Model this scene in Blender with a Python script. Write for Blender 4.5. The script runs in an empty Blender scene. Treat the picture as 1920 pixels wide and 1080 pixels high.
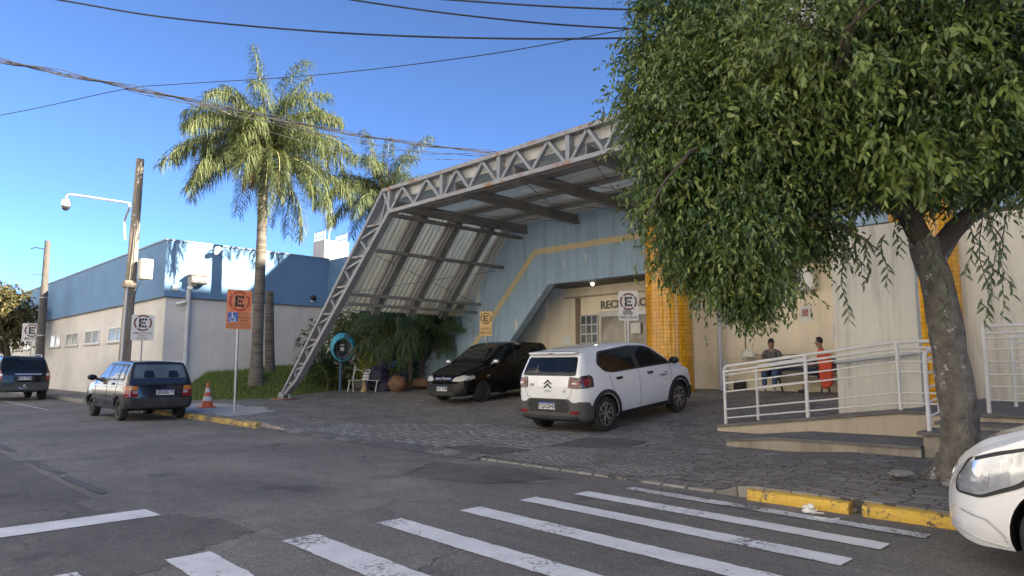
import bpy, bmesh, math, random
import numpy as np
from mathutils import Vector, Matrix, noise
from mathutils.bvhtree import BVHTree
random.seed(7)
RNG = np.random.default_rng(11)
PI = math.pi
scene = bpy.context.scene
COL = scene.collection

# ------------------------------------------------------------------ camera
F_PX = 1285.0
YAW = math.radians(45.3)
PITCH = math.atan(147 / F_PX)
CAM_H = 1.3
FW = (-math.sin(YAW), math.cos(YAW))
RT = (math.cos(YAW), math.sin(YAW))


def at(u, v, d):
    """a real point seen in direction (u, v) at d metres along the view"""
    a = (u - 960) / F_PX
    b = (540 - v) / F_PX
    q = math.cos(PITCH) - b * math.sin(PITCH)
    z = math.sin(PITCH) + b * math.cos(PITCH)
    r = (FW[0] * q + RT[0] * a, FW[1] * q + RT[1] * a, z)
    t = d / q
    return Vector((r[0] * t, r[1] * t, CAM_H + r[2] * t))


# ------------------------------------------------------------------ objects
def tag(o, label=None, cat=None, group=None, kind=None):
    if label:
        o['label'] = label
    if cat:
        o['category'] = cat
    if group:
        o['group'] = group
    if kind:
        o['kind'] = kind
    return o


def thing(name, label, cat, loc=(0, 0, 0), rz=0.0, group=None):
    o = bpy.data.objects.new(name, None)
    o.empty_display_size = 0.3
    COL.objects.link(o)
    o.location = loc
    o.rotation_euler = (0, 0, rz)
    tag(o, label, cat, group)
    return o


def copy_tree(o, parent=None):
    c = o.copy()
    COL.objects.link(c)
    if parent:
        c.parent = parent
        c.matrix_parent_inverse = o.matrix_parent_inverse.copy()
    for ch in list(o.children):
        copy_tree(ch, c)
    return c


def V3(p):
    return Vector(p)


class M:
    """collects shapes into one mesh"""

    def __init__(self):
        self.v = []
        self.f = []
        self.k = []

    def add(self, vs, fs, k=0):
        n = len(self.v)
        self.v.extend(tuple(p) for p in vs)
        self.f.extend([tuple(i + n for i in f) for f in fs])
        self.k.extend([k] * len(fs))
        return self

    def box(self, a, b, k=0):
        x0, y0, z0 = a
        x1, y1, z1 = b
        return self.add([(x0, y0, z0), (x1, y0, z0), (x1, y1, z0), (x0, y1, z0), (x0, y0, z1), (x1, y0, z1), (x1, y1, z1), (x0, y1, z1)],
                        [(0, 3, 2, 1), (4, 5, 6, 7), (0, 1, 5, 4), (1, 2, 6, 5), (2, 3, 7, 6), (3, 0, 4, 7)], k)

    def bar(self, p, q, w, h, up=(0, 0, 1), k=0):
        p, q = V3(p), V3(q)
        d = (q - p).normalized()
        u = V3(up)
        s = d.cross(u)
        if s.length < 1e-4:
            s = d.cross(Vector((0, 1, 0)))
        s.normalize()
        u = s.cross(d)
        s = s * (w / 2)
        u = u * (h / 2)
        vs = [p - s - u, p + s - u, p + s + u, p - s + u, q - s - u, q + s - u, q + s + u, q - s + u]
        return self.add(vs, [(0, 3, 2, 1)[::-1], (4, 5, 6, 7)[::-1], (0, 1, 5, 4)[::-1], (1, 2, 6, 5)[::-1], (2, 3, 7, 6)[::-1], (3, 0, 4, 7)[::-1]], k)

    def tube(self, pts, r, n=8, k=0, cap=True):
        pts = [V3(p) for p in pts]
        m = len(pts)
        rr = r if isinstance(r, (list, tuple)) else [r] * m
        vs = []
        ref = None
        for i, p in enumerate(pts):
            if i == 0:
                t = pts[1] - pts[0]
            elif i == m - 1:
                t = pts[-1] - pts[-2]
            else:
                t = (pts[i + 1] - pts[i]).normalized() + (pts[i] - pts[i - 1]).normalized()
            t.normalize()
            if ref is None:
                ref = Vector((0, 0, 1)) if abs(t.z) < 0.9 else Vector((1, 0, 0))
            a = t.cross(ref).normalized()
            b = a.cross(t).normalized()
            ref = b
            for j in range(n):
                an = 2 * PI * j / n
                vs.append(p + (a * math.cos(an) + b * math.sin(an)) * rr[i])
        fs = []
        for i in range(m - 1):
            for j in range(n):
                j2 = (j + 1) % n
                fs.append((i * n + j, i * n + j2, (i + 1) * n + j2, (i + 1) * n + j))
        if cap:
            fs.append(tuple(range(n))[::-1])
            fs.append(tuple((m - 1) * n + j for j in range(n)))
        return self.add(vs, fs, k)

    def lathe(self, prof, n=24, o=(0, 0, 0), ax=(0, 0, 1), k=0):
        """prof: (radius, height) pairs"""
        ax = V3(ax).normalized()
        ref = Vector((1, 0, 0)) if abs(ax.x) < 0.9 else Vector((0, 0, 1))
        a = ax.cross(ref).normalized()
        b = ax.cross(a)
        o = V3(o)
        vs = []
        for r, h in prof:
            for j in range(n):
                an = 2 * PI * j / n
                vs.append(o + ax * h + (a * math.cos(an) + b * math.sin(an)) * max(r, 1e-4))
        fs = []
        for i in range(len(prof) - 1):
            for j in range(n):
                j2 = (j + 1) % n
                fs.append((i * n + j, i * n + j2, (i + 1) * n + j2, (i + 1) * n + j))
        return self.add(vs, fs, k)

    def prism(self, poly, d0, d1, plane='xz', k=0):
        def mk(p, d):
            if plane == 'xz':
                return (p[0], d, p[1])
            if plane == 'xy':
                return (p[0], p[1], d)
            return (d, p[0], p[1])
        n = len(poly)
        vs = [mk(p, d0) for p in poly] + [mk(p, d1) for p in poly]
        fs = [tuple(range(n)), tuple(range(2 * n - 1, n - 1, -1))]
        for i in range(n):
            j = (i + 1) % n
            fs.append((i, i + n, j + n, j))
        return self.add(vs, fs, k)

    def ball(self, c, r, n=12, m=8, k=0):
        c = V3(c)
        rx, ry, rz = (r, r, r) if not isinstance(r, (tuple, list)) else r
        vs = []
        for i in range(m + 1):
            th = PI * i / m
            for j in range(n):
                ph = 2 * PI * j / n
                vs.append((c.x + rx * math.sin(th) * math.cos(ph), c.y + ry * math.sin(th) * math.sin(ph), c.z + rz * math.cos(th)))
        fs = []
        for i in range(m):
            for j in range(n):
                j2 = (j + 1) % n
                fs.append((i * n + j, (i + 1) * n + j, (i + 1) * n + j2, i * n + j2))
        return self.add(vs, fs, k)

    def xf(self, mat):
        self.v = [tuple(mat @ V3(p)) for p in self.v]
        return self

    def merge(self, o, k=None):
        n = len(self.v)
        self.v.extend(o.v)
        self.f.extend([tuple(i + n for i in f) for f in o.f])
        self.k.extend(o.k if k is None else [k] * len(o.f))
        return self

    def mesh(self, name, mats, smooth=None, weld=True):
        me = bpy.data.meshes.new(name)
        me.from_pydata(self.v, [], self.f)
        if not isinstance(mats, (list, tuple)):
            mats = [mats]
        for m in mats:
            me.materials.append(m)
        me.polygons.foreach_set('material_index', self.k)
        bm = bmesh.new()
        bm.from_mesh(me)
        if weld:
            bmesh.ops.remove_doubles(bm, verts=bm.verts, dist=1e-5)
        bmesh.ops.recalc_face_normals(bm, faces=bm.faces)
        bm.to_mesh(me)
        bm.free()
        if smooth:
            me.polygons.foreach_set('use_smooth', [True] * len(me.polygons))
            me.set_sharp_from_angle(angle=math.radians(smooth))
        return me

    def build(self, name, mats, parent=None, smooth=None, bevel=0, world=True, label=None, kind=None, weld=True):
        o = bpy.data.objects.new(name, self.mesh(name, mats, smooth, weld))
        COL.objects.link(o)
        if parent:
            o.parent = parent
            if world:
                pm_ = Matrix.Translation(parent.location) @ Matrix.Rotation(parent.rotation_euler[2], 4, 'Z') if parent.type == 'EMPTY' else None
                if pm_ is not None:
                    o.matrix_parent_inverse = pm_.inverted()
        if bevel:
            b = o.modifiers.new('bevel', 'BEVEL')
            b.width = bevel
            b.segments = 2
            b.limit_method = 'ANGLE'
            b.angle_limit = math.radians(40)
        tag(o, label, None, None, kind)
        return o


def rpoly(poly, r, n=4):
    """round the corners of a 2-D polygon"""
    out = []
    m = len(poly)
    for i in range(m):
        p = Vector(poly[i]).to_2d() if len(poly[i]) == 2 else Vector(poly[i][:2])
        ri = r if len(poly[i]) == 2 else poly[i][2]
        a = Vector(poly[i - 1][:2])
        b = Vector(poly[(i + 1) % m][:2])
        la, lb = (a - p).length, (b - p).length
        ri = min(ri, la * 0.45, lb * 0.45)
        if ri < 1e-4:
            out.append((p.x, p.y))
            continue
        q0 = p + (a - p) / la * ri
        q1 = p + (b - p) / lb * ri
        for j in range(n + 1):
            t = j / n
            q = q0 * (1 - t) ** 2 + p * 2 * t * (1 - t) + q1 * t * t
            out.append((q.x, q.y))
    return out


_dg_font = {}


def text_shape(s, size, depth=0.004, align='CENTER', bold=0.0, spacing=1.0):
    """letters as a mesh in the x-z plane, facing -y"""
    cu = bpy.data.curves.new('letters', 'FONT')
    cu.body = s
    cu.size = size
    cu.align_x = align
    cu.align_y = 'CENTER'
    cu.extrude = depth / 2
    cu.offset = bold
    cu.resolution_u = 3
    cu.space_character = spacing
    ob = bpy.data.objects.new('letters', cu)
    COL.objects.link(ob)
    bpy.context.view_layer.update()
    dg = bpy.context.evaluated_depsgraph_get()
    me = bpy.data.meshes.new_from_object(ob.evaluated_get(dg))
    m = M()
    m.add([(v.co.x, -v.co.z, v.co.y) for v in me.vertices], [tuple(p.vertices) for p in me.polygons])
    bpy.data.objects.remove(ob)
    bpy.data.curves.remove(cu)
    bpy.data.meshes.remove(me)
    return m


# ------------------------------------------------------------------ materials
def new_mat(name):
    m = bpy.data.materials.new(name)
    m.use_nodes = True
    nt = m.node_tree
    return m, nt, nt.nodes['Principled BSDF']


def N(nt, t, **kw):
    n = nt.nodes.new(t)
    for k, v in kw.items():
        if k.startswith('i_'):
            n.inputs[k[2:].replace('_', ' ')].default_value = v
        else:
            setattr(n, k, v)
    return n


def ramp(nt, src, stops):
    r = nt.nodes.new('ShaderNodeValToRGB')
    e = r.color_ramp.elements
    while len(e) < len(stops):
        e.new(0.5)
    for i, (p, c) in enumerate(stops):
        e[i].position = p
        e[i].color = c if len(c) == 4 else (*c, 1)
    nt.links.new(src, r.inputs[0])
    return r.outputs[0]


def mixc(nt, fac, a, b, mode='MIX'):
    n = nt.nodes.new('ShaderNodeMix')
    n.data_type = 'RGBA'
    n.blend_type = mode
    for sock, val in ((n.inputs[0], fac), (n.inputs[6], a), (n.inputs[7], b)):
        if hasattr(val, 'is_output'):
            nt.links.new(val, sock)
        elif isinstance(val, (int, float)):
            sock.default_value = val
        else:
            sock.default_value = (*val[:3], 1)
    return n.outputs[2]


def position(nt, scale=(1, 1, 1), world=True):
    g = nt.nodes.new('ShaderNodeNewGeometry') if world else nt.nodes.new('ShaderNodeTexCoord')
    mp = nt.nodes.new('ShaderNodeMapping')
    mp.inputs['Scale'].default_value = scale
    nt.links.new(g.outputs['Position' if world else 'Object'], mp.inputs['Vector'])
    return mp.outputs[0]


def noise_fac(nt, vec, scale, detail=4, rough=0.6, dist=0.0):
    n = nt.nodes.new('ShaderNodeTexNoise')
    n.inputs['Scale'].default_value = scale
    n.inputs['Detail'].default_value = detail
    n.inputs['Roughness'].default_value = rough
    n.inputs['Distortion'].default_value = dist
    nt.links.new(vec, n.inputs['Vector'])
    return n.outputs[0]


def bump(nt, bs, h, strength, dist=0.01):
    b = nt.nodes.new('ShaderNodeBump')
    b.inputs['Strength'].default_value = strength
    b.inputs['Distance'].default_value = dist
    nt.links.new(h, b.inputs['Height'])
    nt.links.new(b.outputs[0], bs.inputs['Normal'])


def sh(c, k):
    return tuple(min(1, x * k) for x in c)


def pm(name, col, rough=0.6, var=0.12, vs=2.0, bmp=0.15, bs_=60, metal=0.0, col2=None, thr=(0.5, 0.62), c2s=3.0, world=False, stretch=(1, 1, 1), coat=0.0, spec=0.5, bdist=0.01):
    """plain surface: base colour with uneven tone, optional patches of a second colour (rust, dirt), fine bump"""
    m, nt, b = new_mat(name)
    vec = position(nt, stretch, world)
    f = noise_fac(nt, vec, vs, 5, 0.65)
    c = ramp(nt, f, [(0.3, sh(col, 1 - var)), (0.7, sh(col, 1 + var))])
    if col2:
        f2 = noise_fac(nt, vec, c2s, 6, 0.7)
        k = ramp(nt, f2, [(thr[0], (0, 0, 0)), (thr[1], (1, 1, 1))])
        c = mixc(nt, k, c, col2)
    nt.links.new(c, b.inputs['Base Color'])
    fr = noise_fac(nt, vec, vs * 4, 4, 0.6)
    r = nt.nodes.new('ShaderNodeMapRange')
    r.inputs['To Min'].default_value = max(0.02, rough - 0.1)
    r.inputs['To Max'].default_value = min(1, rough + 0.1)
    nt.links.new(fr, r.inputs['Value'])
    nt.links.new(r.outputs[0], b.inputs['Roughness'])
    b.inputs['Metallic'].default_value = metal
    b.inputs['Coat Weight'].default_value = coat
    b.inputs['Coat Roughness'].default_value = 0.04
    b.inputs['Specular IOR Level'].default_value = spec
    if bmp:
        bump(nt, b, noise_fac(nt, vec, bs_, 4, 0.6), bmp, bdist)
    return m


def wall_mat(name, col, streak=0.25, stain=(0.09, 0.085, 0.075), peel=None, peel_amt=0.62, bands=0.0):
    """painted render: soft blotches, vertical rain streaks, fine grain, optional peeling patches"""
    m, nt, b = new_mat(name)
    vec = position(nt)
    f = noise_fac(nt, vec, 0.7, 6, 0.65)
    c = ramp(nt, f, [(0.3, sh(col, 0.9)), (0.7, sh(col, 1.08))])
    sv = position(nt, (2.2, 2.2, 0.16))
    s = noise_fac(nt, sv, 1.6, 5, 0.7)
    k = ramp(nt, s, [(0.48, (0, 0, 0)), (0.8, (streak,) * 3)])
    c = mixc(nt, k, c, stain)
    g = noise_fac(nt, vec, 9, 6, 0.75)
    k2 = ramp(nt, g, [(0.58, (0, 0, 0)), (0.75, (streak * 0.6,) * 3)])
    c = mixc(nt, k2, c, sh(col, 0.55))
    if peel:
        pv = position(nt, (1.4, 1.4, 0.45))
        pf = noise_fac(nt, pv, 1.5, 5, 0.55, 0.6)
        k3 = ramp(nt, pf, [(peel_amt, (0, 0, 0)), (peel_amt + 0.012, (1, 1, 1))])
        c = mixc(nt, k3, c, peel)
    if bands:
        w = N(nt, 'ShaderNodeTexWave', wave_type='BANDS', bands_direction='X', wave_profile='SIN')
        w.inputs['Scale'].default_value = bands
        w.inputs['Distortion'].default_value = 0.0
        nt.links.new(vec, w.inputs['Vector'])
        k4 = ramp(nt, w.outputs[1], [(0.0, (0.35,) * 3), (0.06, (0, 0, 0))])
        c = mixc(nt, k4, c, sh(col, 0.7))
    nt.links.new(c, b.inputs['Base Color'])
    b.inputs['Roughness'].default_value = 0.85
    b.inputs['Specular IOR Level'].default_value = 0.3
    bump(nt, b, noise_fac(nt, vec, 90, 4, 0.7), 0.25, 0.006)
    return m


def glass_mat(name, col=(0.012, 0.015, 0.018), rough=0.03, alpha=1.0):
    m, nt, b = new_mat(name)
    vec = position(nt, (1, 1, 1), False)
    f = noise_fac(nt, vec, 1.3, 2)
    c = ramp(nt, f, [(0.3, sh(col, 0.7)), (0.7, sh(col, 1.3))])
    nt.links.new(c, b.inputs['Base Color'])
    b.inputs['Roughness'].default_value = rough
    b.inputs['IOR'].default_value = 1.5
    b.inputs['Alpha'].default_value = alpha
    return m


def leaf_mat(name, cols, rough=0.4, trans=0.25, spec=0.5):
    """every leaf is an island with a colour of its own"""
    m, nt, b = new_mat(name)
    g = nt.nodes.new('ShaderNodeNewGeometry')
    c = ramp(nt, g.outputs['Random Per Island'], [(i / max(1, len(cols) - 1), c) for i, c in enumerate(cols)])
    f = noise_fac(nt, position(nt), 1.1, 3)
    c = mixc(nt, ramp(nt, f, [(0.35, (0, 0, 0)), (0.7, (0.4,) * 3)]), c, cols[-1])
    nt.links.new(c, b.inputs['Base Color'])
    b.inputs['Roughness'].default_value = rough
    b.inputs['Specular IOR Level'].default_value = spec
    tr = nt.nodes.new('ShaderNodeBsdfTranslucent')
    bright = mixc(nt, 1.0, c, (1.5, 1.6, 0.7), 'MULTIPLY')
    nt.links.new(bright, tr.inputs['Color'])
    mx = nt.nodes.new('ShaderNodeMixShader')
    mx.inputs[0].default_value = trans
    nt.links.new(b.outputs[0], mx.inputs[1])
    nt.links.new(tr.outputs[0], mx.inputs[2])
    nt.links.new(mx.outputs[0], nt.nodes['Material Output'].inputs['Surface'])
    return m


def asphalt_mat(name='asphalt', tone=1.0):
    m, nt, b = new_mat(name)
    vec = position(nt)
    big = noise_fac(nt, vec, 0.35, 6, 0.6, 0.4)
    c = ramp(nt, big, [(0.3, (0.15, 0.14, 0.128)), (0.5, (0.21, 0.194, 0.176)), (0.72, (0.30, 0.275, 0.243))])
    # light dusty tyre tracks across the street
    tr = noise_fac(nt, position(nt, (0.25, 1.1, 1)), 1.3, 5, 0.6, 0.8)
    c = mixc(nt, ramp(nt, tr, [(0.55, (0, 0, 0)), (0.78, (0.55,) * 3)]), c, (0.32, 0.295, 0.262))
    md = noise_fac(nt, position(nt, (1, 1.6, 1)), 2.6, 6, 0.75, 0.3)
    c = mixc(nt, 0.7, c, ramp(nt, md, [(0.3, (0.72,) * 3), (0.7, (1.22,) * 3)]), 'MULTIPLY')
    oil = noise_fac(nt, vec, 1.2, 4, 0.5)
    c = mixc(nt, ramp(nt, oil, [(0.62, (0, 0, 0)), (0.72, (0.5,) * 3)]), c, (0.045, 0.045, 0.048))
    c = mixc(nt, 1.0, c, (tone, tone, tone), 'MULTIPLY') if tone != 1.0 else c
    # stones
    vo = N(nt, 'ShaderNodeTexVoronoi')
    vo.inputs['Scale'].default_value = 85
    nt.links.new(vec, vo.inputs['Vector'])
    st = ramp(nt, vo.outputs['Color'], [(0.2, (0.55,) * 3), (0.85, (1.1,) * 3), (1.0, (2.3,) * 3)])
    c = mixc(nt, 0.75, c, st, 'MULTIPLY')
    # cracks
    wv = N(nt, 'ShaderNodeTexNoise')
    wv.inputs['Scale'].default_value = 1.6
    wv.inputs['Detail'].default_value = 5
    nt.links.new(vec, wv.inputs['Vector'])
    addv = N(nt, 'ShaderNodeVectorMath', operation='MULTIPLY_ADD')
    nt.links.new(wv.outputs['Color'], addv.inputs[0])
    addv.inputs[1].default_value = (0.55, 0.55, 0.55)
    nt.links.new(vec, addv.inputs[2])
    cr = N(nt, 'ShaderNodeTexVoronoi', feature='DISTANCE_TO_EDGE')
    cr.inputs['Scale'].default_value = 1.1
    nt.links.new(addv.outputs[0], cr.inputs['Vector'])
    line = ramp(nt, cr.outputs['Distance'], [(0.0, (1, 1, 1)), (0.013, (0, 0, 0))])
    msk = ramp(nt, noise_fac(nt, vec, 0.28, 3), [(0.53, (0, 0, 0)), (0.62, (0.8,) * 3)])
    ck = mixc(nt, 1.0, line, msk, 'MULTIPLY')
    c = mixc(nt, ck, c, (0.02, 0.02, 0.02))
    nt.links.new(c, b.inputs['Base Color'])
    b.inputs['Roughness'].default_value = 0.8
    b.inputs['Specular IOR Level'].default_value = 0.35
    bump(nt, b, vo.outputs['Distance'], 0.55, 0.006)
    return m


def paint_mat(name, col, wear=0.5, soft=0.06):
    """worn road paint: asphalt shows through in flakes"""
    m, nt, b = new_mat(name)
    vec = position(nt)
    f = noise_fac(nt, vec, 26, 8, 0.8)
    g = noise_fac(nt, vec, 1.7, 4, 0.6)
    ad = N(nt, 'ShaderNodeMath', operation='MULTIPLY_ADD')
    nt.links.new(g, ad.inputs[0])
    ad.inputs[1].default_value = 0.6
    nt.links.new(f, ad.inputs[2])
    k = ramp(nt, ad.outputs[0], [(min(0.98, wear), (0, 0, 0)), (min(1.0, wear + soft), (1, 1, 1))])
    d = noise_fac(nt, vec, 3.5, 5, 0.7)
    base = ramp(nt, d, [(0.3, sh(col, 0.78)), (0.7, col)])
    c = mixc(nt, k, base, (0.09, 0.088, 0.088))
    nt.links.new(c, b.inputs['Base Color'])
    b.inputs['Roughness'].default_value = 0.75
    bump(nt, b, f, 0.3, 0.004)
    return m


def paver_mat(name, c1, c2, mortar, bw=0.42, rh=0.24, ms=0.012, rot=0.0, warp=0.05, rough=0.65, offs=0.5):
    m, nt, b = new_mat(name)
    g = nt.nodes.new('ShaderNodeNewGeometry')
    mp = nt.nodes.new('ShaderNodeMapping')
    mp.inputs['Rotation'].default_value = (0, 0, rot)
    nt.links.new(g.outputs['Position'], mp.inputs['Vector'])
    vec = mp.outputs[0]
    wv = N(nt, 'ShaderNodeTexNoise')
    wv.inputs['Scale'].default_value = 2.1
    wv.inputs['Detail'].default_value = 3
    nt.links.new(vec, wv.inputs['Vector'])
    addv = N(nt, 'ShaderNodeVectorMath', operation='MULTIPLY_ADD')
    nt.links.new(wv.outputs['Color'], addv.inputs[0])
    addv.inputs[1].default_value = (warp * 4, warp * 4, 0)
    nt.links.new(vec, addv.inputs[2])
    br = nt.nodes.new('ShaderNodeTexBrick')
    br.offset = offs
    br.inputs['Scale'].default_value = 1
    br.inputs['Brick Width'].default_value = bw
    br.inputs['Row Height'].default_value = rh
    br.inputs['Mortar Size'].default_value = ms
    br.squash = 1.2
    br.squash_frequency = 2
    br.inputs['Mortar Smooth'].default_value = 0.3
    br.inputs['Bias'].default_value = 0.0
    br.inputs['Color1'].default_value = (*c1, 1)
    br.inputs['Color2'].default_value = (*c2, 1)
    br.inputs['Mortar'].default_value = (*mortar, 1)
    nt.links.new(addv.outputs[0], br.inputs['Vector'])
    f = noise_fac(nt, vec, 1.1, 6, 0.7)
    c = mixc(nt, 0.8, br.outputs[0], ramp(nt, f, [(0.3, (0.6,) * 3), (0.7, (1.3,) * 3)]), 'MULTIPLY')
    f2 = noise_fac(nt, vec, 30, 5, 0.7)
    c = mixc(nt, 0.6, c, ramp(nt, f2, [(0.3, (0.65,) * 3), (0.7, (1.25,) * 3)]), 'MULTIPLY')
    d = noise_fac(nt, vec, 0.5, 5, 0.6, 0.5)
    c = mixc(nt, ramp(nt, d, [(0.55, (0, 0, 0)), (0.75, (0.3,) * 3)]), c, (0.21, 0.185, 0.155))
    nt.links.new(c, b.inputs['Base Color'])
    b.inputs['Roughness'].default_value = rough
    h = mixc(nt, 0.25, ramp(nt, br.outputs[1], [(0, (1, 1, 1)), (1, (0, 0, 0))]), f2)
    bump(nt, b, h, 0.9, 0.035)
    return m
# ------------------------------------------------------------------ palette
ASPH = asphalt_mat()
PATCH = asphalt_mat('asphalt_patch', 0.70)
W_PAINT = paint_mat('road_paint_white', (0.80, 0.80, 0.80), 0.875, 0.09)
W_WORN = paint_mat('road_paint_worn', (0.70, 0.70, 0.70), 0.80, 0.1)
Y_WORN = paint_mat('road_paint_yellow_worn', (0.42, 0.36, 0.22), 0.62, 0.1)
K_YEL = paint_mat('kerb_yellow', (0.74, 0.47, 0.08), 0.84, 0.06)
TANK = pm('kerb_face', (0.2, 0.19, 0.17), 0.9, 0.25, 3, 0.4, 60, world=True)
K_GREY = pm('kerb_concrete', (0.28, 0.27, 0.25), 0.85, 0.25, 3, 0.4, 60, col2=(0.14, 0.13, 0.12), world=True)
PAVE = paver_mat('basalt_pavers', (0.185, 0.170, 0.155), (0.28, 0.257, 0.232), (0.055, 0.05, 0.045), 0.235, 0.15, 0.011, 0.04, 0.10)
COBB = paver_mat('mortared_cobbles', (0.12, 0.114, 0.106), (0.19, 0.178, 0.163), (0.50, 0.475, 0.435), 0.25, 0.19, 0.019, 1.5, 0.10)
RUBB = paver_mat('rough_cobbles', (0.22, 0.21, 0.195), (0.36, 0.345, 0.32), (0.09, 0.085, 0.078), 0.10, 0.085, 0.012, 0.5, 0.06)
CONC = pm('pale_concrete', (0.42, 0.41, 0.40), 0.85, 0.15, 1.5, 0.4, 60, col2=(0.3, 0.285, 0.27), world=True)
GUTTER = paint_mat('gutter_mortar', (0.36, 0.34, 0.31), 0.66, 0.15)
SOIL = pm('soil', (0.10, 0.075, 0.05), 0.95, 0.3, 4, 0.8, 40, world=True)
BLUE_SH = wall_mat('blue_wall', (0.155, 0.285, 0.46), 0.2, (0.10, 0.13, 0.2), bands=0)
BLUE_LT = wall_mat('pale_blue_wall', (0.33, 0.50, 0.62), 0.2, (0.14, 0.2, 0.26))
BLUE_FA = wall_mat('fascia_blue', (0.36, 0.50, 0.63), 0.6, (0.13, 0.15, 0.16), peel=(0.72, 0.68, 0.58), peel_amt=0.66)
BEIGE = wall_mat('beige_wall', (0.70, 0.675, 0.63), 0.16, (0.3, 0.25, 0.19))
CREAM = wall_mat('cream_wall', (0.90, 0.79, 0.60), 0.3, (0.3, 0.24, 0.15))
GREYW = wall_mat('grey_plaster', (0.76, 0.71, 0.585), 0.75, (0.27, 0.24, 0.19))
STRIPE = wall_mat('cream_stripe', (0.66, 0.54, 0.33), 0.3, (0.36, 0.28, 0.16))
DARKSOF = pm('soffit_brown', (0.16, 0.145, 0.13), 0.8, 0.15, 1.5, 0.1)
STEEL = pm('grey_steel_paint', (0.25, 0.265, 0.285), 0.5, 0.15, 2.5, 0.12, 40, col2=(0.24, 0.12, 0.06), thr=(0.68, 0.74), c2s=3.2)
STEELR = pm('grey_steel_rusty', (0.29, 0.30, 0.315), 0.55, 0.18, 2.5, 0.15, 40, col2=(0.28, 0.13, 0.055), thr=(0.53, 0.62), c2s=2.6)
STEELD = pm('dark_steel_paint', (0.19, 0.185, 0.185), 0.6, 0.2, 2, 0.1, 40, col2=(0.16, 0.09, 0.05), thr=(0.66, 0.75), c2s=2)
SHEETD = pm('galvanised_sheet', (0.62, 0.61, 0.585), 0.5, 0.3, 1.6, 0.05, 40, metal=0.1, stretch=(.4, 5, .4))
ALU = pm('aluminium', (0.55, 0.54, 0.52), 0.4, 0.08, 3, 0.03, 60, metal=0.4)
WHITE = pm('white_enamel', (0.78, 0.77, 0.74), 0.45, 0.07, 3, 0.08, 50, col2=(0.55, 0.5, 0.42), thr=(0.66, 0.76), c2s=6)
PVC = pm('grey_pvc', (0.55, 0.56, 0.57), 0.5, 0.08, 3, 0.05)
BLACK = pm('black_plastic', (0.02, 0.02, 0.021), 0.55, 0.15, 3, 0.1)
CABLE = pm('cable_sheath', (0.025, 0.024, 0.026), 0.7, 0.15, 3, 0)
GLASS = glass_mat('dark_glass')
GLASSB = glass_mat('door_glass', (0.26, 0.225, 0.165), 0.07)
WOODP = pm('weathered_pole', (0.30, 0.255, 0.20), 0.85, 0.3, 3, 0.7, 24, col2=(0.14, 0.11, 0.085), thr=(0.5, 0.7), c2s=4, stretch=(6, 6, 0.5))
ZINC = pm('zinc_tube', (0.42, 0.43, 0.44), 0.45, 0.1, 3, 0.05, metal=0.5)
PAPER = pm('paper', (0.75, 0.74, 0.70), 0.8, 0.05, 5, 0)
INKB = pm('ink_black', (0.025, 0.025, 0.027), 0.6, 0.1, 3, 0)


def transl_mat(name='translucent_sheet', mix=0.8, dark=1.0):
    m, nt, b = new_mat(name)
    vec = position(nt)
    f = noise_fac(nt, position(nt, (0.35, 6, 0.35)), 2.2, 5, 0.7)
    c = ramp(nt, f, [(0.3, sh((0.72, 0.58, 0.34), dark)), (0.7, sh((1.0, 0.86, 0.57), dark))])
    nt.links.new(c, b.inputs['Base Color'])
    b.inputs['Roughness'].default_value = 0.5
    tr = nt.nodes.new('ShaderNodeBsdfTranslucent')
    nt.links.new(c, tr.inputs['Color'])
    mx = nt.nodes.new('ShaderNodeMixShader')
    mx.inputs[0].default_value = mix
    nt.links.new(b.outputs[0], mx.inputs[1])
    nt.links.new(tr.outputs[0], mx.inputs[2])
    nt.links.new(mx.outputs[0], nt.nodes['Material Output'].inputs['Surface'])
    return m


TRANSL = transl_mat()
AGED = transl_mat('aged_roof_sheet', 0.6, 0.82)


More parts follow.
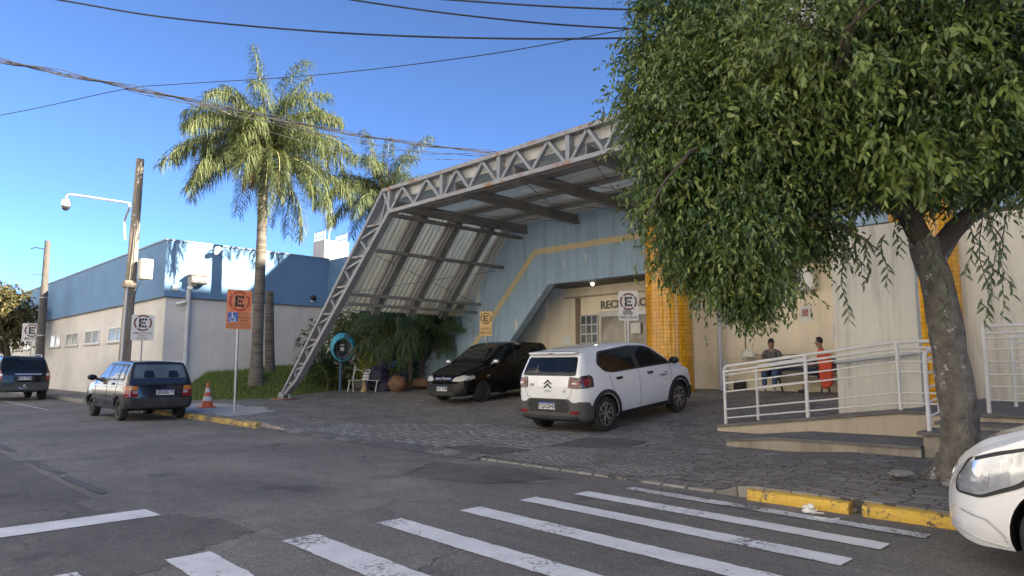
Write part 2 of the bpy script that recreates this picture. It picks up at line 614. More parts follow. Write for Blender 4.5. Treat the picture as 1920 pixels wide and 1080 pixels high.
def tile_mat():
    m, nt, b = new_mat('orange_glazed_tile')
    tc = nt.nodes.new('ShaderNodeTexCoord')
    sp = nt.nodes.new('ShaderNodeSeparateXYZ')
    nt.links.new(tc.outputs['Object'], sp.inputs[0])
    a = N(nt, 'ShaderNodeMath', operation='ARCTAN2')
    nt.links.new(sp.outputs[1], a.inputs[0])
    nt.links.new(sp.outputs[0], a.inputs[1])
    s = N(nt, 'ShaderNodeMath', operation='MULTIPLY')
    nt.links.new(a.outputs[0], s.inputs[0])
    s.inputs[1].default_value = 0.63
    cb = nt.nodes.new('ShaderNodeCombineXYZ')
    nt.links.new(s.outputs[0], cb.inputs[0])
    nt.links.new(sp.outputs[2], cb.inputs[1])
    br = nt.nodes.new('ShaderNodeTexBrick')
    br.offset = 0.0
    br.inputs['Scale'].default_value = 1
    br.inputs['Brick Width'].default_value = 0.099
    br.inputs['Row Height'].default_value = 0.105
    br.inputs['Mortar Size'].default_value = 0.0045
    br.inputs['Mortar Smooth'].default_value = 0.1
    br.inputs['Color1'].default_value = (0.80, 0.36, 0.012, 1)
    br.inputs['Color2'].default_value = (0.92, 0.45, 0.02, 1)
    br.inputs['Mortar'].default_value = (0.30, 0.14, 0.02, 1)
    nt.links.new(cb.outputs[0], br.inputs['Vector'])
    f = noise_fac(nt, position(nt), 7, 5, .7)
    c = mixc(nt, 0.8, br.outputs[0], ramp(nt, f, [(0.3, (0.72,) * 3), (0.7, (1.15,) * 3)]), 'MULTIPLY')
    d_ = noise_fac(nt, position(nt, (1, 1, .35)), 1.6, 5, .7)
    c = mixc(nt, ramp(nt, d_, [(.52, (0, 0, 0)), (.8, (.55,) * 3)]), c, (.30, .15, .04))
    nt.links.new(c, b.inputs['Base Color'])
    b.inputs['Roughness'].default_value = 0.22
    b.inputs['Coat Weight'].default_value = 0.3
    h = mixc(nt, 0.08, ramp(nt, br.outputs[1], [(0, (1, 1, 1)), (1, (0, 0, 0))]), noise_fac(nt, cb.outputs[0], 14, 2))
    bump(nt, b, h, 0.35, 0.01)
    return m


TILE = tile_mat()

# ------------------------------------------------------------------ ground
def lerp_tab(tab, x):
    if x <= tab[0][0]:
        return tab[0][1]
    for (a, p), (b, q) in zip(tab, tab[1:]):
        if x <= b:
            return p + (q - p) * (x - a) / (b - a)
    return tab[-1][1]


def sstep(a, b, x):
    t = min(1, max(0, (x - a) / (b - a)))
    return t * t * (3 - 2 * t)


DRV = [(6.6, 0.02), (7.2, 0.045), (10.3, 0.11), (11.5, 0.22), (12.9, 0.36), (15.9, 0.6), (18.2, 0.66)]
SWL = [(6.6, 0.12), (8.5, 0.13), (11.2, 0.17), (12.9, 0.33), (14.5, 0.42), (18.2, 0.6)]
SWR = [(6.6, 0.12), (9.0, 0.145), (11.5, 0.22), (12.9, 0.36), (15.9, 0.6), (18.2, 0.66)]


def gz(x, y):
    d = lerp_tab(DRV, y)
    if x < -12:
        w = sstep(-12.4, -14.3, x) if False else 1 - sstep(-14.4, -12.6, x)
        return d * (1 - w) + lerp_tab(SWL, y) * w
    if x > -5.5:
        w = sstep(-4.4, -3.3, x) if y > 8.5 else sstep(-3.75, -3.3, x)
        return d * (1 - w) + lerp_tab(SWR, y) * w
    return d


def grid_mesh(x0, x1, y0, y1, st, zf, keep=None):
    m = M()
    nx = max(1, round((x1 - x0) / st))
    ny = max(1, round((y1 - y0) / st))
    vs = []
    for j in range(ny + 1):
        for i in range(nx + 1):
            x = x0 + (x1 - x0) * i / nx
            y = y0 + (y1 - y0) * j / ny
            vs.append((x, y, zf(x, y)))
    fs = []
    for j in range(ny):
        for i in range(nx):
            if keep and not keep(x0 + (x1 - x0) * (i + .5) / nx, y0 + (y1 - y0) * (j + .5) / ny):
                continue
            a = j * (nx + 1) + i
            fs.append((a, a + 1, a + nx + 2, a + nx + 1))
    return m.add(vs, fs)


m = M()
m.add([(-400, -400, -0.03), (400, -400, -0.03), (400, 400, -0.03), (-400, 400, -0.03)], [(0, 1, 2, 3)])
m.build('ground', SOIL, kind='structure')
m = M()
m.add([(-300, -7.5, 0), (300, -7.5, 0), (300, 6.62, 0), (-300, 6.62, 0)], [(0, 1, 2, 3)])
m.build('road', ASPH, kind='structure')
m = M()
m.add([(-300, -14, 0.1), (300, -14, 0.1), (300, -7.5, 0.1), (-300, -7.5, 0.1)], [(0, 1, 2, 3)])
m.build('opposite_pavement', CONC, kind='structure')

# paved forecourt rising to the entrance, with the pavements either side
m = grid_mesh(-26.5, 12, 6.62, 18.2, 0.2, gz)
n_ = 193
for i in range(len([1 for v in m.v if abs(v[1] - 6.62) < 1e-6]) - 1):
    a, b_ = m.v[i], m.v[i + 1]
    m.add([a, b_, (b_[0], 6.60, -.02), (a[0], 6.60, -.02)], [(0, 1, 2, 3)])
m.build('forecourt_paving', PAVE, smooth=60, kind='structure')
m = grid_mesh(-90, -26.5, 6.62, 8.7, 1.0, lambda x, y: 0.12)
m.build('pavement', PAVE, kind='structure')


def sheet(poly, zoff, name, mat, kind='structure', st=0.2, wob=0.0):
    """a thin sheet over the ground inside a polygon, cut from a fine grid"""
    xs = [p[0] for p in poly]
    ys = [p[1] for p in poly]

    def inside(x, y):
        if wob:
            n = noise.noise(Vector((x * 1.3, y * 1.3, 3.1)))
            n2 = noise.noise(Vector((x * 1.3, y * 1.3, 9.7)))
            x += n * wob
            y += n2 * wob
        c = False
        n = len(poly)
        for i in range(n):
            xa, ya = poly[i]
            xb, yb = poly[i - 1]
            if (ya > y) != (yb > y) and x < (xb - xa) * (y - ya) / (yb - ya) + xa:
                c = not c
        return c
    zf = (lambda x, y: (gz(x, y) if y > 6.63 else 0.0) + zoff)
    return grid_mesh(min(xs), max(xs), min(ys), max(ys), st, zf, inside).build(name, mat, kind=kind)


sheet([(-12.6, 6.75), (-7.2, 6.8), (-6.5, 7.4), (-7.1, 9.6), (-10.6, 9.9), (-13.2, 8.0)], 0.004, 'cobble_apron', COBB, st=0.08, wob=0.25)
sheet([(-7.25, 6.75), (-5.2, 6.75), (-4.2, 7.2), (-4.9, 8.2), (-6.6, 8.9), (-7.3, 8.2)], 0.006, 'rough_cobble_apron', RUBB, st=0.07, wob=0.35)
sheet([(-7.3, 7.9), (-6.2, 8.6), (-6.6, 9.5), (-7.6, 9.3)], 0.008, 'tarmac_patch', PATCH, st=0.06, wob=0.2)
sheet([(-8.6, 6.85), (-7.3, 6.85), (-7.2, 7.55), (-8.3, 7.4)], 0.009, 'tarmac_patch', PATCH, st=0.06, wob=0.2)
sheet([(-22.8, 6.8), (-16.4, 6.8), (-17.0, 8.3), (-19, 9.0), (-22.8, 8.7)], 0.006, 'concrete_pad', CONC, st=0.12, wob=0.25)

m = M()
for i in range(70):
    x0 = -14.3 + i * 0.1
    w0 = 0.16 + 0.09 * noise.noise(Vector((x0 * 1.7, 0, 0))) + 0.02
    w1 = 0.16 + 0.09 * noise.noise(Vector(((x0 + .1) * 1.7, 0, 0))) + 0.02
    yb0, yb1 = 6.50 + 0.05 * noise.noise(Vector((x0, 5, 0))), 6.50 + 0.05 * noise.noise(Vector((x0 + .1, 5, 0)))
    m.add([(x0, yb0, .006), (x0 + .1, yb1, .006), (x0 + .1, 6.6 + w1, .06), (x0, 6.6 + w0, .06)], [(0, 1, 2, 3)])
m.build('gutter_strip', GUTTER, smooth=40, kind='structure')

# repaired patches and markings on the road
sheet([(-6.9, 5.0), (-5.9, 5.2), (-5.4, 6.0), (-6.4, 6.35), (-7.6, 5.9)], 0.004, 'road_patch', PATCH, st=0.07, wob=0.2)
sheet([(-30, 0.6), (-7.05, 0.6), (-7.0, 1.9), (-30, 1.95)], 0.003, 'road_patch', PATCH, st=0.15, wob=0.12)
sheet([(-6.5, 0.2), (-4.2, 0.2), (-4.9, 1.7), (-5.6, 2.5), (-6.6, 2.2)], 0.003, 'road_patch', PATCH, st=0.08, wob=0.25)


def strip(name, quad, mat, z=0.008):
    m = M()
    a, b, c, d = [Vector((*p, z)) for p in quad]
    n = 90
    vs = []
    for i in range(n + 1):
        t = i / n
        j1 = 0.014 * noise.noise(a.lerp(b, t) * 6) + .009 * noise.noise(a.lerp(b, t) * 27)
        j2 = 0.014 * noise.noise(d.lerp(c, t) * 6) + .009 * noise.noise(d.lerp(c, t) * 27)
        p, q = a.lerp(b, t), d.lerp(c, t)
        vs += [(p.x, p.y + j1, z), (q.x, q.y + j2, z)]
    m.add(vs, [(2 * i, 2 * i + 2, 2 * i + 3, 2 * i + 1) for i in range(n)])
    return m.build(name, mat, kind='structure')


for ya, yb, xa, xb, mt in [(0.15, 0.45, -5.3, -2.2, W_PAINT), (0.92, 1.22, -5.15, -2.1, W_PAINT), (1.71, 2.01, -5.05, -2.05, W_PAINT), (2.51, 2.80, -4.98, -2.0, W_PAINT), (3.34, 3.59, -4.98, -1.95, W_PAINT), (4.15, 4.40, -4.87, -1.88, W_PAINT),
                           (4.89, 5.12, -4.83, -1.80, W_PAINT), (5.50, 5.73, -4.66, -1.75, W_PAINT), (6.09, 6.26, -4.48, -1.62, W_WORN)]:
    dy = -0.09
    strip('crosswalk_stripe', [(xa, ya), (xb, ya + dy), (xb, yb + dy), (xa, yb)], mt)
strip('stop_line', [(-7.0, -3.0), (-6.93, 2.14), (-6.56, 2.17), (-6.57, -3.0)], W_PAINT)
for x0, x1 in [(-11.6, -9.9), (-9.6, -8.1), (-17, -13)]:
    strip('centre_line', [(x0, 2.02), (x1, 2.06), (x1, 2.16), (x0, 2.12)], Y_WORN)
strip('edge_line', [(-42, 4.75), (-24.5, 4.72), (-24.5, 4.80), (-42, 4.84)], W_WORN)
strip('edge_line', [(-1.1, 4.9), (3, 4.82), (3, 4.9), (-1.1, 4.98)], W_WORN)


def rough_kerb(x0, x1, mat, seg, gap, h, seed):
    """kerb stones with worn, uneven edges"""
    x = x0
    while x < x1 - .05:
        xe = min(x1, x + seg)
        nx, prof = max(3, int((xe - x) / .07)), [(6.5, -.02), (6.495, .03), (6.5, h * .7), (6.512, h * .93), (6.535, h), (6.58, h + .004), (6.625, h), (6.64, h * .6), (6.64, -.02)]
        mm = M()
        vs = []
        for i in range(nx + 1):
            xx = x + gap / 2 + (xe - x - gap) * i / nx
            for (yy, zz) in prof:
                n_ = Vector((noise.noise(Vector((xx * 3, yy * 9, seed))), noise.noise(Vector((xx * 4, zz * 9, seed + 5))), noise.noise(Vector((xx * 5, yy * 7, seed + 9)))))
                chip = max(0, noise.noise(Vector((xx * 6, seed, zz * 3))) - .25) * .10 if h * .6 < zz else 0
                vs.append((xx + (.01 * n_.x if 0 < i < nx else 0), yy + .012 * n_.y + chip * .5, zz + (.010 * n_.z - chip * .6 if zz > 0 else 0)))
        k = len(prof)
        mm.add(vs, [(i * k + j, (i + 1) * k + j, (i + 1) * k + j + 1, i * k + j + 1) for i in range(nx) for j in range(k - 1)] + [tuple(range(k)), tuple(nx * k + j for j in range(k))])
        mm.build('yellow_kerb', mat, kind='structure', smooth=35)
        x = xe


def kerb(x0, x1, mat, name='kerb', seg=1.0, gap=0.012, h=0.13):
    x = x0
    mm = M()
    while x < x1 - 0.05:
        xe = min(x1, x + seg)
        j = random.uniform(-0.012, 0.012)
        mm.box((x + gap / 2, 6.5 + j, -0.02), (xe - gap / 2, 6.63 + j, h + random.uniform(-.012, .01)))
        x = xe
    return mm.build(name, mat, bevel=0.025, kind='structure')


kerb(-90, -22.2, K_GREY)
K_YELW = paint_mat('kerb_yellow_worn', (0.66, 0.44, 0.10), 0.74, 0.1)
rough_kerb(-22.2, -14.25, K_YELW, 1.0, 0.015, 0.115, 1)
rough_kerb(-3.3, -2.33, K_YEL, 1.0, 0.02, 0.10, 4)
rough_kerb(-2.24, 0.0, K_YEL, 2.3, 0.02, 0.105, 8)
kerb(0.0, 14.0, K_GREY)

# bank of grass by the annexe
LEDGE = [(8.75, -25.6), (9.4, -24.7), (10.2, -24.0), (11.2, -23.5), (12.0, -23.2), (13.0, -23.3), (14.0, -23.9), (15.6, -24.4)]


def lz(x, y):
    e = lerp_tab(LEDGE, y)
    t = (e - x)
    up = sstep(0, 1.5, t) * 0.72 + sstep(0.8, 3.0, t) * 0.2
    up *= sstep(8.6, 10.2, y)
    return gz(x, y) - 0.03 + up + 0.04 * noise.noise(Vector((x * 1.5, y * 1.5, 0)))


m = grid_mesh(-26.5, -23.0, 8.62, 15.6, 0.15, lz, lambda x, y: x < lerp_tab(LEDGE, y) + 0.1)
GRASSG = pm('grass_soil', (0.07, 0.09, 0.03), 0.95, 0.4, 5, 0.8, 40, world=True)
m.build('lawn', GRASSG, smooth=60, kind='structure')
pts = RNG.uniform((-26.45, 8.65), (-23.0, 15.5), (26000, 2))
m = M()
vs, fs = [], []
for x, y in pts:
    if x > lerp_tab(LEDGE, y) + 0.03 * RNG.normal():
        continue
    z = lz(x, y)
    h = RNG.uniform(0.05, 0.16) * (1.5 if x < -26.0 and RNG.random() < 0.35 else 1)
    a = RNG.uniform(0, 2 * PI)
    ln = RNG.uniform(0, 0.07)
    w = 0.012
    dx, dy = math.cos(a), math.sin(a)
    n = len(vs)
    vs += [(x - dy * w, y + dx * w, z - .01), (x + dy * w, y - dx * w, z - .01), (x + dx * ln, y + dy * ln, z + h)]
    fs.append((n, n + 1, n + 2))
m.add(vs, fs)
GRASS = leaf_mat('grass_blades', [(0.08, 0.14, 0.03), (0.12, 0.19, 0.045), (0.18, 0.25, 0.07), (0.24, 0.27, 0.09)], 0.6, 0.3)
o = m.build('grass', GRASS, kind='stuff', weld=False)
tag(o, 'tussocky green grass covering the bank below the blue and beige annexe', 'grass')
# ------------------------------------------------------------------ the annexe on the left
XC = -26.5
bl = thing('annexe_building', 'long low building with blue parapet band and beige lower wall behind the tall palm', 'building', (XC, 8.5, 0.1))
m = M()
m.box((-85, 8.5, 0.0), (XC, 15.0, 3.9))
m.build('lower_wall', BEIGE, bl)
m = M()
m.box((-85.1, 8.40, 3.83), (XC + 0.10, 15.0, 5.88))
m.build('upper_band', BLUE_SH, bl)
m = M()
m.box((-85.15, 8.36, 5.882), (XC + 0.14, 15.02, 5.94))
m.build('roof_trim', pm('trim_grey', (0.25, 0.3, 0.36), 0.6), bl)
m = M()
m.box((XC + 0.002, 15.02, 0.1), (-23.9, 15.3, 3.85))
m.build('rear_wall', BEIGE, bl)
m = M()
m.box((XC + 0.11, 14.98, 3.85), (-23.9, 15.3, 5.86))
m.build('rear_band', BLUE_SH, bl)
m = M()
m.box((-85, 8.385, 3.80), (XC + 0.12, 8.52, 3.828))
m.box((XC - 0.02, 8.52, 3.80), (XC + 0.12, 14.98, 3.828))
m.build('band_drip', pm('drip_dark', (0.09, 0.09, 0.1), 0.7), bl)
CURT = pm('window_curtain', (0.45, 0.45, 0.43), 0.8, 0.25, 5, 0, stretch=(6, 1, 0.3))
for x0, x1 in [(-33.4, -31.0), (-37.3, -34.8), (-40.9, -38.5), (-44.6, -42.1), (-48.4, -45.9), (-52.2, -49.7), (-56.0, -53.5), (-29.4, -27.9)]:
    z0, z1 = (2.32, 2.97)
    if x0 > -30:
        z0, z1 = 2.45, 3.0
    w = M()
    w.box((x0, 8.455, z0), (x1, 8.50, z0 + .06))
    w.box((x0, 8.455, z1 - .06), (x1, 8.50, z1))
    for xx in (x0, (x0 + x1) / 2 - .03, x1 - .06):
        w.box((xx, 8.455, z0 + .06), (xx + .06, 8.50, z1 - .06))
    f = w.build('window', WHITE, bl)
    g = M()
    g.box((x0 + .06, 8.482, z0 + .06), (x1 - .06, 8.488, z1 - .06))
    g.build('pane', glass_mat('window_glass', (0.30, 0.32, 0.33), 0.22), f)
    c = M()
    c.box((x0 - .06, 8.44, z0 - .07), (x1 + .06, 8.50, z0))
    c.build('sill', CONC, f)
    # drawn curtains behind part of the pane
    ww = (x1 - x0 - .12) / 6
    for s in (0, 1, 4, 5):
        c = M()
        c.box((x0 + .08 + s * ww, 8.489, z0 + .07), (x0 + .06 + (s + 1) * ww - .02, 8.496, z1 - .07))
        c.build('curtain', CURT, f)
# drain pipe with extractor hood, conduit, cameras on the end wall
dp = thing('drain_pipe', 'grey vertical drain pipe running up to an extractor hood on the annexe end wall', 'pipe', (XC + .1, 9.25, 0.8))
m = M()
m.tube([(XC + .12, 9.25, 0.6), (XC + .12, 9.25, 4.15)], 0.09, 14)
m.build('pipe', PVC, dp, smooth=40)
m = M()
m.tube([(XC + .16, 9.25, 4.15), (XC + .2, 9.3, 4.3), (XC + .24, 9.45, 4.36)], 0.11, 14)
m.build('elbow', PVC, dp, smooth=40)
for z in (1.6, 2.9):
    m = M()
    m.tube([(XC + .12, 9.25, z), (XC + .12, 9.25, z + .12)], 0.105, 14)
    m.build('collar', PVC, dp, smooth=40)
eh = thing('extractor_hood', 'rusty louvred extractor box on the blue annexe wall above the drain pipe', 'vent', (XC + .12, 9.5, 4.45))
m = M()
m.box((XC + .11, 9.18, 4.33), (XC + .55, 9.78, 4.62))
m.build('housing', pm('rusty_white', (0.5, 0.46, 0.4), 0.7, 0.3, 6, 0.2, col2=(0.22, 0.12, 0.06), thr=(0.5, 0.6), c2s=6), eh, bevel=0.02)
for i in range(4):
    m = M()
    m.box((XC + .552, 9.22, 4.37 + i * .06), (XC + .60, 9.74, 4.395 + i * .06))
    m.build('louvre', PVC, eh)
m = M()
m.box((XC + .16, 9.12, 4.62), (XC + .62, 9.84, 4.66))
m.build('cap', pm('hood_cap', (0.3, 0.27, 0.22), 0.7, 0.3), eh)
cd = thing('wall_conduit', 'thin blue conduit with a small white junction box near the annexe corner', 'conduit', (XC + .12, 8.75, 4.1))
m = M()
m.tube([(XC + .13, 8.74, 4.25), (XC + .13, 8.74, 5.86)], 0.03, 8)
m.build('conduit', pm('conduit_blue', (0.2, 0.3, 0.45), 0.6), cd, smooth=40)
m = M()
m.box((XC + .105, 8.66, 4.06), (XC + .22, 8.84, 4.26))
m.build('junction_box', WHITE, cd, bevel=0.01)


def wall_camera(p, label):
    t = thing('security_camera', label, 'camera', p)
    m = M()
    m.tube([(0, 0, 0), (.16, 0, .02)], 0.02, 8)
    m.build('bracket', WHITE, t, smooth=40, world=False)
    m = M()
    m.tube([(.12, -.12, -.05), (.18, .02, 0), (.24, .16, .05)], 0.055, 10)
    m.build('housing', WHITE, t, smooth=40, world=False)
    m = M()
    m.tube([(.115, -.13, -.053), (.122, -.117, -.048)], 0.04, 10)
    m.build('lens', BLACK, t, smooth=40, world=False)
    return t


wall_camera((XC + 0.02, 8.95, 3.62), 'small dark camera under the blue band near the annexe corner')
fl = thing('floodlight', 'white floodlight on the top edge of the blue annexe wall', 'floodlight', (XC + .1, 10.1, 5.85))
m = M()
m.tube([(XC + .1, 10.1, 5.75), (XC + .45, 10.05, 5.78)], 0.025, 8)
m.build('arm', WHITE, fl, smooth=40)
m = M()
m.lathe([(0.03, 0), (0.15, .05), (0.17, .14), (0.0, .15)], 16, (XC + .42, 10.05, 5.72), (0.6, 0.5, -0.7))
m.build('lamp', WHITE, fl, smooth=40)
wl = thing('wall_lamp', 'small black globe wall lamp on a thin conduit of the annexe end wall', 'lamp', (XC + .1, 14.25, 4.15))
m = M()
m.tube([(XC + .04, 14.25, 1.3), (XC + .04, 14.25, 3.8)], 0.02, 6)
m.build('conduit', PVC, wl)
m = M()
m.ball((XC + .22, 14.25, 4.16), 0.12)
m.build('globe', BLACK, wl, smooth=60)
m = M()
m.tube([(XC + .14, 14.25, 4.0), (XC + .14, 14.25, 4.09)], 0.07, 10)
m.build('socket', WHITE, wl, smooth=40)

# ------------------------------------------------------------------ reception building
rb = thing('reception_building', 'reception building front with slanting blue fascia, cream stripe and recessed glass entrance', 'building', (-12, 16.5, 0.6))
FY = 16.5
out = [(-16.55, 6.35), (-9.7, 6.35), (-9.7, 3.97), (-15.0, 3.97), (-18.6, 0.32), (-22.6, 0.32)]
m = M()
m.prism(out, FY, FY + 0.3)
m.prism([(-9.7, 6.35), (6, 6.35), (6, 4.5), (-9.7, 4.5)], FY + .001, FY + 0.3)
m.build('fascia', BLUE_FA, rb)
st = [(-15.62, 5.19), (-9.7, 5.19), (-9.7, 5.0), (-15.54, 5.0), (-20.2, 0.34), (-20.5, 0.34)]
m = M()
m.prism(st, FY - 0.014, FY - 0.001)
m.build('stripe', STRIPE, rb)
m = M()
m.prism([(-15.02, 3.955), (-15.10, 3.955), (-18.72, 0.31), (-18.62, 0.31)], FY + 0.002, FY + 0.42)
m.build('opening_reveal', pm('reveal_grey', (0.17, 0.2, 0.24), 0.8), rb)
m = M()
m.box((-15.6, FY + 0.30, 3.98), (-9.7, 18.0, 4.05))
m.build('soffit', DARKSOF, rb)
m = M()
m.box((-23, 18.0, 0.3), (6, 18.25, 4.02))
m.build('rear_wall', CREAM, rb)
m = M()
m.box((-40, 18.25, 0.3), (6, 20, 6.2))
m.build('core', BLUE_FA, rb)
m = M()
m.box((-23.0, 17.9, 0.3), (-18.9, 18.0, 3.9))
m.build('return_wall', CREAM, rb)
m = M()
m.box((-15.6, 17.975, 3.62), (-9.9, 17.999, 3.68))
m.build('wall_trim', pm('wall_trim_tan', (0.42, 0.35, 0.25), 0.8), rb)
m = M()
m.box((-15.05, 17.93, 0.6), (-14.87, 17.999, 3.62))
m.build('pilaster', pm('pilaster_brown', (0.24, 0.18, 0.13), 0.8), rb)
m = M()
m.box((-16.75, 17.90, 0.6), (-16.35, 17.999, 3.97))
m.build('pilaster', CREAM, rb)
m = M()
m.box((-14.05, 17.94, 3.0), (-10.2, 17.999, 3.1))
m.build('door_header', ALU, rb)
# glass block of small panes left of the door
g = M()
wx0, wx1, wz0, wz1 = -14.84, -14.12, 1.45, 3.0
for i in range(4):
    x = wx0 + (wx1 - wx0) * i / 3
    g.box((x - .02, 17.94, wz0), (x + .02, 17.999, wz1))
for j in range(6):
    z = wz0 + (wz1 - wz0) * j / 5
    for i in range(3):
        xa = wx0 + (wx1 - wx0) * i / 3 + .02
        xb = wx0 + (wx1 - wx0) * (i + 1) / 3 - .02
        g.box((xa, 17.942, z - .02), (xb, 17.998, z + .02))
w = g.build('window', ALU, rb)
g = M()
g.box((wx0 + .02, 17.97, wz0), (wx1 - .02, 17.975, wz1))
g.build('pane', glass_mat('lobby_glass', (0.12, 0.14, 0.15), 0.06), w)
# doors
for x0, x1 in [(-14.02, -12.95), (-12.93, -11.9), (-11.88, -10.9)]:
    g = M()
    g.box((x0, 17.93, .66), (x0 + .07, 17.999, 2.998))
    g.box((x1 - .07, 17.93, .66), (x1, 17.999, 2.998))
    g.box((x0 + .07, 17.93, 2.92), (x1 - .07, 17.999, 2.998))
    g.box((x0 + .07, 17.93, .66), (x1 - .07, 17.999, .8))
    d = g.build('door', ALU, rb)
    p = M()
    p.box((x0 + .07, 17.96, .8), (x1 - .07, 17.966, 2.92))
    p.build('pane', GLASSB, d)
    h = M()
    h.tube([(x1 - .12, 17.92, 1.5), (x1 - .12, 17.90, 1.55), (x1 - .12, 17.90, 2.05), (x1 - .12, 17.92, 2.1)], .014, 8)
    h.build('handle', ALU, d, smooth=40)
t = text_shape('RECEPÇÃO', 0.36, 0.03, 'LEFT', 0.008, 1.02).xf(Matrix.Translation((-14.00, 17.975, 3.30)))
t.build('lettering', pm('letter_grey', (0.16, 0.155, 0.15), 0.6), rb)
m = M()
m.box((-12.75, 17.88, 2.33), (-12.38, 17.925, 2.66))
o = m.build('paper_notice', PAPER)
tag(o, 'white paper notice taped to the reception door glass', 'notice')
m = M()
m.box((-15.7, 17.985, 2.02), (-15.35, 17.999, 2.3))
m.build('switch_plate', WHITE, rb)
m = M()
m.prism([(16.84, 4.96), (16.84, 4.98), (17.99, 4.10), (17.99, 4.08)], -9.5, 6, 'yz')
m.build('lean_to_roof', TRANSL, rb)
m = M()
m.box((-9.7, 17.86, 3.98), (6, 17.999, 4.06))
m.build('eave_trim', pm('eave_grey', (0.3, 0.29, 0.28), 0.7), rb)
m = M()
m.box((-9.7, 17.95, .6), (-4.2, 17.999, 1.56))
m.build('dado', wall_mat('dado_cream', (0.80, 0.70, 0.52), 0.3, (0.34, 0.28, 0.18)), rb)
m = M()
for a, b in (((-9.0, 17.985, 1.62), (-8.97, 17.999, 2.95)), ((-9.0, 17.985, 1.6), (-5.6, 17.999, 1.62)), ((-9.7, 17.985, 3.85), (-4, 17.999, 3.875))):
    m.box(a, b)
m.build('wall_joint', pm('joint_dark', (0.2, 0.16, 0.11), 0.9), rb)
m = M()
m.box((-9.62, 17.7, .6), (-9.52, 17.945, 1.5))
m.build('end_board', WHITE, rb)
# ceiling lamp (lit)
lm, nt, b_ = new_mat('lamp_glow')
b_.inputs['Emission Color'].default_value = (1, 0.95, 0.85, 1)
b_.inputs['Emission Strength'].default_value = 6
m = M()
dl = thing('ceiling_lamp', 'small lit round lamp under the entrance soffit', 'lamp', (-13.55, 17.0, 3.97))
m.lathe([(0.0, 0), (0.09, 0), (0.11, -.04), (0.05, -.06)], 14, (-13.55, 17.0, 3.975))
m.build('base', WHITE, dl, smooth=40)
m = M()
m.ball((-13.55, 17.0, 3.89), .045)
m.build('bulb', lm, dl, smooth=60)
for i, (x, lb) in enumerate([(-9.25, 'white air conditioner unit on the cream wall beside the orange column'), (-7.35, 'white air conditioner unit on the cream wall, farther from the orange column')]):
    ac = thing('air_conditioner', lb, 'air conditioner', (x, 17.9, 3.25), 0, 'air conditioners on the cream wall')
    m = M()
    m.box((x - .42, 17.66, 3.27), (x + .42, 17.94, 3.83))
    m.build('casing', WHITE, ac, bevel=0.015)
    m = M()
    m.tube([(x - .1, 17.655, 3.55), (x - .1, 17.645, 3.55)], 0.22, 20)
    m.build('fan_grille', pm('grille_grey', (0.2, 0.2, 0.2), 0.6), ac)
    for s in (-.3, .3):
        m = M()
        m.box((x + s - .02, 17.68, 3.23), (x + s + .02, 17.999, 3.265))
        m.build('bracket', ZINC, ac)
for x, lb in [(-10.33, 'orange tiled round column next to the reception entrance'), (-4.06, 'orange tiled round column behind the tree trunk and white handrails')]:
    c = M()
    c.lathe([(0.63, -0.1), (0.63, 5.74)], 56)
    o = c.build('tiled_column', TILE, smooth=40)
    o.location = (x, 16.3, 0.6)
    tag(o, lb, 'column', 'orange tiled columns')
m = M()
m.tube([(-9.55, 17.6, .6), (-9.55, 17.6, 3.97)], .06, 10)
o = m.build('downpipe', PVC, smooth=40)
tag(o, 'grey downpipe just right of the orange column by the entrance', 'pipe')
for p, s, lb in [(at(1510, 587, 18.6), (.26, .36), 'taped red and white notice on the cream wall above the bench'), (at(1570, 620, 18.2), (.24, .4), 'white notice on the cream wall above the seated person in red-orange')]:
    x = p.x * 17.98 / p.y
    z = 1.3 + (p.z - 1.3) * 17.98 / p.y
    t = thing('wall_poster', lb, 'poster', (x, 17.98, z - s[1] / 2))
    m = M()
    m.box((x - s[0] / 2, 17.978, z - s[1] / 2), (x + s[0] / 2, 17.985, z + s[1] / 2))
    m.build('sheet', PAPER, t)
    m = M()
    if 'red' in lb:
        m.box((x - s[0] * .32, 17.972, z - s[1] * .25), (x + s[0] * .32, 17.9775, z + s[1] * .3))
        m.build('print', pm('print_red', (0.42, 0.22, 0.2), 0.7, 0.4, 20, 0), t)
        m = M()
        m.box((x - s[0] * .7, 17.986, z - s[1] * .58), (x + s[0] * .7, 17.989, z - s[1] * .42))
        m.box((x + s[0] * .46, 17.9862, z - s[1] * .7), (x + s[0] * .6, 17.989, z + s[1] * .65))
        m.build('tape', WHITE, t)
    else:
        for i in range(4):
            m.box((x - s[0] * .34, 17.972, z - .13 + i * .045), (x + s[0] * .34, 17.9775, z - .115 + i * .045))
        m.ball((x, 17.975, z + .1), (.06, .004, .06))
        m.build('print', pm('print_grey', (0.25, 0.25, 0.25), 0.7), t)

# right-hand parts of the front: wing wall, screen wall, ramp, platform, steps
m = M()
m.box((-3.45, 16.35, 0.5), (9, 16.48, 4.36))
o = m.build('wing_wall', GREYW)
tag(o, 'tall grey-beige plaster wall right of the tree trunk behind the platform rails', 'wall')
m = M()
m.box((-4.5, 12.3, 0.35), (-3.22, 12.48, 3.66))
o = m.build('screen_wall', GREYW)
tag(o, 'freestanding rough whitish wall beside the ramp left of the tree trunk', 'wall')
RAMPT = pm('ramp_basalt', (0.16, 0.15, 0.14), 0.8, 0.25, 3, 0.4, 60, world=True)
rp = thing('access_ramp', 'concrete wheelchair ramp with cream side wall rising to the platform', 'ramp', (-4.5, 11.8, 0.2))
m = M()
m.prism([(-6.12, 0.05), (-6.12, 0.245), (-3.2, 0.62), (6, 0.62), (6, 0.1)], 11.1, 12.6)
m.build('side_wall', wall_mat('ramp_cream', (0.52, 0.445, 0.345), 0.8, (0.22, 0.18, 0.13)), rp)
m = M()
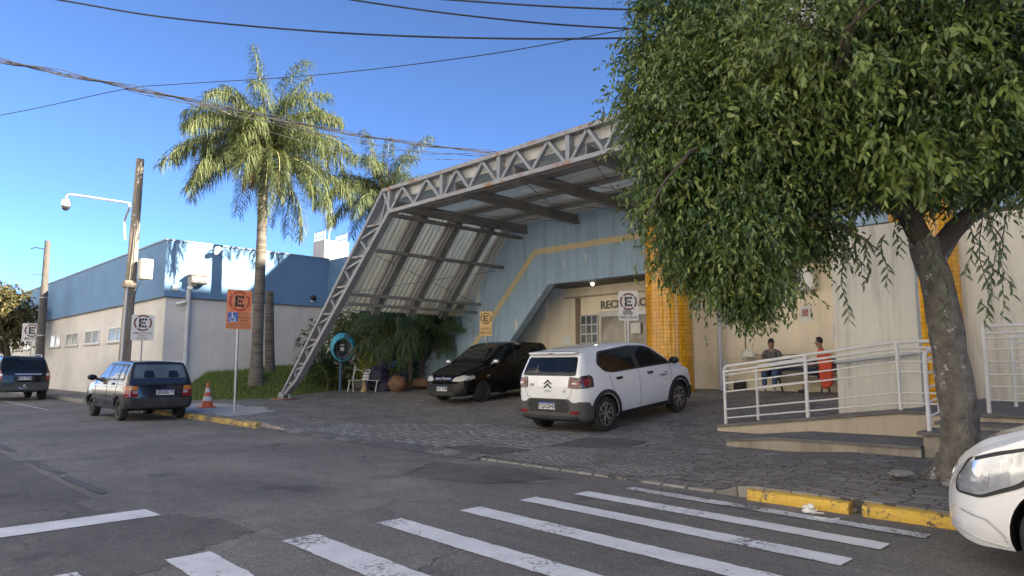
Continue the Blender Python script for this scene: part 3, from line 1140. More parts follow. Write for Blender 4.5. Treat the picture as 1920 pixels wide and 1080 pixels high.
m.prism([(-6.12, 0.249), (-6.12, 0.29), (-3.2, 0.67), (6, 0.67), (6, 0.624), (-3.2, 0.624)], 11.06, 12.62)
m.build('deck', RAMPT, rp)
m = M()
m.box((-3.2, 12.62, .3), (6, 16.36, .668))
m.build('platform_top', RAMPT, rp)
CURBW = wall_mat('step_cream', (0.36, 0.315, 0.255), 1.0, (0.14, 0.12, 0.1))
sp_ = thing('low_step', 'long low step with stained cream front below the ramp', 'step', (-4, 10.3, 0.1))
m = M()
m.prism([(-5.25, 0.0), (-5.25, .17), (-4.5, .25), (-2.62, .27), (-2.62, 0)], 9.78, 11.1)
m.build('riser', CURBW, sp_)
m = M()
m.prism([(-5.27, .172), (-5.27, .195), (-4.5, .285), (-2.62, .305), (-2.62, .272), (-4.5, .252)], 9.75, 11.098)
m.build('tread', RAMPT, sp_)
sb = thing('stair_block', 'cream stair block with a dark slab top beside the tree trunk', 'steps', (-2, 10.4, 0.1))
m = M()
m.box((-2.60, 9.85, 0.0), (-1.0, 10.6, 0.44))
m.box((-2.60, 10.6, 0.0), (-1.0, 11.08, 0.52))
m.build('riser', CURBW, sb)
m = M()
m.box((-2.66, 9.80, 0.442), (-0.98, 10.6, 0.485))
m.box((-2.66, 10.602, 0.522), (-0.98, 11.06, 0.565))
m.build('tread', RAMPT, sb)

RAIL = pm('white_rail_paint', (0.74, 0.72, 0.67), 0.4, 0.08, 4, 0.1, 40, col2=(0.38, 0.25, 0.15), thr=(0.72, 0.8), c2s=9)


def railing(name, label, posts, hs, r_top=0.026, r=0.013, drop=0.0, corner=True):
    """posts: list of base points; hs: rail heights, the first is the handrail"""
    t = thing(name, label, 'railing', posts[0], 0, 'white tube railings')
    for i, p in enumerate(posts):
        m = M()
        top = Vector((p[0], p[1], p[2] + hs[0]))
        m.tube([(p[0], p[1], p[2] - drop), (p[0], p[1], p[2] + hs[0] - (.06 if i == 0 and corner else 0))], 0.026, 10)
        m.build('post', RAIL, t, smooth=40)
    for k, h in enumerate(hs):
        m = M()
        pts = [Vector(p) + Vector((0, 0, h)) for p in posts]
        if k == 0 and corner:
            d = (pts[1] - pts[0]).normalized()
            pts = [pts[0] + Vector((0, 0, -.07)), pts[0] + Vector((0, 0, -.03)) + d * .012, pts[0] + d * .05] + pts[1:]
        rr = r_top if k == 0 else (0.019 if k == 1 else r)
        m.tube(pts, rr, 8)
        m.build('handrail' if k == 0 else 'rail', RAIL, t, smooth=40)
    return t


def ramp_z(x):
    return lerp_tab([(-6.12, .29), (-3.2, .67), (6, .67)], x)


RH = [0.99, 0.90, 0.84, 0.70, 0.55, 0.25, 0.10]
railing('ramp_railing', 'white tube railing with rounded end along the street side of the ramp', [(x, 11.18, ramp_z(x)) for x in (-6.0, -4.57, -3.22, -2.72)], RH, drop=0.18)
railing('ramp_railing', 'white tube railing along the building side of the ramp, before the whitish wall', [(x, 12.2, ramp_z(x)) for x in (-5.9, -5.0)], RH[:2] + [0.6, 0.25], drop=0.05)
PH = [1.18, 1.08, 1.01, 0.86, 0.69, 0.52, 0.36, 0.18]
railing('platform_railing', 'white tube railing along the platform edge right of the tree trunk', [(-2.14, 11.2, .67), (-0.6, 11.2, .67), (1.4, 11.2, .67)], PH, corner=False)
railing('platform_railing', 'white inner railing behind the platform edge railing right of the tree', [(-2.18, 13.3, .67), (-0.4, 13.3, .67), (1.4, 13.3, .67)], [1.1, 1.0, .8, .6, .4, .2], corner=False)
t = railing('stair_railing', 'white stair railing climbing behind the tree trunk with a grey bent end', [(-2.56, 9.98, .485), (-2.34, 11.05, .67)], [1.0, .9, .72, .54, .36, .18])
railing('stair_railing', 'white stair railing right of the tree trunk above the white car', [(-1.1, 9.98, .485), (-1.1, 11.05, .67)], [1.0, .9, .72, .54, .36, .18])
m = M()
m.tube([(-4.5, 12.22, 1.36), (-3.22, 12.22, 1.5)], 0.02, 8)
hr = thing('wall_handrail', 'dark handrail fixed to the rough whitish wall', 'handrail', (-4.5, 12.22, 1.36))
m.build('rail', ZINC, hr, smooth=40)
for x, z in ((-4.2, 1.39), (-3.6, 1.46)):
    m = M()
    m.tube([(x, 12.22, z), (x, 12.24, z - .05), (x, 12.3, z - .05)], 0.009, 6)
    m.build('bracket', WHITE, hr)
# ------------------------------------------------------------------ entrance canopy
cn = thing('entrance_canopy', 'big grey steel truss canopy bent down to the ground with translucent roof sheets', 'canopy', (-22.5, 11.2, 0.15))
TY = 11.2
XR = -7.5
ZT, ZB = 6.42, 5.74


def part(m, name, mat, **kw):
    return m.build(name, mat, cn, **kw)


ap = (-16.62, ZT)          # outer corner
ip = (-16.27, ZB)          # inner corner
of = (-22.42, 0.42)        # outer foot
ib = (-21.45, 0.86)        # inner chord bend
if_ = (-22.3, 0.34)


def ch(p, q, w=.13, h=.11):
    m = M()
    m.bar((p[0], TY, p[1]), (q[0], TY, q[1]), w, h, (0, 1, 0) if False else (0, 0, 1))
    return m


m = ch((XR, ZT), ap, .2, .1)
part(m, 'top_chord', STEELR)
m = ch((XR, ZB), ip, .2, .1)
part(m, 'bottom_chord', STEELR)
m = ch(ap, of, .2, .1)
part(m, 'outer_leg_chord', STEEL)
m = ch(ip, ib, .22, .12)
m.bar((ib[0], TY, ib[1]), (if_[0], TY, if_[1]), .22, .12)
part(m, 'inner_leg_chord', STEEL)
m = ch(ap, ip, .14, .1)
part(m, 'corner_strut', STEEL)
posts = [-16.35, -13.93, -11.73, -9.53, -7.55]
for x in posts:
    m = M()
    m.bar((x, TY, ZB + .05), (x, TY, ZT - .05), .13, .12, (1, 0, 0))
    part(m, 'web_post', STEEL)
for a, b in zip(posts, posts[1:]):
    w = (b - a)
    n = 4
    for i in range(n):
        x0 = a + .1 + (w - .2) * i / n
        x1 = a + .1 + (w - .2) * (i + 1) / n
        z0, z1 = (ZB + .05, ZT - .05) if i % 2 == 0 else (ZT - .05, ZB + .05)
        m = M()
        m.bar((x0, TY, z0), (x1, TY, z1), .11, .075, (0, 0, 1))
        part(m, 'web_diagonal', STEEL)
# leg webs: horizontal ties with one diagonal in each bay
L = Vector((of[0] - ap[0], of[1] - ap[1]))


def on_outer(z):
    t = (z - ap[1]) / (of[1] - ap[1])
    return Vector((ap[0] + (of[0] - ap[0]) * t, TY, z))


def on_inner(z):
    if z < ib[1]:
        t = (z - ib[1]) / (if_[1] - ib[1])
        return Vector((ib[0] + (if_[0] - ib[0]) * t, TY, z))
    t = (z - ip[1]) / (ib[1] - ip[1])
    return Vector((ip[0] + (ib[0] - ip[0]) * t, TY, z))


zs = [5.45, 4.6, 3.75, 2.95, 2.15, 1.38, 0.72]
for i, z in enumerate(zs):
    m = M()
    m.bar(on_outer(z + .02), on_inner(z), .12, .06)
    part(m, 'leg_tie', STEELR)
    z2 = zs[i + 1] if i + 1 < len(zs) else None
    if z2 is not None:
        m = M()
        m.bar(on_inner(z - .04), on_outer((z + z2) / 2 + .1), .10, .06)
        part(m, 'web_diagonal', STEEL)
        m = M()
        m.bar(on_outer((z + z2) / 2 + .1), on_inner(z2 + .1), .10, .06)
        part(m, 'web_diagonal', STEEL)
m = M()
m.bar((-16.5, TY, 6.2), (-16.75, TY, 5.5), .1, .06)
part(m, 'web_diagonal', STEEL)
# foot with hinge plates
m = M()
gzf = gz(-22.45, 11.2)
m.box((-22.85, 10.9, gzf), (-21.95, 11.5, gzf + .05))
part(m, 'base_plate', pm('rusty_plate', (0.24, 0.12, 0.08), 0.8, 0.3, 6, 0.3), bevel=0.01)
m = M()
for y in (-.14, .14):
    m.prism([(-22.62, gzf + .05), (-22.2, gzf + .05), (-22.25, .36), (-22.45, .46), (-22.58, .36)], TY + y - .02, TY + y + .02)
m.tube([(-22.42, TY - .2, .27), (-22.42, TY + .2, .27)], .035, 10)
m.tube([(-22.0, TY - .02, gzf + .04), (-22.05, TY - .02, .33), (-22.2, TY - .02, .36)], .03, 8)
part(m, 'hinge_foot', STEEL, smooth=40)

# light fascia plates behind the upper half of the truss
m = M()
m.box((XR, 11.33, 6.12), (-16.4, 11.36, 6.42))
part(m, 'fascia_plate', pm('fascia_plate_grey', (0.52, 0.52, 0.5), 0.6, 0.15, 1.5, 0.05, col2=(0.3, 0.22, 0.15), thr=(0.66, 0.78), c2s=1.5))
oz = [on_outer(6.3), on_outer(0.6)]
m = M()
m.add([(oz[0].x, 11.34, oz[0].z), (oz[0].x + .26, 11.34, oz[0].z - .26), (oz[1].x + .22, 11.34, oz[1].z - .05), (oz[1].x, 11.34, oz[1].z)], [(0, 1, 2, 3)])
m.add([(oz[0].x, 11.36, oz[0].z), (oz[0].x + .26, 11.36, oz[0].z - .26), (oz[1].x + .22, 11.36, oz[1].z - .05), (oz[1].x, 11.36, oz[1].z)], [(0, 1, 2, 3)])
part(m, 'fascia_plate', STEEL)

# roof sheets: bands across the depth, ribs along the slope
bands = [(11.36, 12.25, 1), (12.25, 12.75, 0), (12.75, 13.65, 1), (13.65, 14.15, 0), (14.15, 15.05, 1), (15.05, 15.55, 0), (15.55, 16.0, 1), (16.0, 16.49, 0)]
SZ = 6.16
cA = (-16.52, SZ)
low = (-19.28, 3.12)


def corr(y0, y1, p, q):
    """a corrugated sheet between y0 and y1 along the line p-q in x-z"""
    m = M()
    d = Vector((q[0] - p[0], 0, q[1] - p[1])).normalized()
    nrm = Vector((-d.z, 0, d.x))
    n = max(4, int((y1 - y0) / 0.045))
    vs = []
    for i in range(n + 1):
        y = y0 + (y1 - y0) * i / n
        h = (0.026 if (i % 4) in (1, 2) else -0.026)
        for e in (p, q):
            vs.append((e[0] + nrm.x * h, y, e[1] + nrm.z * h))
    m.add(vs, [(2 * i, 2 * i + 1, 2 * i + 3, 2 * i + 2) for i in range(n)])
    return m


for y0, y1, tl in bands:
    mt = TRANSL if tl else SHEETD
    part(corr(y0, y1, cA, low), 'translucent_sheet' if tl else 'steel_sheet', mt)
    for x0, x1 in [(-16.5, -12.6), (-12.6, -9.7), (-9.7, XR)]:
        tl2 = tl and (round(y0, 2), x0) in ((14.15, -12.6), (12.75, -16.5))
        part(corr(y0, y1, (x1, SZ), (x0, SZ)), 'translucent_sheet' if tl2 else 'roof_sheet', TRANSL if tl2 else (AGED if tl else SHEETD))
# cross beams under the flat part
for xa, xb in [(-16.2, -15.95), (-13.5, -13.7), (-11.3, -11.5), (-9.1, -9.3), (-7.6, -7.6)]:
    m = M()
    m.bar((xa, 11.25, 5.93), (xb, 16.48, 5.93), .05, .26)
    m.bar((xa, 11.25, 5.79), (xb, 16.48, 5.79), .16, .03)
    part(m, 'cross_beam', STEELD)
for y in (12.5, 13.9, 15.3):
    m = M()
    m.bar((-16.1, y, 6.06), (XR, y, 6.06), .07, .12)
    part(m, 'purlin', STEELD)
# purlins and rafters of the sloping part
for (xa, za), (xb, zb), s in [((-16.3, 5.66), (-16.22, 5.66), .16), ((-17.22, 4.74), (-17.12, 4.74), .15), ((-18.5, 3.52), (-18.3, 3.52), .15), ((-18.72, 3.24), (-18.5, 3.24), .14)]:
    m = M()
    m.bar((xa, 11.28, za), (xb, 16.49, zb), s, .09)
    part(m, 'purlin', STEELD)
for y in (12.5, 13.9, 15.3):
    m = M()
    m.bar((-16.42, y, 5.86), (-19.0, y, 3.0),   .20 if y != 13.9 else .12, .05, (1, 0, 1))
    part(m, 'rafter', STEELD)
    for s in (-.12, .12):
        m = M()
        m.bar((-16.42, y + s, 5.86), (-19.0, y + s, 3.0), .025, .07, (1, 0, 1))
        part(m, 'rafter_flange', STEEL)
# thin bracing rods
for p, q in [((-17.3, 11.4, 4.6), (-18.35, 16.2, 3.6)), ((-18.45, 11.4, 3.6), (-17.2, 16.2, 4.6)), ((-13.5, 11.4, 5.8), (-11.5, 16.3, 5.8)), ((-11.3, 11.4, 5.8), (-13.7, 16.3, 5.8)),
             ((-16.0, 11.4, 5.8), (-13.7, 16.3, 5.8)), ((-11.3, 11.4, 5.8), (-9.3, 16.3, 5.8)), ((-9.1, 11.4, 5.8), (-11.5, 16.3, 5.8))]:
    m = M()
    m.tube([p, q], .011, 6)
    part(m, 'bracing_rod', STEELD)

# ------------------------------------------------------------------ poles
def along(pts, n=16, sag=0.0):
    a, b = Vector(pts[0]), Vector(pts[1])
    return [a.lerp(b, i / n) - Vector((0, 0, sag * 4 * (i / n) * (1 - i / n))) for i in range(n + 1)]


up = thing('utility_pole', 'weathered wooden utility pole with a lamp arm and cream box behind the blue hatchback', 'pole', (-26.6, 7.35, 0.12), 0, 'wooden utility poles')
m = M()
m.tube([(-26.85, 7.35, 0.0), (-26.78, 7.36, 2.5), (-26.68, 7.38, 5.5), (-26.6, 7.4, 8.75)], [.21, .19, .165, .13], 14)
m.build('shaft', WOODP, up, smooth=50)
m = M()
m.tube([(-26.62, 7.2, .2), (-26.55, 7.2, 2.5), (-26.5, 7.22, 4.2)], .04, 8)
m.build('conduit', PVC, up, smooth=40)
m = M()
for z in (1.9, 4.6, 4.75, 5.0, 6.5, 6.65):
    x = -26.85 + (z / 8.75) * .25
    m.tube([(x, 7.37, z), (x, 7.37, z + .035)], .2 - z * .007, 14)
m.build('steel_band', ZINC, up, smooth=40)
m = M()
m.box((-26.72, 7.1, 4.05), (-26.42, 7.5, 4.3))
m.build('splice_box', WOODP, up, bevel=0.02)
m = M()
m.tube([(-26.45, 7.35, 6.3), (-26.43, 7.33, 4.7), (-26.5, 7.3, 4.3)], .02, 6)
m.tube([(-26.4, 7.6, 5.0), (-26.2, 7.7, 4.7), (-26.3, 7.5, 4.1), (-26.45, 7.4, 3.6)], .012, 6)
m.build('loose_cable', CABLE, up, smooth=40)
jb = thing('junction_box', 'cream metal box strapped to the wooden pole with the lamp arm', 'box', (-26.2, 7.7, 4.5))
m = M()
m.box((-26.45, 7.5, 4.36), (-26.1, 7.9, 5.08))
m.build('case', pm('cream_box', (0.66, 0.62, 0.52), 0.55, 0.1, 3, 0.1), jb, bevel=0.03)
m = M()
m.box((-26.098, 7.53, 4.39), (-26.085, 7.87, 5.05))
m.build('door', pm('cream_door', (0.70, 0.66, 0.56), 0.5, 0.08, 3, 0.1), jb)
# lamp arm with dome camera, reaching out along the street
p0 = Vector((-26.75, 7.15, 6.45))
ar = thing('camera_arm', 'white bent tube arm with a hanging dome camera on the wooden pole', 'camera', p0)
e1 = at(130, 364, 22.7)
e0 = at(243, 381, 22.0)
m = M()
m.tube([p0 + Vector((.05, -.05, -.7)), p0 + Vector((0, -.1, .0)), e0 + Vector((0.05, 0, -.12)), e0, e0.lerp(e1, .1), e0.lerp(e1, .92), e1 + Vector((0, 0, 0)), e1 + Vector((-.08, -.06, -.08)), e1 + Vector((-.08, -.06, -.2))], .035, 10)
m.build('arm', WHITE, ar, smooth=40)
m = M()
c = e1 + Vector((-.08, -.06, -.2))
m.lathe([(0.05, 0.02), (.12, 0), (.15, -.08), (.15, -.2), (.13, -.22)], 16, c)
m.build('housing', WHITE, ar, smooth=40)
m = M()
m.ball(c + Vector((0, 0, -.24)), .13)
m.build('dome', glass_mat('smoked_dome', (0.04, 0.04, 0.045), 0.05), ar, smooth=60)
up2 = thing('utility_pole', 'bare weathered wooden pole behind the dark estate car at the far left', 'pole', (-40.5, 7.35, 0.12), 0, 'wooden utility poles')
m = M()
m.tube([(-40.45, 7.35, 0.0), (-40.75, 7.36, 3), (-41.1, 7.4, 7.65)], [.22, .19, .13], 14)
m.build('shaft', pm('shaded_pole', (0.10, 0.09, 0.08), 0.9, 0.3, 3, 0.7, 24, stretch=(6, 6, .5)), up2, smooth=50)  # wood darkened: the shade on this pole is put into its colour
m = M()
for z in (2.8, 4.7):
    m.tube([(-40.45 - z * .085, 7.36, z), (-40.45 - z * .085, 7.36, z + .05)], .225 - z * .0095, 14)
m.build('steel_band', ZINC, up2, smooth=40)
m = M()
m.tube([(-41.05, 7.3, 7.2), (-41.05, 6.9, 7.25), (-41.05, 6.7, 7.15)], .03, 6)
m.tube([(-40.95, 7.3, 5.9), (-40.95, 6.8, 5.85)], .015, 6)
m.build('insulator_bracket', CABLE, up2)

# ------------------------------------------------------------------ wires
def wire(pts, r, label, group, name='overhead_wire', bundle=0):
    m = M()
    if bundle:
        for i in range(bundle):
            o_ = Vector((RNG.normal() * .05, RNG.normal() * .05, RNG.normal() * .045))
            ph = RNG.uniform(0, 6)
            q = []
            for j, p in enumerate(pts):
                q.append(p + o_ + Vector((0, 0, .035 * math.sin(ph + j * 1.1))))
            m.tube(q, r, 5)
    else:
        m.tube(pts, r, 6)
    o = m.build(name, CABLE, smooth=60)
    tag(o, label, 'wire', group)
    return o


def thru(*uvd, n=10):
    """smooth wire through real points"""
    P = [at(*p) for p in uvd]
    out = []
    for i in range(len(P) - 1):
        a = P[max(0, i - 1)]
        b, c = P[i], P[i + 1]
        d = P[min(len(P) - 1, i + 2)]
        for j in range(n):
            t = j / n
            out.append(0.5 * ((2 * b) + (c - a) * t + (2 * a - 5 * b + 4 * c - d) * t * t + (3 * b - a - 3 * c + d) * t ** 3))
    out.append(P[-1])
    return out


G = 'overhead wires'
wire(thru((-1500, -420, 9), (-500, -20, 12), (-160, 75, 14.5), (0, 112, 16), (240, 162, 19), (475, 212, 22), (700, 257, 25), (925, 285, 28), (1150, 300, 32)), .012, 'thick bundle of black cables sagging across the tall palm crown', G, 'cable_bundle', 6)
wire(thru((240, 166, 19), (475, 222, 22), (690, 268, 25), (800, 286, 26.5), (960, 292, 29), (1150, 300, 32)), .012, 'thin cable pair hanging just below the thick cable bundle', G, 'cable_bundle', 2)
wire(thru((480, 240, 22), (620, 277, 24), (760, 296, 26), (950, 300, 30), (1150, 300, 34)), .011, 'lowest thin cable passing over the second palm', G)
wire(thru((-1600, -420, 11), (-700, -180, 10.2), (-300, -70, 9.5), (105, -1, 9), (340, 36, 8.5), (720, 66, 8), (1185, 71, 7.5), (1700, 40, 7)), .011, 'long black wire passing just above the tall palm into the leafy tree', G)
wire(thru((-1300, -560, 11), (-300, -210, 9.5), (400, -45, 8.5), (655, -1, 8), (900, 32, 7.7), (1165, 53, 7.5), (1700, 70, 7)), .010, 'middle one of the three black wires reaching the leafy tree near its top', G)
wire(thru((-1200, -420, 11), (-200, -150, 9), (500, -30, 8), (835, -1, 7.5), (1185, 18, 7), (1700, 20, 6.8)), .010, 'uppermost of the three black wires reaching the leafy tree', G)
wire(thru((-1200, 420, 50), (-300, 262, 34), (0, 216, 30), (230, 168, 28.5), (330, 158, 28), (600, 140, 26), (900, 104, 23), (1160, 58, 20), (1500, 0, 18)), .016, 'thin straight wire passing behind the crown of the tall palm', G)

# ------------------------------------------------------------------ signs
SIGNW = pm('sign_white', (0.72, 0.71, 0.66), 0.5, 0.08, 4, 0.03, col2=(0.45, 0.4, 0.32), thr=(0.64, 0.76), c2s=5)
SIGNO = pm('sign_orange', (0.74, 0.24, 0.09), 0.5, 0.12, 5, 0.03, col2=(0.78, 0.42, 0.26), thr=(0.52, 0.7), c2s=5)
SIGNY = pm('sign_faded_yellow', (0.62, 0.42, 0.17), 0.55, 0.12, 5, 0.03, col2=(0.66, 0.52, 0.32), thr=(0.5, 0.7), c2s=5)
RINGR = pm('ring_red', (0.50, 0.07, 0.05), 0.5, 0.15, 5, 0.02)
RINGM = pm('ring_maroon', (0.20, 0.07, 0.06), 0.6, 0.2, 5, 0.02)
RINGB = pm('ring_brown', (0.14, 0.07, 0.04), 0.6, 0.2, 5, 0.02)
SBLUE = pm('sign_blue', (0.05, 0.16, 0.48), 0.5, 0.1, 5, 0.02)
RUSTTXT = pm('print_faded', (0.22, 0.12, 0.08), 0.7, 0.2, 9, 0)


def ring_shape(r0, r1, gaps=(45, 135, 225, 315), gw=7, cz=0.0, y0=-.008, y1=-.004):
    m = M()
    cuts = sorted(gaps)
    n = 14
    for i, g in enumerate(cuts):
        a0 = math.radians(g + gw / 2)
        g2 = cuts[(i + 1) % len(cuts)] + (360 if i + 1 == len(cuts) else 0)
        a1 = math.radians(g2 - gw / 2)
        po = [(r1 * math.cos(a0 + (a1 - a0) * j / n), cz + r1 * math.sin(a0 + (a1 - a0) * j / n)) for j in range(n + 1)]
        pi_ = [(r0 * math.cos(a1 + (a0 - a1) * j / n), cz + r0 * math.sin(a1 + (a0 - a1) * j / n)) for j in range(n + 1)]
        for j in range(n):
            m.prism([po[j], po[j + 1], pi_[n - j - 1], pi_[n - j]], y0, y1)
    return m


def e_shape(h, w, t, cz, cuts=0.012, y0=-.008, y1=-.004):
    m = M()
    x0 = -w * .5
    hh = h / 2
    for za, zb in ((-hh, -cuts / 2), (cuts / 2, hh)):
        m.prism([(x0, cz + za), (x0 + t, cz + za), (x0 + t, cz + zb), (x0, cz + zb)], y0, y1)
    for zc, ww in ((-hh + t / 2, w), (0, w * .82), (hh - t / 2, w)):
        for xa, xb in ((x0 + t + cuts, x0 + t + (ww - t) * .5), (x0 + t + (ww - t) * .5 + cuts, x0 + ww)):
            m.prism([(xa, cz + zc - t / 2), (xb, cz + zc - t / 2), (xb, cz + zc + t / 2), (xa, cz + zc + t / 2)], y0, y1)
    return m


def sign(loc, rz, zb, w, h, plate, ringm, inkm, label, lines, post_h=None, cr=0.27, cz=None, lean=0.0, extra=None, ring_gw=10, group='no-parking E signs on posts', post_d=0.03):
    """E sign on a post; faces local -y"""
    t = thing('parking_sign', label, 'sign', loc, rz, group)
    post_h = post_h or zb + h - .06
    m = M()
    m.tube([(0, 0.03, 0), (lean * .5, .03, post_h * .5), (lean, .03, post_h)], post_d, 10)
    m.build('post', ZINC, t, smooth=40, world=False)
    m = M()
    m.prism(rpoly([(lean - w / 2, zb), (lean + w / 2, zb), (lean + w / 2, zb + h), (lean - w / 2, zb + h)], .05), -.004, 0.0, 'xz')
    m.build('plate', plate, t, world=False)
    cz = zb + h - w * .5 if cz is None else cz
    r1 = w * cr * 1.6
    ring_shape(r1 * .80, r1, gw=ring_gw, cz=cz).xf(Matrix.Translation((lean, 0, 0))).build('ring', ringm, t, world=False)
    e_shape(r1 * 1.12, r1 * .86, r1 * .26, cz).xf(Matrix.Translation((lean, 0, 0))).build('letter_e', INKB, t, world=False)
    for s, size, z, mm in lines:
        text_shape(s, size, .003, 'CENTER', size * .012).xf(Matrix.Translation((lean, -.0065, z))).build('lettering', mm or inkm, t, world=False)
    if extra:
        extra(t, lean)
    return t


def wheelchair(t, lean):
    m = M()
    m.prism([(-.27, 2.42 - .12), (-.02, 2.42 - .12), (-.02, 2.66 - .12), (-.27, 2.66 - .12)], -.007, -.0042)
    m.build('blue_panel', SBLUE, t, world=False)
    m = M()
    cx, cz = -.155, 2.37
    ring_shape(.05, .068, (60,), 100, 0, -.011, -.0072).xf(Matrix.Translation((cx, 0, cz))).build('wheelchair_symbol', SIGNW, t, world=False)
    m.bar((cx - .01, -.009, cz + .13), (cx - .005, -.009, cz + .03), .022, .003, (0, 1, 0))
    m.bar((cx - .005, -.009, cz + .035), (cx + .06, -.009, cz + .03), .022, .003, (0, 1, 0))
    m.bar((cx + .055, -.009, cz + .035), (cx + .085, -.009, cz - .06), .02, .003, (0, 1, 0))
    m.bar((cx, -.009, cz + .085), (cx + .05, -.009, cz + .08), .018, .003, (0, 1, 0))
    m.ball((cx - .012, -.009, cz + .15), (.02, .002, .02), 10, 6)
    m.build('wheelchair_symbol', SIGNW, t, world=False)


sign((-17.25, 7.3, .12), math.radians(83), 2.12, .62, 1.0, SIGNO, RINGR, RUSTTXT, 'faded orange E sign with blue wheelchair panel by the traffic cone',
     [('EXCLUSIVO', .09, 2.505, None), ('DEFICIENTE', .085, 2.415, None), ('FÍSICO', .085, 2.325, None), ('OBRIGATÓRIO', .08, 2.235, None), ('O USO DO CARTÃO', .06, 2.165, None)], cr=.26, cz=2.83, extra=wheelchair)
# shift the right-hand lines clear of the blue panel
s_ = [o for o in COL.objects if o.name.startswith('parking_sign')][0]
for ch_ in s_.children:
    if ch_.name.startswith('lettering') and ch_.data.vertices and ch_.data.vertices[0].co.z > 2.26:
        for v in ch_.data.vertices:
            v.co.x = v.co.x * .72 + .13
sign((-24.9, 7.32, .12), math.radians(80), 2.03, .68, .86, SIGNW, RINGM, RUSTTXT, 'white E sign reading AMBULÂNCIA above the dark blue hatchback',
     [('AMBULÂNCIA', .09, 2.28, None), ('CARGA E', .06, 2.20, None), ('DESCARGA', .06, 2.13, None), ('07:00 AS 19:00', .05, 2.07, None)], cr=.25, cz=2.62)
sign((-42.6, 7.3, .12), math.radians(80), 2.45, .86, .94, SIGNW, RINGM, INKB, 'white E sign reading MOTOS at the far left before the leafy street tree', [('MOTOS', .17, 2.6, None)], cr=.24, cz=3.02)
ps = at(1178, 557, 17.2)
sign((ps.x, ps.y, gz(ps.x, ps.y)), math.radians(45), 1.98, .50, .75, SIGNW, RINGM, INKB, 'white E sign reading AMBULÂNCIAS with a small drawn ambulance before the reception door',
     [('AMBULÂNCIAS', .068, 2.06, None)], cr=.27, cz=2.46)
sg = [o for o in COL.objects if o.name.startswith('parking_sign')][-1]
m = M()
m.prism([(-.15, 2.13), (.06, 2.13), (.12, 2.17), (.06, 2.245), (-.14, 2.255)], -.007, -.0045)
m.ball((-.09, -.006, 2.13), (.03, .002, .03), 10, 6)
m.ball((.06, -.006, 2.13), (.03, .002, .03), 10, 6)
m.build('ambulance_drawing', pm('drawing_grey', (0.3, 0.3, 0.3), 0.7, 0.5, 30, 0), sg, world=False)
ps = at(911, 607, 20.8)
sign((ps.x, ps.y, gz(ps.x, ps.y)), math.radians(46), ps.z - .37 - gz(ps.x, ps.y), .38, .75, SIGNY, RINGB, RUSTTXT, 'faded yellow E sign under the canopy behind the black car',
     [('PROIBIDO', .075, ps.z - .16 - gz(ps.x, ps.y), None), ('MOTOS', .09, ps.z - .28 - gz(ps.x, ps.y), INKB)], cr=.28, cz=ps.z + .16 - gz(ps.x, ps.y))

# ------------------------------------------------------------------ traffic cone
OR = pm('cone_orange', (0.68, 0.13, 0.05), 0.5, 0.12, 5, 0.05)
CW = pm('cone_white', (0.70, 0.69, 0.66), 0.5, 0.1, 6, 0.05)
tc_ = thing('traffic_cone', 'orange traffic cone with white bands on the pavement by the orange sign', 'cone', (-20.2, 7.75, .135))
m = M()
m.prism(rpoly([(-.2, -.2), (.2, -.2), (.2, .2), (-.2, .2)], .06), 0, .035, 'xy')
m.build('base', OR, tc_, world=False, bevel=.008)
zr = [(0.035, .165), (.19, .131), (.32, .102), (.43, .078), (.55, .052), (.70, .028)]
for i in range(5):
    m = M()
    (z0, r0), (z1, r1) = zr[i], zr[i + 1]
    m.lathe([(r0, z0), (r1, z1)] + ([(r1 * .6, z1 + .004)] if i == 4 else []), 24)
    m.build('white_band' if i in (1, 3) else 'orange_body', CW if i in (1, 3) else OR, tc_, smooth=50, world=False)

# ------------------------------------------------------------------ payphone shell
TEAL = pm('payphone_teal', (0.045, 0.30, 0.42), 0.4, 0.15, 3, 0.05)
PHIN = pm('payphone_inside', (0.22, 0.25, 0.27), 0.5, 0.2, 4, 0.05)
pb = at(638, 729, 25.4)
pz = gz(pb.x, pb.y)
ph = thing('payphone', 'round teal payphone shell on a blue post at the edge of the lawn', 'payphone', (pb.x, pb.y, pz))
PBLUE = pm('post_blue', (0.05, 0.10, 0.17), 0.5, 0.15, 3, 0.05)
m = M()
m.tube([(0, 0.1, 0), (0, 0.1, 1.3)], .05, 12)
m.build('post', PBLUE, ph, smooth=40, world=False)
zc = 1.62
# egg shaped shell open towards -y
prof = []
nn = 14
for i in range(nn + 1):
    a = PI * 0.5 * i / nn
    prof.append((.44 * math.cos(a) ** .8 if i < nn else 0.001, .52 * math.sin(a)))
m = M()
m.lathe([(.36, -.16), (.40, -.08), (.44, .04)] + [(r * 1.04, h + .12) for r, h in prof], 32, (0, 0, 0), (0, 1, 0))
m.v = [(x, y, z * 1.15 - .30 * max(0, .12 - y) + .03) for x, y, z in m.v]
rx = Matrix.Translation((0.05, -.05, zc)) @ Matrix.Rotation(math.radians(4), 4, 'X')
m.xf(rx)
o = m.build('shell', [TEAL, PHIN], ph, smooth=60, world=False)
so = o.modifiers.new('thick', 'SOLIDIFY')
so.thickness = 0.03
so.offset = -1
so.material_offset = 1
m = M()
m.lathe([(.345, -.13), (.36, .0), (.33, .18), (.25, .33), (.12, .43), (0.0, .45)], 28, (0, 0, 0), (0, 1, 0))
m.v = [(x, y, z * 1.15) for x, y, z in m.v]
m.xf(rx)
m.build('lining', PHIN, ph, smooth=60, world=False)
m = M()
m.box((-.13, .02, zc - .22), (.13, .2, zc + .2))
m.build('telephone', BLACK, ph, world=False, bevel=.02)
m = M()
m.box((-.03, .005, zc - .1), (.10, .019, zc + .02))
m.build('keypad', PVC, ph, world=False)
m = M()
m.box((-.05, .005, zc + .07), (.10, .019, zc + .14))
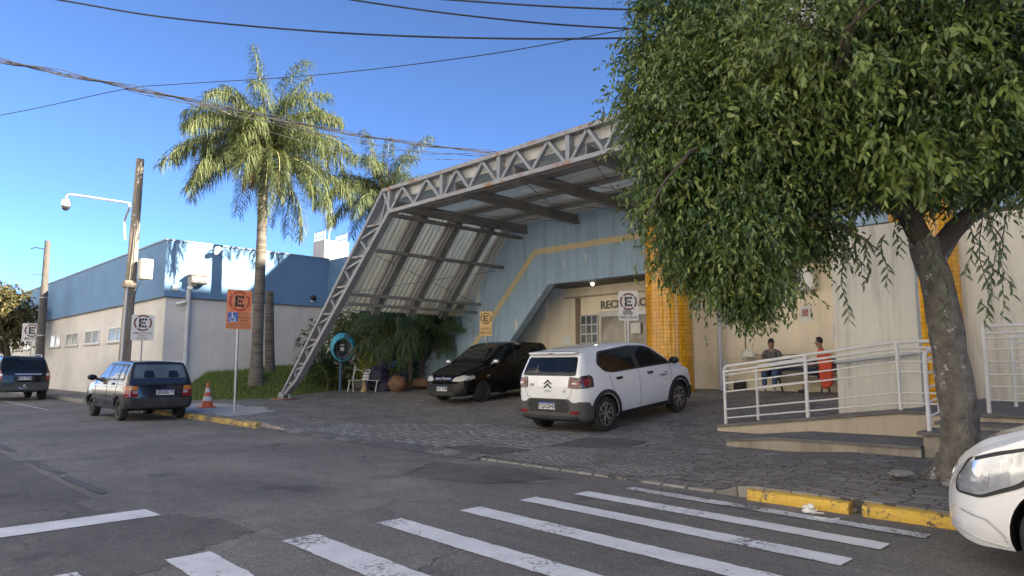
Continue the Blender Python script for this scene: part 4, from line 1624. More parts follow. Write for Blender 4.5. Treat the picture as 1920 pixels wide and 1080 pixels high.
m.build('display', pm('display_grey', (0.3, 0.33, 0.33), 0.4), ph, world=False)
m = M()
m.tube([(-.12, -.02, zc + .16), (-.14, -.05, zc + .02), (-.12, -.02, zc - .14)], [.035, .022, .035], 8)
m.build('handset', BLACK, ph, smooth=40, world=False)
m = M()
m.tube([(-.12, -.02, zc - .15), (-.08, -.06, zc - .38), (0, 0, zc - .42), (.03, .08, zc - .3)], .01, 6)
m.build('cord', ZINC, ph, smooth=40, world=False)
ph.rotation_euler[2] = math.radians(62)

# ------------------------------------------------------------------ bench under the canopy, with the things by it
SL = pm('bench_white_paint', (0.66, 0.65, 0.66), 0.6, 0.12, 5, 0.1, col2=(0.35, 0.3, 0.25), thr=(0.62, 0.7), c2s=8)
bp = at(684, 733, 25.0)
bz = gz(bp.x, bp.y)
bn = thing('slatted_bench', 'white slatted bench with thin legs at the edge of the lawn under the canopy', 'bench', (bp.x, bp.y, bz))
bn.rotation_euler[2] = math.radians(42)
for i in range(4):
    m = M()
    z = .47 + i * .105
    y = .22 + i * .055
    m.bar((-.16, y, z), (.45, y, z), .03, .075)
    m.build('back_slat', SL, bn, world=False, bevel=.006)
for i in range(3):
    m = M()
    m.bar((-.55, -.2 + i * .15, .42), (.6, -.2 + i * .15, .42), .12, .03)
    m.build('seat_slat', pm('bench_grey', (0.34, 0.34, 0.33), 0.6, 0.15), bn, world=False, bevel=.006)
for x in (-.5, .5):
    m = M()
    m.tube([(x - .06, -.24, 0), (x, -.2, .41)], .02, 8)
    m.tube([(x, .26, 0), (x, .16, .41), (x, .45, .9)], .02, 8)
    m.build('leg', SL, bn, smooth=40, world=False)
m = M()
m.tube([(-.08, .0, .0), (-.05, .02, .2), (-.1, .02, .4)], [.11, .085, .09], 10)
o = m.build('tree_stump', pm('pale_wood', (0.5, 0.38, 0.2), 0.85, 0.3, 6, 0.5, col2=(0.2, 0.12, 0.06), thr=(0.5, 0.6), c2s=9), smooth=60, world=False)
o.location = (bp.x, bp.y, bz)
tag(o, 'pale peeling log standing under the white slatted bench', 'log')
# dark draped coat and bag on the end of the bench
def lump(c, r, seed, amp=.3, n=20, mm=14, sq=1.0):
    m = M()
    m.ball((0, 0, 0), 1.0, n, mm)
    out = []
    for p in m.v:
        v = Vector(p)
        k = 1 + amp * noise.noise(v * 1.6 + Vector((seed, 0, 0))) + amp * .4 * noise.noise(v * 4 + Vector((0, seed, 0)))
        out.append((c[0] + v.x * r[0] * k, c[1] + v.y * r[1] * k, c[2] + v.z * r[2] * k))
    m.v = out
    return m


CLOTHD = pm('dark_purple_cloth', (0.025, 0.022, 0.05), 0.8, 0.3, 6, 0.3, 30)
bg = thing('draped_coat', 'dark purple coat heaped over the end of the white slatted bench', 'coat', at(712, 735, 25.2) * 1)
cpos = at(708, 712, 25.3)
lump((cpos.x, cpos.y, cpos.z + .12), (.40, .30, .36), 1.0, .5).build('cloth', CLOTHD, bg, smooth=70)
c2 = at(716, 690, 25.4)
lump((c2.x, c2.y, c2.z + .05), (.2, .2, .26), 4.0, .5).build('hood', CLOTHD, bg, smooth=70)
c3 = at(722, 728, 25.0)
lump((c3.x, c3.y, c3.z + .02), (.25, .25, .3), 8.0, .35).build('hem', CLOTHD, bg, smooth=70)
bo = at(746, 737, 24.6)
bzz = gz(bo.x, bo.y)
BOULD = pm('brown_stone', (0.19, 0.10, 0.06), 0.85, 0.25, 3, 0.5, 30, col2=(0.09, 0.06, 0.04), thr=(0.5, 0.66), c2s=4)
o = lump((0, 0, .26), (.36, .34, .34), 2.0, .28).build('boulder', BOULD, smooth=70)
o.location = (bo.x, bo.y, bzz)
tag(o, 'round brown boulder between the bench and the palm stems', 'boulder')
bo2 = at(790, 725, 25.5)
o = lump((0, 0, .2), (.4, .3, .2), 6.0, .25).build('boulder', BOULD, smooth=70)
o.location = (bo2.x, bo2.y, gz(bo2.x, bo2.y))
tag(o, 'low flat brown rock beside the headlights of the black car', 'boulder')
tb = at(652, 680, 25.6)
m = M()
m.tube([at(648, 674, 25.8), at(655, 675, 25.8), at(667, 683, 25.7), at(664, 690, 25.7), at(681, 697, 25.6)], .035, 8)
o = m.build('bent_branch', pm('bare_branch', (0.42, 0.38, 0.32), 0.8, 0.2), smooth=50)
tag(o, 'pale zigzag branch sticking out between the payphone and the bench', 'branch')

# rooftop water tower with antennas far away
wt = thing('rooftop_tower', 'distant beige rooftop block with an antenna and railings above the annexe', 'tower', (at(619, 470, 70).x, at(619, 470, 70).y, 0))
tp = at(619, 470, 70)
m = M()
m.box((tp.x - 1.35, tp.y - 1.2, 0), (tp.x + .95, tp.y + 1.6, tp.z + .9))
m.build('block', wall_mat('far_beige', (0.55, 0.49, 0.42), .2), wt)
for s in (0, 1):
  m = M()
  for i in range(9):
    x = tp.x - 1.3 + 2.2 * i / 8
    m.tube([(x, tp.y - 1.1 + s * 2.5, tp.z + .9), (x, tp.y - 1.1 + s * 2.5, tp.z + 1.9)], .03, 5)
  for z in (1.3, 1.9):
    m.tube([(tp.x - 1.3, tp.y - 1.1 + s * 2.5, tp.z + z), (tp.x + .9, tp.y - 1.1 + s * 2.5, tp.z + z)], .03, 5)
  m.build('roof_railing', ZINC, wt)
m = M()
m.tube([(tp.x - .3, tp.y, tp.z + .9), (tp.x - .3, tp.y, tp.z + 4.2)], .07, 8)
m.tube([(tp.x - .6, tp.y, tp.z + 2.2), (tp.x - .6, tp.y, tp.z + 4.0)], .14, 8)
m.tube([(tp.x - .05, tp.y, tp.z + 2.2), (tp.x - .05, tp.y, tp.z + 4.6)], .1, 8)
m.build('antenna', PVC, wt)

# litter
m = lump((0, 0, .03), (.055, .04, .035), 3.3, .9)
o = m.build('crumpled_paper', PAPER, smooth=30)
o.location = (-2.62, 6.33, 0)
tag(o, 'crumpled white paper on the road by the gap in the yellow kerb', 'litter')
for x, y, r in [(-2.55, 6.35, 20), (-2.35, 6.2, 70), (-2.45, 6.15, 0)]:
    m = M()
    m.box((-.05, -.012, .004), (.05, .012, .012))
    o = m.build('paper_scrap', PAPER)
    o.location = (x, y, 0)
    o.rotation_euler[2] = math.radians(r)
    tag(o, 'tiny strip of white paper on the road below the yellow kerb', 'litter', 'paper scraps by the kerb')
for (x, y, r, lb) in [(-1.72, 7.75, 10, 'broken pale slab of stone tipped against the foot of the tree trunk'), (-2.35, 8.0, 80, 'flat broken stone lying on the pavers left of the tree trunk')]:
    o = lump((0, 0, .04), (.15, .09, .03), r, .6).build('broken_stone', pm('stone_pale_%d' % r, (0.30, 0.28, 0.25), 0.85, 0.25, 5, 0.4), smooth=35)
    o.location = (x, y, gz(x, y) + .02)
    o.rotation_euler = (.15 if r == 10 else 0, 0, math.radians(r))
    tag(o, lb, 'stone')
# ------------------------------------------------------------------ foliage helpers
def mesh_np(name, verts, faces, mats, parent=None, smooth=False):
    """verts (n,3); faces (m,k) all of one size"""
    me = bpy.data.meshes.new(name)
    nv, nf, k = len(verts), len(faces), faces.shape[1]
    me.vertices.add(nv)
    me.vertices.foreach_set('co', np.asarray(verts, np.float32).ravel())
    me.loops.add(nf * k)
    me.loops.foreach_set('vertex_index', np.asarray(faces, np.int32).ravel())
    me.polygons.add(nf)
    me.polygons.foreach_set('loop_start', np.arange(0, nf * k, k, dtype=np.int32))
    me.polygons.foreach_set('loop_total', np.full(nf, k, np.int32))
    me.update(calc_edges=True)
    for m_ in (mats if isinstance(mats, (list, tuple)) else [mats]):
        me.materials.append(m_)
    if smooth:
        me.polygons.foreach_set('use_smooth', [True] * nf)
    o = bpy.data.objects.new(name, me)
    COL.objects.link(o)
    if parent:
        o.parent = parent
        if parent.type == 'EMPTY':
            o.matrix_parent_inverse = (Matrix.Translation(parent.location) @ Matrix.Rotation(parent.rotation_euler[2], 4, 'Z')).inverted()
    return o


def nrm(a):
    return a / np.maximum(np.linalg.norm(a, axis=-1, keepdims=True), 1e-9)


def leaves(p, d, n, l, w, droop=0.12, fold=0.25):
    """p base, d direction, n leaf normal, l length, w half width -> verts, quads"""
    s = nrm(np.cross(d, n))
    l = l[:, None]
    w = w[:, None]
    down = np.array([0, 0, -1.0])
    tip = p + d * l + down * l * droop
    m1 = p + d * l * .30 + down * l * droop * .08
    m2 = p + d * l * .68 + down * l * droop * .42
    up = n * w * fold
    L1, R1 = m1 + s * w + up, m1 - s * w + up
    L2, R2 = m2 + s * w * .72 + up, m2 - s * w * .72 + up
    v = np.stack([p, L1, L2, tip, R2, R1], 1).reshape(-1, 3)
    b = np.arange(len(p))[:, None] * 6
    f = np.concatenate([b + np.array([[0, 1, 2, 3]]), b + np.array([[0, 3, 4, 5]])], 1).reshape(-1, 4)
    return v, f


def shoots(lobes, per, leaf_l, leaf_w, spread=.3, shell=.35, hang=.5, seed=1, outw=.7, flat=0.35, clumps=0, csz=.17, twigs=None):
    """leafy shoots in and near the surface of ellipsoid lobes; (centre, radii, number)"""
    r = np.random.default_rng(seed)
    P, D, NN, LL, WW = [], [], [], [], []
    for c, rad, num in lobes:
        c = np.array(c)
        rad = np.array(rad)
        q = nrm(r.normal(size=(num, 3)))
        rr = r.random((num, 1)) ** shell
        clump = np.array([noise.noise(Vector(tuple(x * 2.2 + c))) for x in q])[:, None]
        base = c + q * rad * rr * (0.88 + .42 * clump)
        if clumps:
            K = max(4, num // clumps)
            qc = nrm(r.normal(size=(K, 3)))
            cc = c + qc * rad * r.uniform(.55, 1.08, (K, 1)) ** .8
            pick = r.integers(0, K, num)
            base = cc[pick] + r.normal(size=(num, 3)) * csz * r.uniform(.55, 1.25, (K, 1))[pick] * np.array([1, 1, .62])
            q = nrm(q * .35 + qc[pick])
        ax = nrm(q * outw + r.normal(size=(num, 3)) * .55 + np.array([0, 0, -hang]))
        ln = r.uniform(.55, 1.15, (num, 1)) * spread
        for k in range(per):
            t = (k + .5 + r.uniform(-.3, .3, (num, 1))) / per
            pos = base + ax * ln * t + np.array([0, 0, -1]) * ln * t * t * .35
            sd = nrm(np.cross(ax, r.normal(size=(num, 3))))
            d = nrm(ax * .55 + sd * (.8 if k % 2 else -.8) + r.normal(size=(num, 3)) * .25 + np.array([0, 0, -hang * .9]))
            nn = nrm(np.array([0, 0, 1.0]) * flat + q * .5 + r.normal(size=(num, 3)) * .45)
            nn = nrm(nn - d * (nn * d).sum(1, keepdims=True))
            P.append(pos)
            D.append(d)
            NN.append(nn)
            sz = r.uniform(.65, 1.2, num)
            LL.append(leaf_l * sz * r.uniform(.75, 1.15, num))
            WW.append(leaf_w * sz * r.uniform(.8, 1.15, num))
    if twigs is not None:
        twigs.append((base - ax * ln * .25, base + ax * ln + np.array([0, 0, -1]) * ln * .3))
    return leaves(np.concatenate(P), np.concatenate(D), np.concatenate(NN), np.concatenate(LL), np.concatenate(WW))


BARK = pm('grey_bark', (0.165, 0.148, 0.125), 0.9, 0.5, 9, 1.0, 30, col2=(0.50, 0.49, 0.46), thr=(0.60, 0.64), c2s=8, stretch=(1, 1, .8), bdist=.035)
BARKD = pm('dark_bark', (0.085, 0.065, 0.05), 0.9, 0.3, 6, 0.7, 30)
LEAF = leaf_mat('glossy_leaf', [(0.010, 0.036, 0.011), (0.019, 0.060, 0.016), (0.033, 0.088, 0.023), (0.042, 0.088, 0.036), (0.08, 0.155, 0.036), (0.12, 0.145, 0.04), (0.26, 0.31, 0.09)], 0.33, 0.16, 0.5)

# ------------------------------------------------------------------ the big street tree
tb_ = (-1.98, 8.42, gz(-1.98, 8.42))
tree = thing('street_tree', 'big leafy street tree with a leaning grey trunk beside the white car at the right', 'tree', tb_)
TD = 7.15
spine = [(1803, 915, 7.2), (1801, 870, 7.2), (1799, 790, 7.18), (1790, 720, 7.16), (1777, 650, 7.15), (1767, 585, 7.15), (1750, 510, 7.15), (1730, 450, 7.15)]
m = M()
pts = thru(*spine, n=5)
pts[0] = pts[0] - Vector((0, 0, .1))
rad = []
for i, p in enumerate(pts):
    t = i / (len(pts) - 1)
    rad.append(.182 + .10 * max(0, 1 - t * 5) ** 1.6 - .018 * sstep(.1, .5, t) - .02 * sstep(.6, 1, t))
m.tube(pts, rad, 22)
nv = []
for p in m.v:
    v = Vector(p)
    k = noise.noise(v * 3.1) * .03 + noise.noise(v * 9) * .012
    nv.append((v.x + k, v.y - k, v.z))
m.v = nv
for pl, r0 in [([(1744, 492, 7.15), (1712, 420, 7.1), (1680, 370, 7.0), (1640, 310, 6.9), (1600, 260, 6.85)], .105), ([(1748, 500, 7.15), (1790, 430, 7.2), (1835, 385, 7.3), (1880, 320, 7.4), (1900, 240, 7.5)], .10)]:
    qq = thru(*pl, n=6)
    m.tube(qq, [r0 * (1 - .3 * i / (len(qq) - 1)) for i in range(len(qq))], 16)
root = m.build('trunk', BARK, tree, smooth=70)
m = M()
for a in range(5):
    an = a * 1.26 + .3
    b0 = Vector(tb_) + Vector((.06 + math.cos(an) * .2, math.sin(an) * .2, .06))
    m.tube([b0 + Vector((-math.cos(an) * .06, -math.sin(an) * .06, .22)), b0, b0 + Vector((math.cos(an) * .16, math.sin(an) * .16, -.09)), b0 + Vector((math.cos(an) * .34, math.sin(an) * .34, -.14))], [.05, .085, .06, .03], 8)
m.build('root_flare', BARK, tree, smooth=70)
limbs = [
    ([(1740, 480, 7.15), (1712, 420, 7.1), (1680, 370, 7.0), (1640, 310, 6.9), (1570, 220, 6.8), (1500, 130, 6.7), (1440, 20, 6.7), (1400, -120, 6.8)], .12),
    ([(1745, 490, 7.15), (1790, 430, 7.2), (1835, 385, 7.3), (1880, 320, 7.4), (1905, 200, 7.5), (1910, 60, 7.6), (1890, -120, 7.6)], .115),
    ([(1700, 400, 7.1), (1600, 370, 6.9), (1500, 400, 6.8), (1400, 430, 6.7), (1330, 430, 6.6)], .07),
    ([(1650, 325, 6.95), (1560, 270, 6.6), (1450, 260, 6.3), (1330, 250, 6.2), (1240, 220, 6.2)], .08),
    ([(1600, 260, 6.85), (1640, 140, 6.3), (1700, 80, 5.9), (1690, 20, 5.6), (1600, -40, 5.5)], .08),
    ([(1860, 350, 7.35), (1800, 250, 6.6), (1760, 130, 6.0), (1650, 110, 5.6), (1560, 130, 5.4)], .07),
    ([(1835, 385, 7.3), (1920, 330, 6.7), (2010, 260, 6.3), (2100, 150, 6.2)], .09),
    ([(1500, 130, 6.7), (1380, 60, 6.8), (1260, 20, 6.9)], .06),
    ([(1900, 200, 7.5), (1800, 40, 8.4), (1700, -100, 9)], .08),
    ([(1680, 370, 7.0), (1600, 300, 8.0), (1500, 200, 8.8)], .07),
]
m = M()
for pl, r0 in limbs:
    q = thru(*pl, n=6)
    m.tube(q, [r0 * (1 - .72 * i / (len(q) - 1)) for i in range(len(q))], 9)
rr = random.Random(5)
for pl, r0 in limbs:
    q = thru(*pl, n=6)
    for k in range(9):
        i = rr.randint(len(q) // 3, len(q) - 1)
        p = q[i]
        d = Vector((rr.uniform(-1, 1), rr.uniform(-1, 1), rr.uniform(-.5, .7))).normalized()
        L_ = rr.uniform(.5, 1.1)
        e = p + d * L_
        mid = p.lerp(e, .5) + Vector((rr.uniform(-.1, .1), rr.uniform(-.1, .1), rr.uniform(-.05, .15)))
        m.tube([p, mid, e, e + d * .3 - Vector((0, 0, .15))], [.022, .016, .011, .006], 5)
m.build('branches', BARKD, tree, smooth=70)


def lobe(u, v, d, rx, rz, rd, n):
    c = at(u, v, d)
    k = d / 1285
    return ((c.x, c.y, c.z), (max(.1, (rx * k + rd) / 2 * 1.0), max(.1, (rx * k + rd) / 2), rz * k), n)


TW = []
lobes = [  # lower left part, small leaves
    lobe(1365, 400, 6.6, 105, 105, .7, 620), lobe(1300, 440, 6.7, 42, 60, .3, 190), lobe(1350, 485, 6.7, 48, 45, .32, 200), lobe(1405, 520, 6.7, 45, 40, .32, 260), lobe(1310, 320, 6.5, 85, 95, .6, 480), lobe(1460, 430, 7.0, 65, 60, .5, 200),
    lobe(1245, 380, 6.7, 28, 50, .22, 90), lobe(1275, 210, 6.5, 72, 95, .5, 420), lobe(1236, 200, 6.7, 34, 55, .24, 120), lobe(1212, 185, 6.7, 22, 28, .16, 40), lobe(1300, 80, 6.6, 82, 105, .6, 480), lobe(1245, 60, 6.8, 40, 85, .3, 150),
    lobe(1420, 290, 6.4, 110, 100, .7, 460), lobe(1510, 410, 7.3, 50, 45, .45, 130), lobe(1370, 200, 8.0, 105, 170, .6, 380), lobe(1460, 370, 7.6, 80, 60, .6, 200), lobe(1275, -60, 7.0, 65, 80, .6, 160)]
lobes = [(a, b, int(n * 2.6)) for a, b, n in lobes]
v1, f1 = shoots(lobes, 9, .058, .0118, .23, .42, .75, 3, clumps=24, csz=.13, flat=.2, twigs=TW)
lobes = [  # right and upper part, nearer and larger
    lobe(1420, 170, 6.2, 130, 130, .8, 520), lobe(1545, 290, 6.5, 100, 70, .6, 330), lobe(1520, 80, 6.0, 150, 120, .9, 480),
    lobe(1600, 190, 5.9, 110, 90, .6, 320), lobe(1690, 270, 6.1, 100, 60, .55, 280), lobe(1660, 50, 5.7, 120, 100, .7, 300), lobe(1790, 140, 5.8, 100, 110, .6, 280),
    lobe(1850, 50, 5.6, 90, 100, .6, 220), lobe(1810, 285, 6.6, 100, 55, .6, 250), lobe(1900, 280, 6.7, 80, 60, .6, 220), lobe(1900, 180, 6.0, 80, 80, .5, 170),
    lobe(1610, 310, 7.2, 90, 45, .6, 170), lobe(1990, 130, 6.3, 110, 130, .9, 260), lobe(1740, 330, 7.6, 90, 40, .6, 150),
    lobe(1560, 170, 8.2, 230, 150, 1.0, 600), lobe(1800, 160, 8.4, 210, 150, 1.0, 520), lobe(1960, 270, 8.0, 140, 70, .9, 220),
    lobe(1450, -120, 6.8, 240, 120, 1.3, 420), lobe(1800, -120, 6.6, 240, 120, 1.3, 420), lobe(1600, -330, 7.2, 280, 150, 1.6, 350)]
lobes = [(a, b, int(n * 2.7)) for a, b, n in lobes]
v, f = shoots(lobes, 9, .064, .0130, .25, .42, .6, 8, clumps=24, csz=.155, twigs=TW)
mesh_np('crown', np.concatenate([v1, v]), np.concatenate([f1, f + len(v1)]), LEAF, tree)
a_ = np.concatenate([t_[0] for t_ in TW])
b_ = np.concatenate([t_[1] for t_ in TW])
sd_ = nrm(np.cross(b_ - a_, RNG.normal(size=a_.shape))) * .0045
tv = np.stack([a_ - sd_, a_ + sd_, b_ + sd_ * .4, b_ - sd_ * .4], 1).reshape(-1, 3)
mesh_np('twigs', tv, np.arange(len(tv)).reshape(-1, 4), BARKD, tree)
# bright young sprays on the outside facing the street
BRIGHT = leaf_mat('young_leaf', [(0.12, 0.19, 0.04), (0.18, 0.25, 0.06), (0.25, 0.30, 0.10)], 0.35, 0.3)
sp = []
rr = random.Random(9)
for (u, v_, d, n) in [(1700, 285, 5.75, 26), (1650, 260, 5.6, 14), (1560, 250, 5.75, 16), (1480, 120, 5.5, 18), (1620, 120, 5.25, 16), (1760, 280, 5.9, 16), (1870, 150, 5.2, 14), (1790, 60, 5.2, 14), (1360, 250, 5.9, 14), (1420, 60, 5.6, 12), (1280, 330, 5.9, 8), (1690, 315, 5.8, 14), (1850, 230, 5.5, 12)]:
    c = at(u, v_, d)
    sp.append(((c.x, c.y, c.z), (.3, .3, .28), n))
v, f = shoots(sp, 9, .090, .018, .28, .6, .6, 21)
mesh_np('young_leaves', v, f, BRIGHT, tree)
# weeping twigs
m = M()
P, D, NN, LL, WW = [], [], [], [], []
r = np.random.default_rng(4)
for (u0, v0, u1, v1, d, n) in [(1578, 455, 1588, 605, 6.7, 20), (1604, 440, 1612, 520, 6.8, 12), (1630, 440, 1622, 540, 6.9, 12), (1655, 440, 1662, 540, 6.8, 14), (1682, 430, 1690, 480, 6.8, 8), (1600, 430, 1640, 470, 6.8, 8), (1836, 380, 1850, 590, 6.6, 26), (1858, 390, 1866, 560, 6.7, 20), (1826, 400, 1815, 520, 6.7, 16),
                               (1880, 400, 1876, 600, 6.6, 20), (1850, 480, 1905, 555, 6.6, 12), (1770, 500, 1775, 610, 6.5, 12), (1750, 430, 1742, 520, 6.6, 10), (1845, 560, 1852, 610, 6.6, 8), (1865, 420, 1890, 520, 6.5, 14)]:
    a, b = at(u0, v0, d), at(u1, v1, d + .05)
    tw = [a.lerp(b, t / 6) + Vector((.03 * math.sin(t * 1.3 + u0), 0, 0)) for t in range(7)]
    m.tube(tw, [.007, .006, .006, .005, .004, .003, .002], 5)
    for k in range(n):
        t = (k + .3) / n * 6
        i = min(5, int(t))
        p = tw[i].lerp(tw[i + 1], t - i)
        s = 1 if k % 2 else -1
        an = r.uniform(-.9, .9)
        side = np.array([RT[0] * s * math.cos(an) + FW[0] * math.sin(an), RT[1] * s * math.cos(an) + FW[1] * math.sin(an), 0])
        dd = nrm(side * .62 + np.array([0, 0, -.85]) + r.normal(size=3) * .12)
        nn = nrm(np.array([-FW[0], -FW[1], .3]) + r.normal(size=3) * .3)
        nn = nrm(nn - dd * np.dot(nn, dd))
        P.append(np.array(p))
        D.append(dd)
        NN.append(nn)
        LL.append(r.uniform(.075, .125))
        WW.append(r.uniform(.011, .016))
WEEP = leaf_mat('weeping_leaf', [(0.06, 0.10, 0.04), (0.10, 0.14, 0.07), (0.15, 0.19, 0.10)], 0.4, 0.25)
v, f = leaves(np.array(P), np.array(D), np.array(NN), np.array(LL), np.array(WW), .05)
hv = mesh_np('hanging_leaves', v, f, WEEP, tree)
m.build('hanging_twigs', BARKD, tree, smooth=70)

# ------------------------------------------------------------------ palms
PALM = leaf_mat('palm_leaflet', [(0.055, 0.08, 0.035), (0.085, 0.115, 0.045), (0.12, 0.15, 0.06), (0.19, 0.20, 0.10)], 0.4, 0.2)
PALMD = leaf_mat('dark_palm_leaflet', [(0.05, 0.09, 0.045), (0.075, 0.125, 0.06), (0.11, 0.165, 0.085)], 0.45, 0.2)
DEADP = leaf_mat('dead_palm_leaflet', [(0.16, 0.11, 0.06), (0.22, 0.16, 0.09), (0.28, 0.21, 0.13)], 0.7, 0.1)
RACH = pm('palm_rachis', (0.30, 0.27, 0.13), 0.6, 0.15, 4, 0.1)
PTRUNK = pm('palm_trunk', (0.17, 0.15, 0.125), 0.9, 0.25, 3, 0.7, 18, col2=(0.09, 0.075, 0.06), thr=(0.5, 0.6), c2s=2.2, stretch=(.6, .6, 7), bdist=.03)


def frond(c, az, e0, length, curl, nl, ll, lw, rng, plume=.5, droopy=.5, twist=0.0):
    """returns rachis points, leaflet verts and faces"""
    n = 22
    pts = [Vector(c)]
    dirs = []
    e = e0
    a = az
    for i in range(n):
        t = i / n
        d = Vector((math.cos(a) * math.cos(e), math.sin(a) * math.cos(e), math.sin(e)))
        dirs.append(d)
        pts.append(pts[-1] + d * (length / n))
        e -= curl / n * (0.45 + 1.3 * t)
        e = max(e, -1.52)
        a += twist / n
    dirs.append(dirs[-1])
    vs, fs = [], []
    for k in range(nl):
        t = .12 + .88 * (k + rng.random() * .6) / nl
        f_ = min(n - .001, t * n)
        i = int(f_)
        p = pts[i].lerp(pts[i + 1], f_ - i)
        d = dirs[i]
        s = d.cross(Vector((0, 0, 1)))
        if s.length < .05:
            s = Vector((math.sin(az), -math.cos(az), 0))
        s.normalize()
        u = s.cross(d)
        for sg_ in (1, -1):
            L_ = ll * (math.sin(PI * min(1, .14 + .86 * (1 - abs(t - .45) / .62) * .5)) if True else 1) * rng.uniform(.8, 1.1)
            L_ = ll * (0.45 + .55 * math.sin(PI * min(.98, max(.05, t * .9 + .08)))) * rng.uniform(.8, 1.1)
            lift = rng.uniform(-plume, plume)
            ld = (s * sg_ * .85 + d * rng.uniform(.35, .75) + u * lift).normalized()
            dr = droopy * rng.uniform(.7, 1.7)
            m1 = p + ld * L_ * .5 + Vector((0, 0, -L_ * .12 * dr))
            tip = p + ld * L_ * (1 - .3 * dr) + Vector((0, 0, -L_ * .75 * dr))
            wd = ld.cross(Vector((rng.uniform(-.5, .5), rng.uniform(-.5, .5), 1))).normalized() * lw
            b = len(vs)
            vs += [tuple(p - wd * .5), tuple(p + wd * .5), tuple(m1 - wd), tuple(m1 + wd), tuple(tip - wd * .12), tuple(tip + wd * .12)]
            fs += [(b, b + 1, b + 3, b + 2), (b + 2, b + 3, b + 5, b + 4)]
    return pts, vs, fs


def palm(name, label, base, top, r0, r1, fr, seed, mat, group=None, nl=95, ll=.85, lw=.02, trunk_mat=None, skirt=0, cat='palm tree', length=(3.6, 4.3), shaft=True, rach_r=.035):
    rng = random.Random(seed)
    t = thing(name, label, cat, base, 0, group)
    base, top = Vector(base), Vector(top)
    m = M()
    n = 26
    pts, rad = [], []
    for i in range(n + 1):
        k = i / n
        p = base.lerp(top, k)
        pts.append(p)
        rad.append(r0 + (r1 - r0) * min(1, k * 1.25) + (.10 * max(0, 1 - k * 7) ** 2) + .008 * (i % 2))
    pts[0] = pts[0] - Vector((0, 0, .15))
    m.tube(pts, rad, 16)
    m.build('trunk', trunk_mat or PTRUNK, t, smooth=60)
    vs, fs = [], []
    mr = M()
    az = rng.random() * 6
    for j, (e0, curl) in enumerate(fr):
        az += 2.39996 + rng.uniform(-.25, .25)
        c = top + Vector((math.cos(az) * .1, math.sin(az) * .1, .15 * math.sin(e0)))
        L_ = rng.uniform(*length)
        p_, v_, f_ = frond(c, az, e0, L_, curl, nl, ll, lw, rng, 1.0, .62, twist=rng.uniform(-.5, .5))
        b = len(vs)
        vs += v_
        fs += [tuple(i + b for i in q) for q in f_]
        mr.tube(p_, [rach_r * (1 - .85 * i / (len(p_) - 1)) for i in range(len(p_))], 5)
    o = mesh_np('crown', np.array(vs), np.array(fs), mat, t)
    mr.build('frond_ribs', RACH, t, smooth=60)
    if skirt:
        vs, fs = [], []
        for j in range(skirt):
            az = rng.random() * 6.28
            c = top + Vector((math.cos(az) * .1, math.sin(az) * .1, -.15))
            p_, v_, f_ = frond(c, az, -.7, rng.uniform(.28, .5) * length[0], 1.2, 40, ll * .6, lw, rng, droopy=1)
            b = len(vs)
            vs += v_
            fs += [tuple(i + b for i in q) for q in f_]
        mesh_np('dead_fronds', np.array(vs), np.array(fs), DEADP, t)
    return t


rq = random.Random(3)
fr = [(1.5, .35), (1.38, .7), (1.3, .9), (1.25, 1.2)] + [(rq.uniform(.75, 1.2), rq.uniform(1.5, 2.1)) for _ in range(16)] + [(rq.uniform(.25, .7), rq.uniform(1.5, 2.2)) for _ in range(18)] + [(rq.uniform(-.5, .2), rq.uniform(1.0, 1.5)) for _ in range(18)]
PB = (-24.6, 11.15, lz(-24.6, 11.15))
tall = palm('palm_tree', 'tall sunlit feather palm on the grass bank with a smooth grey trunk', PB, (-24.45, 11.05, 9.4), .205, .165, fr, 12, PALM, 'feather palms', skirt=7, length=(3.2, 4.0), nl=150, ll=.75, lw=.0135)
m = M()
c = Vector((-24.45, 11.05, 9.35))
m.tube([c - Vector((0, 0, .4)), c + Vector((0, 0, .1)), c + Vector((0, 0, .9))], [.17, .2, .07], 12)
m.build('crown_shaft', pm('crown_shaft', (0.32, 0.30, 0.16), 0.6, 0.3, 4, 0.3), tall, smooth=60)
# second trunk close behind the first
m = M()
m.tube([(-25.3, 12.05, .6), (-25.4, 12.0, 2.0), (-25.5, 11.95, 4.2)], [.19, .17, .15], 14)
o = m.build('palm_stump', PTRUNK, smooth=60)
tag(o, 'bare second palm trunk close behind the foot of the tall palm', 'trunk')
p2 = at(722, 378, 29)
fr2 = [(1.5, .3), (1.4, .6), (1.3, .9), (1.2, 1.0)] + [(rq.uniform(.6, 1.1), rq.uniform(1.3, 1.9)) for _ in range(12)] + [(rq.uniform(-.1, .6), rq.uniform(1.2, 1.8)) for _ in range(12)]
palm('palm_tree', 'second feather palm rising behind the corner of the steel canopy', (p2.x, p2.y, .5), (p2.x, p2.y, p2.z), .24, .19, fr2, 31, PALM, 'feather palms', length=(2.7, 3.5), nl=140, ll=.7, lw=.0135)
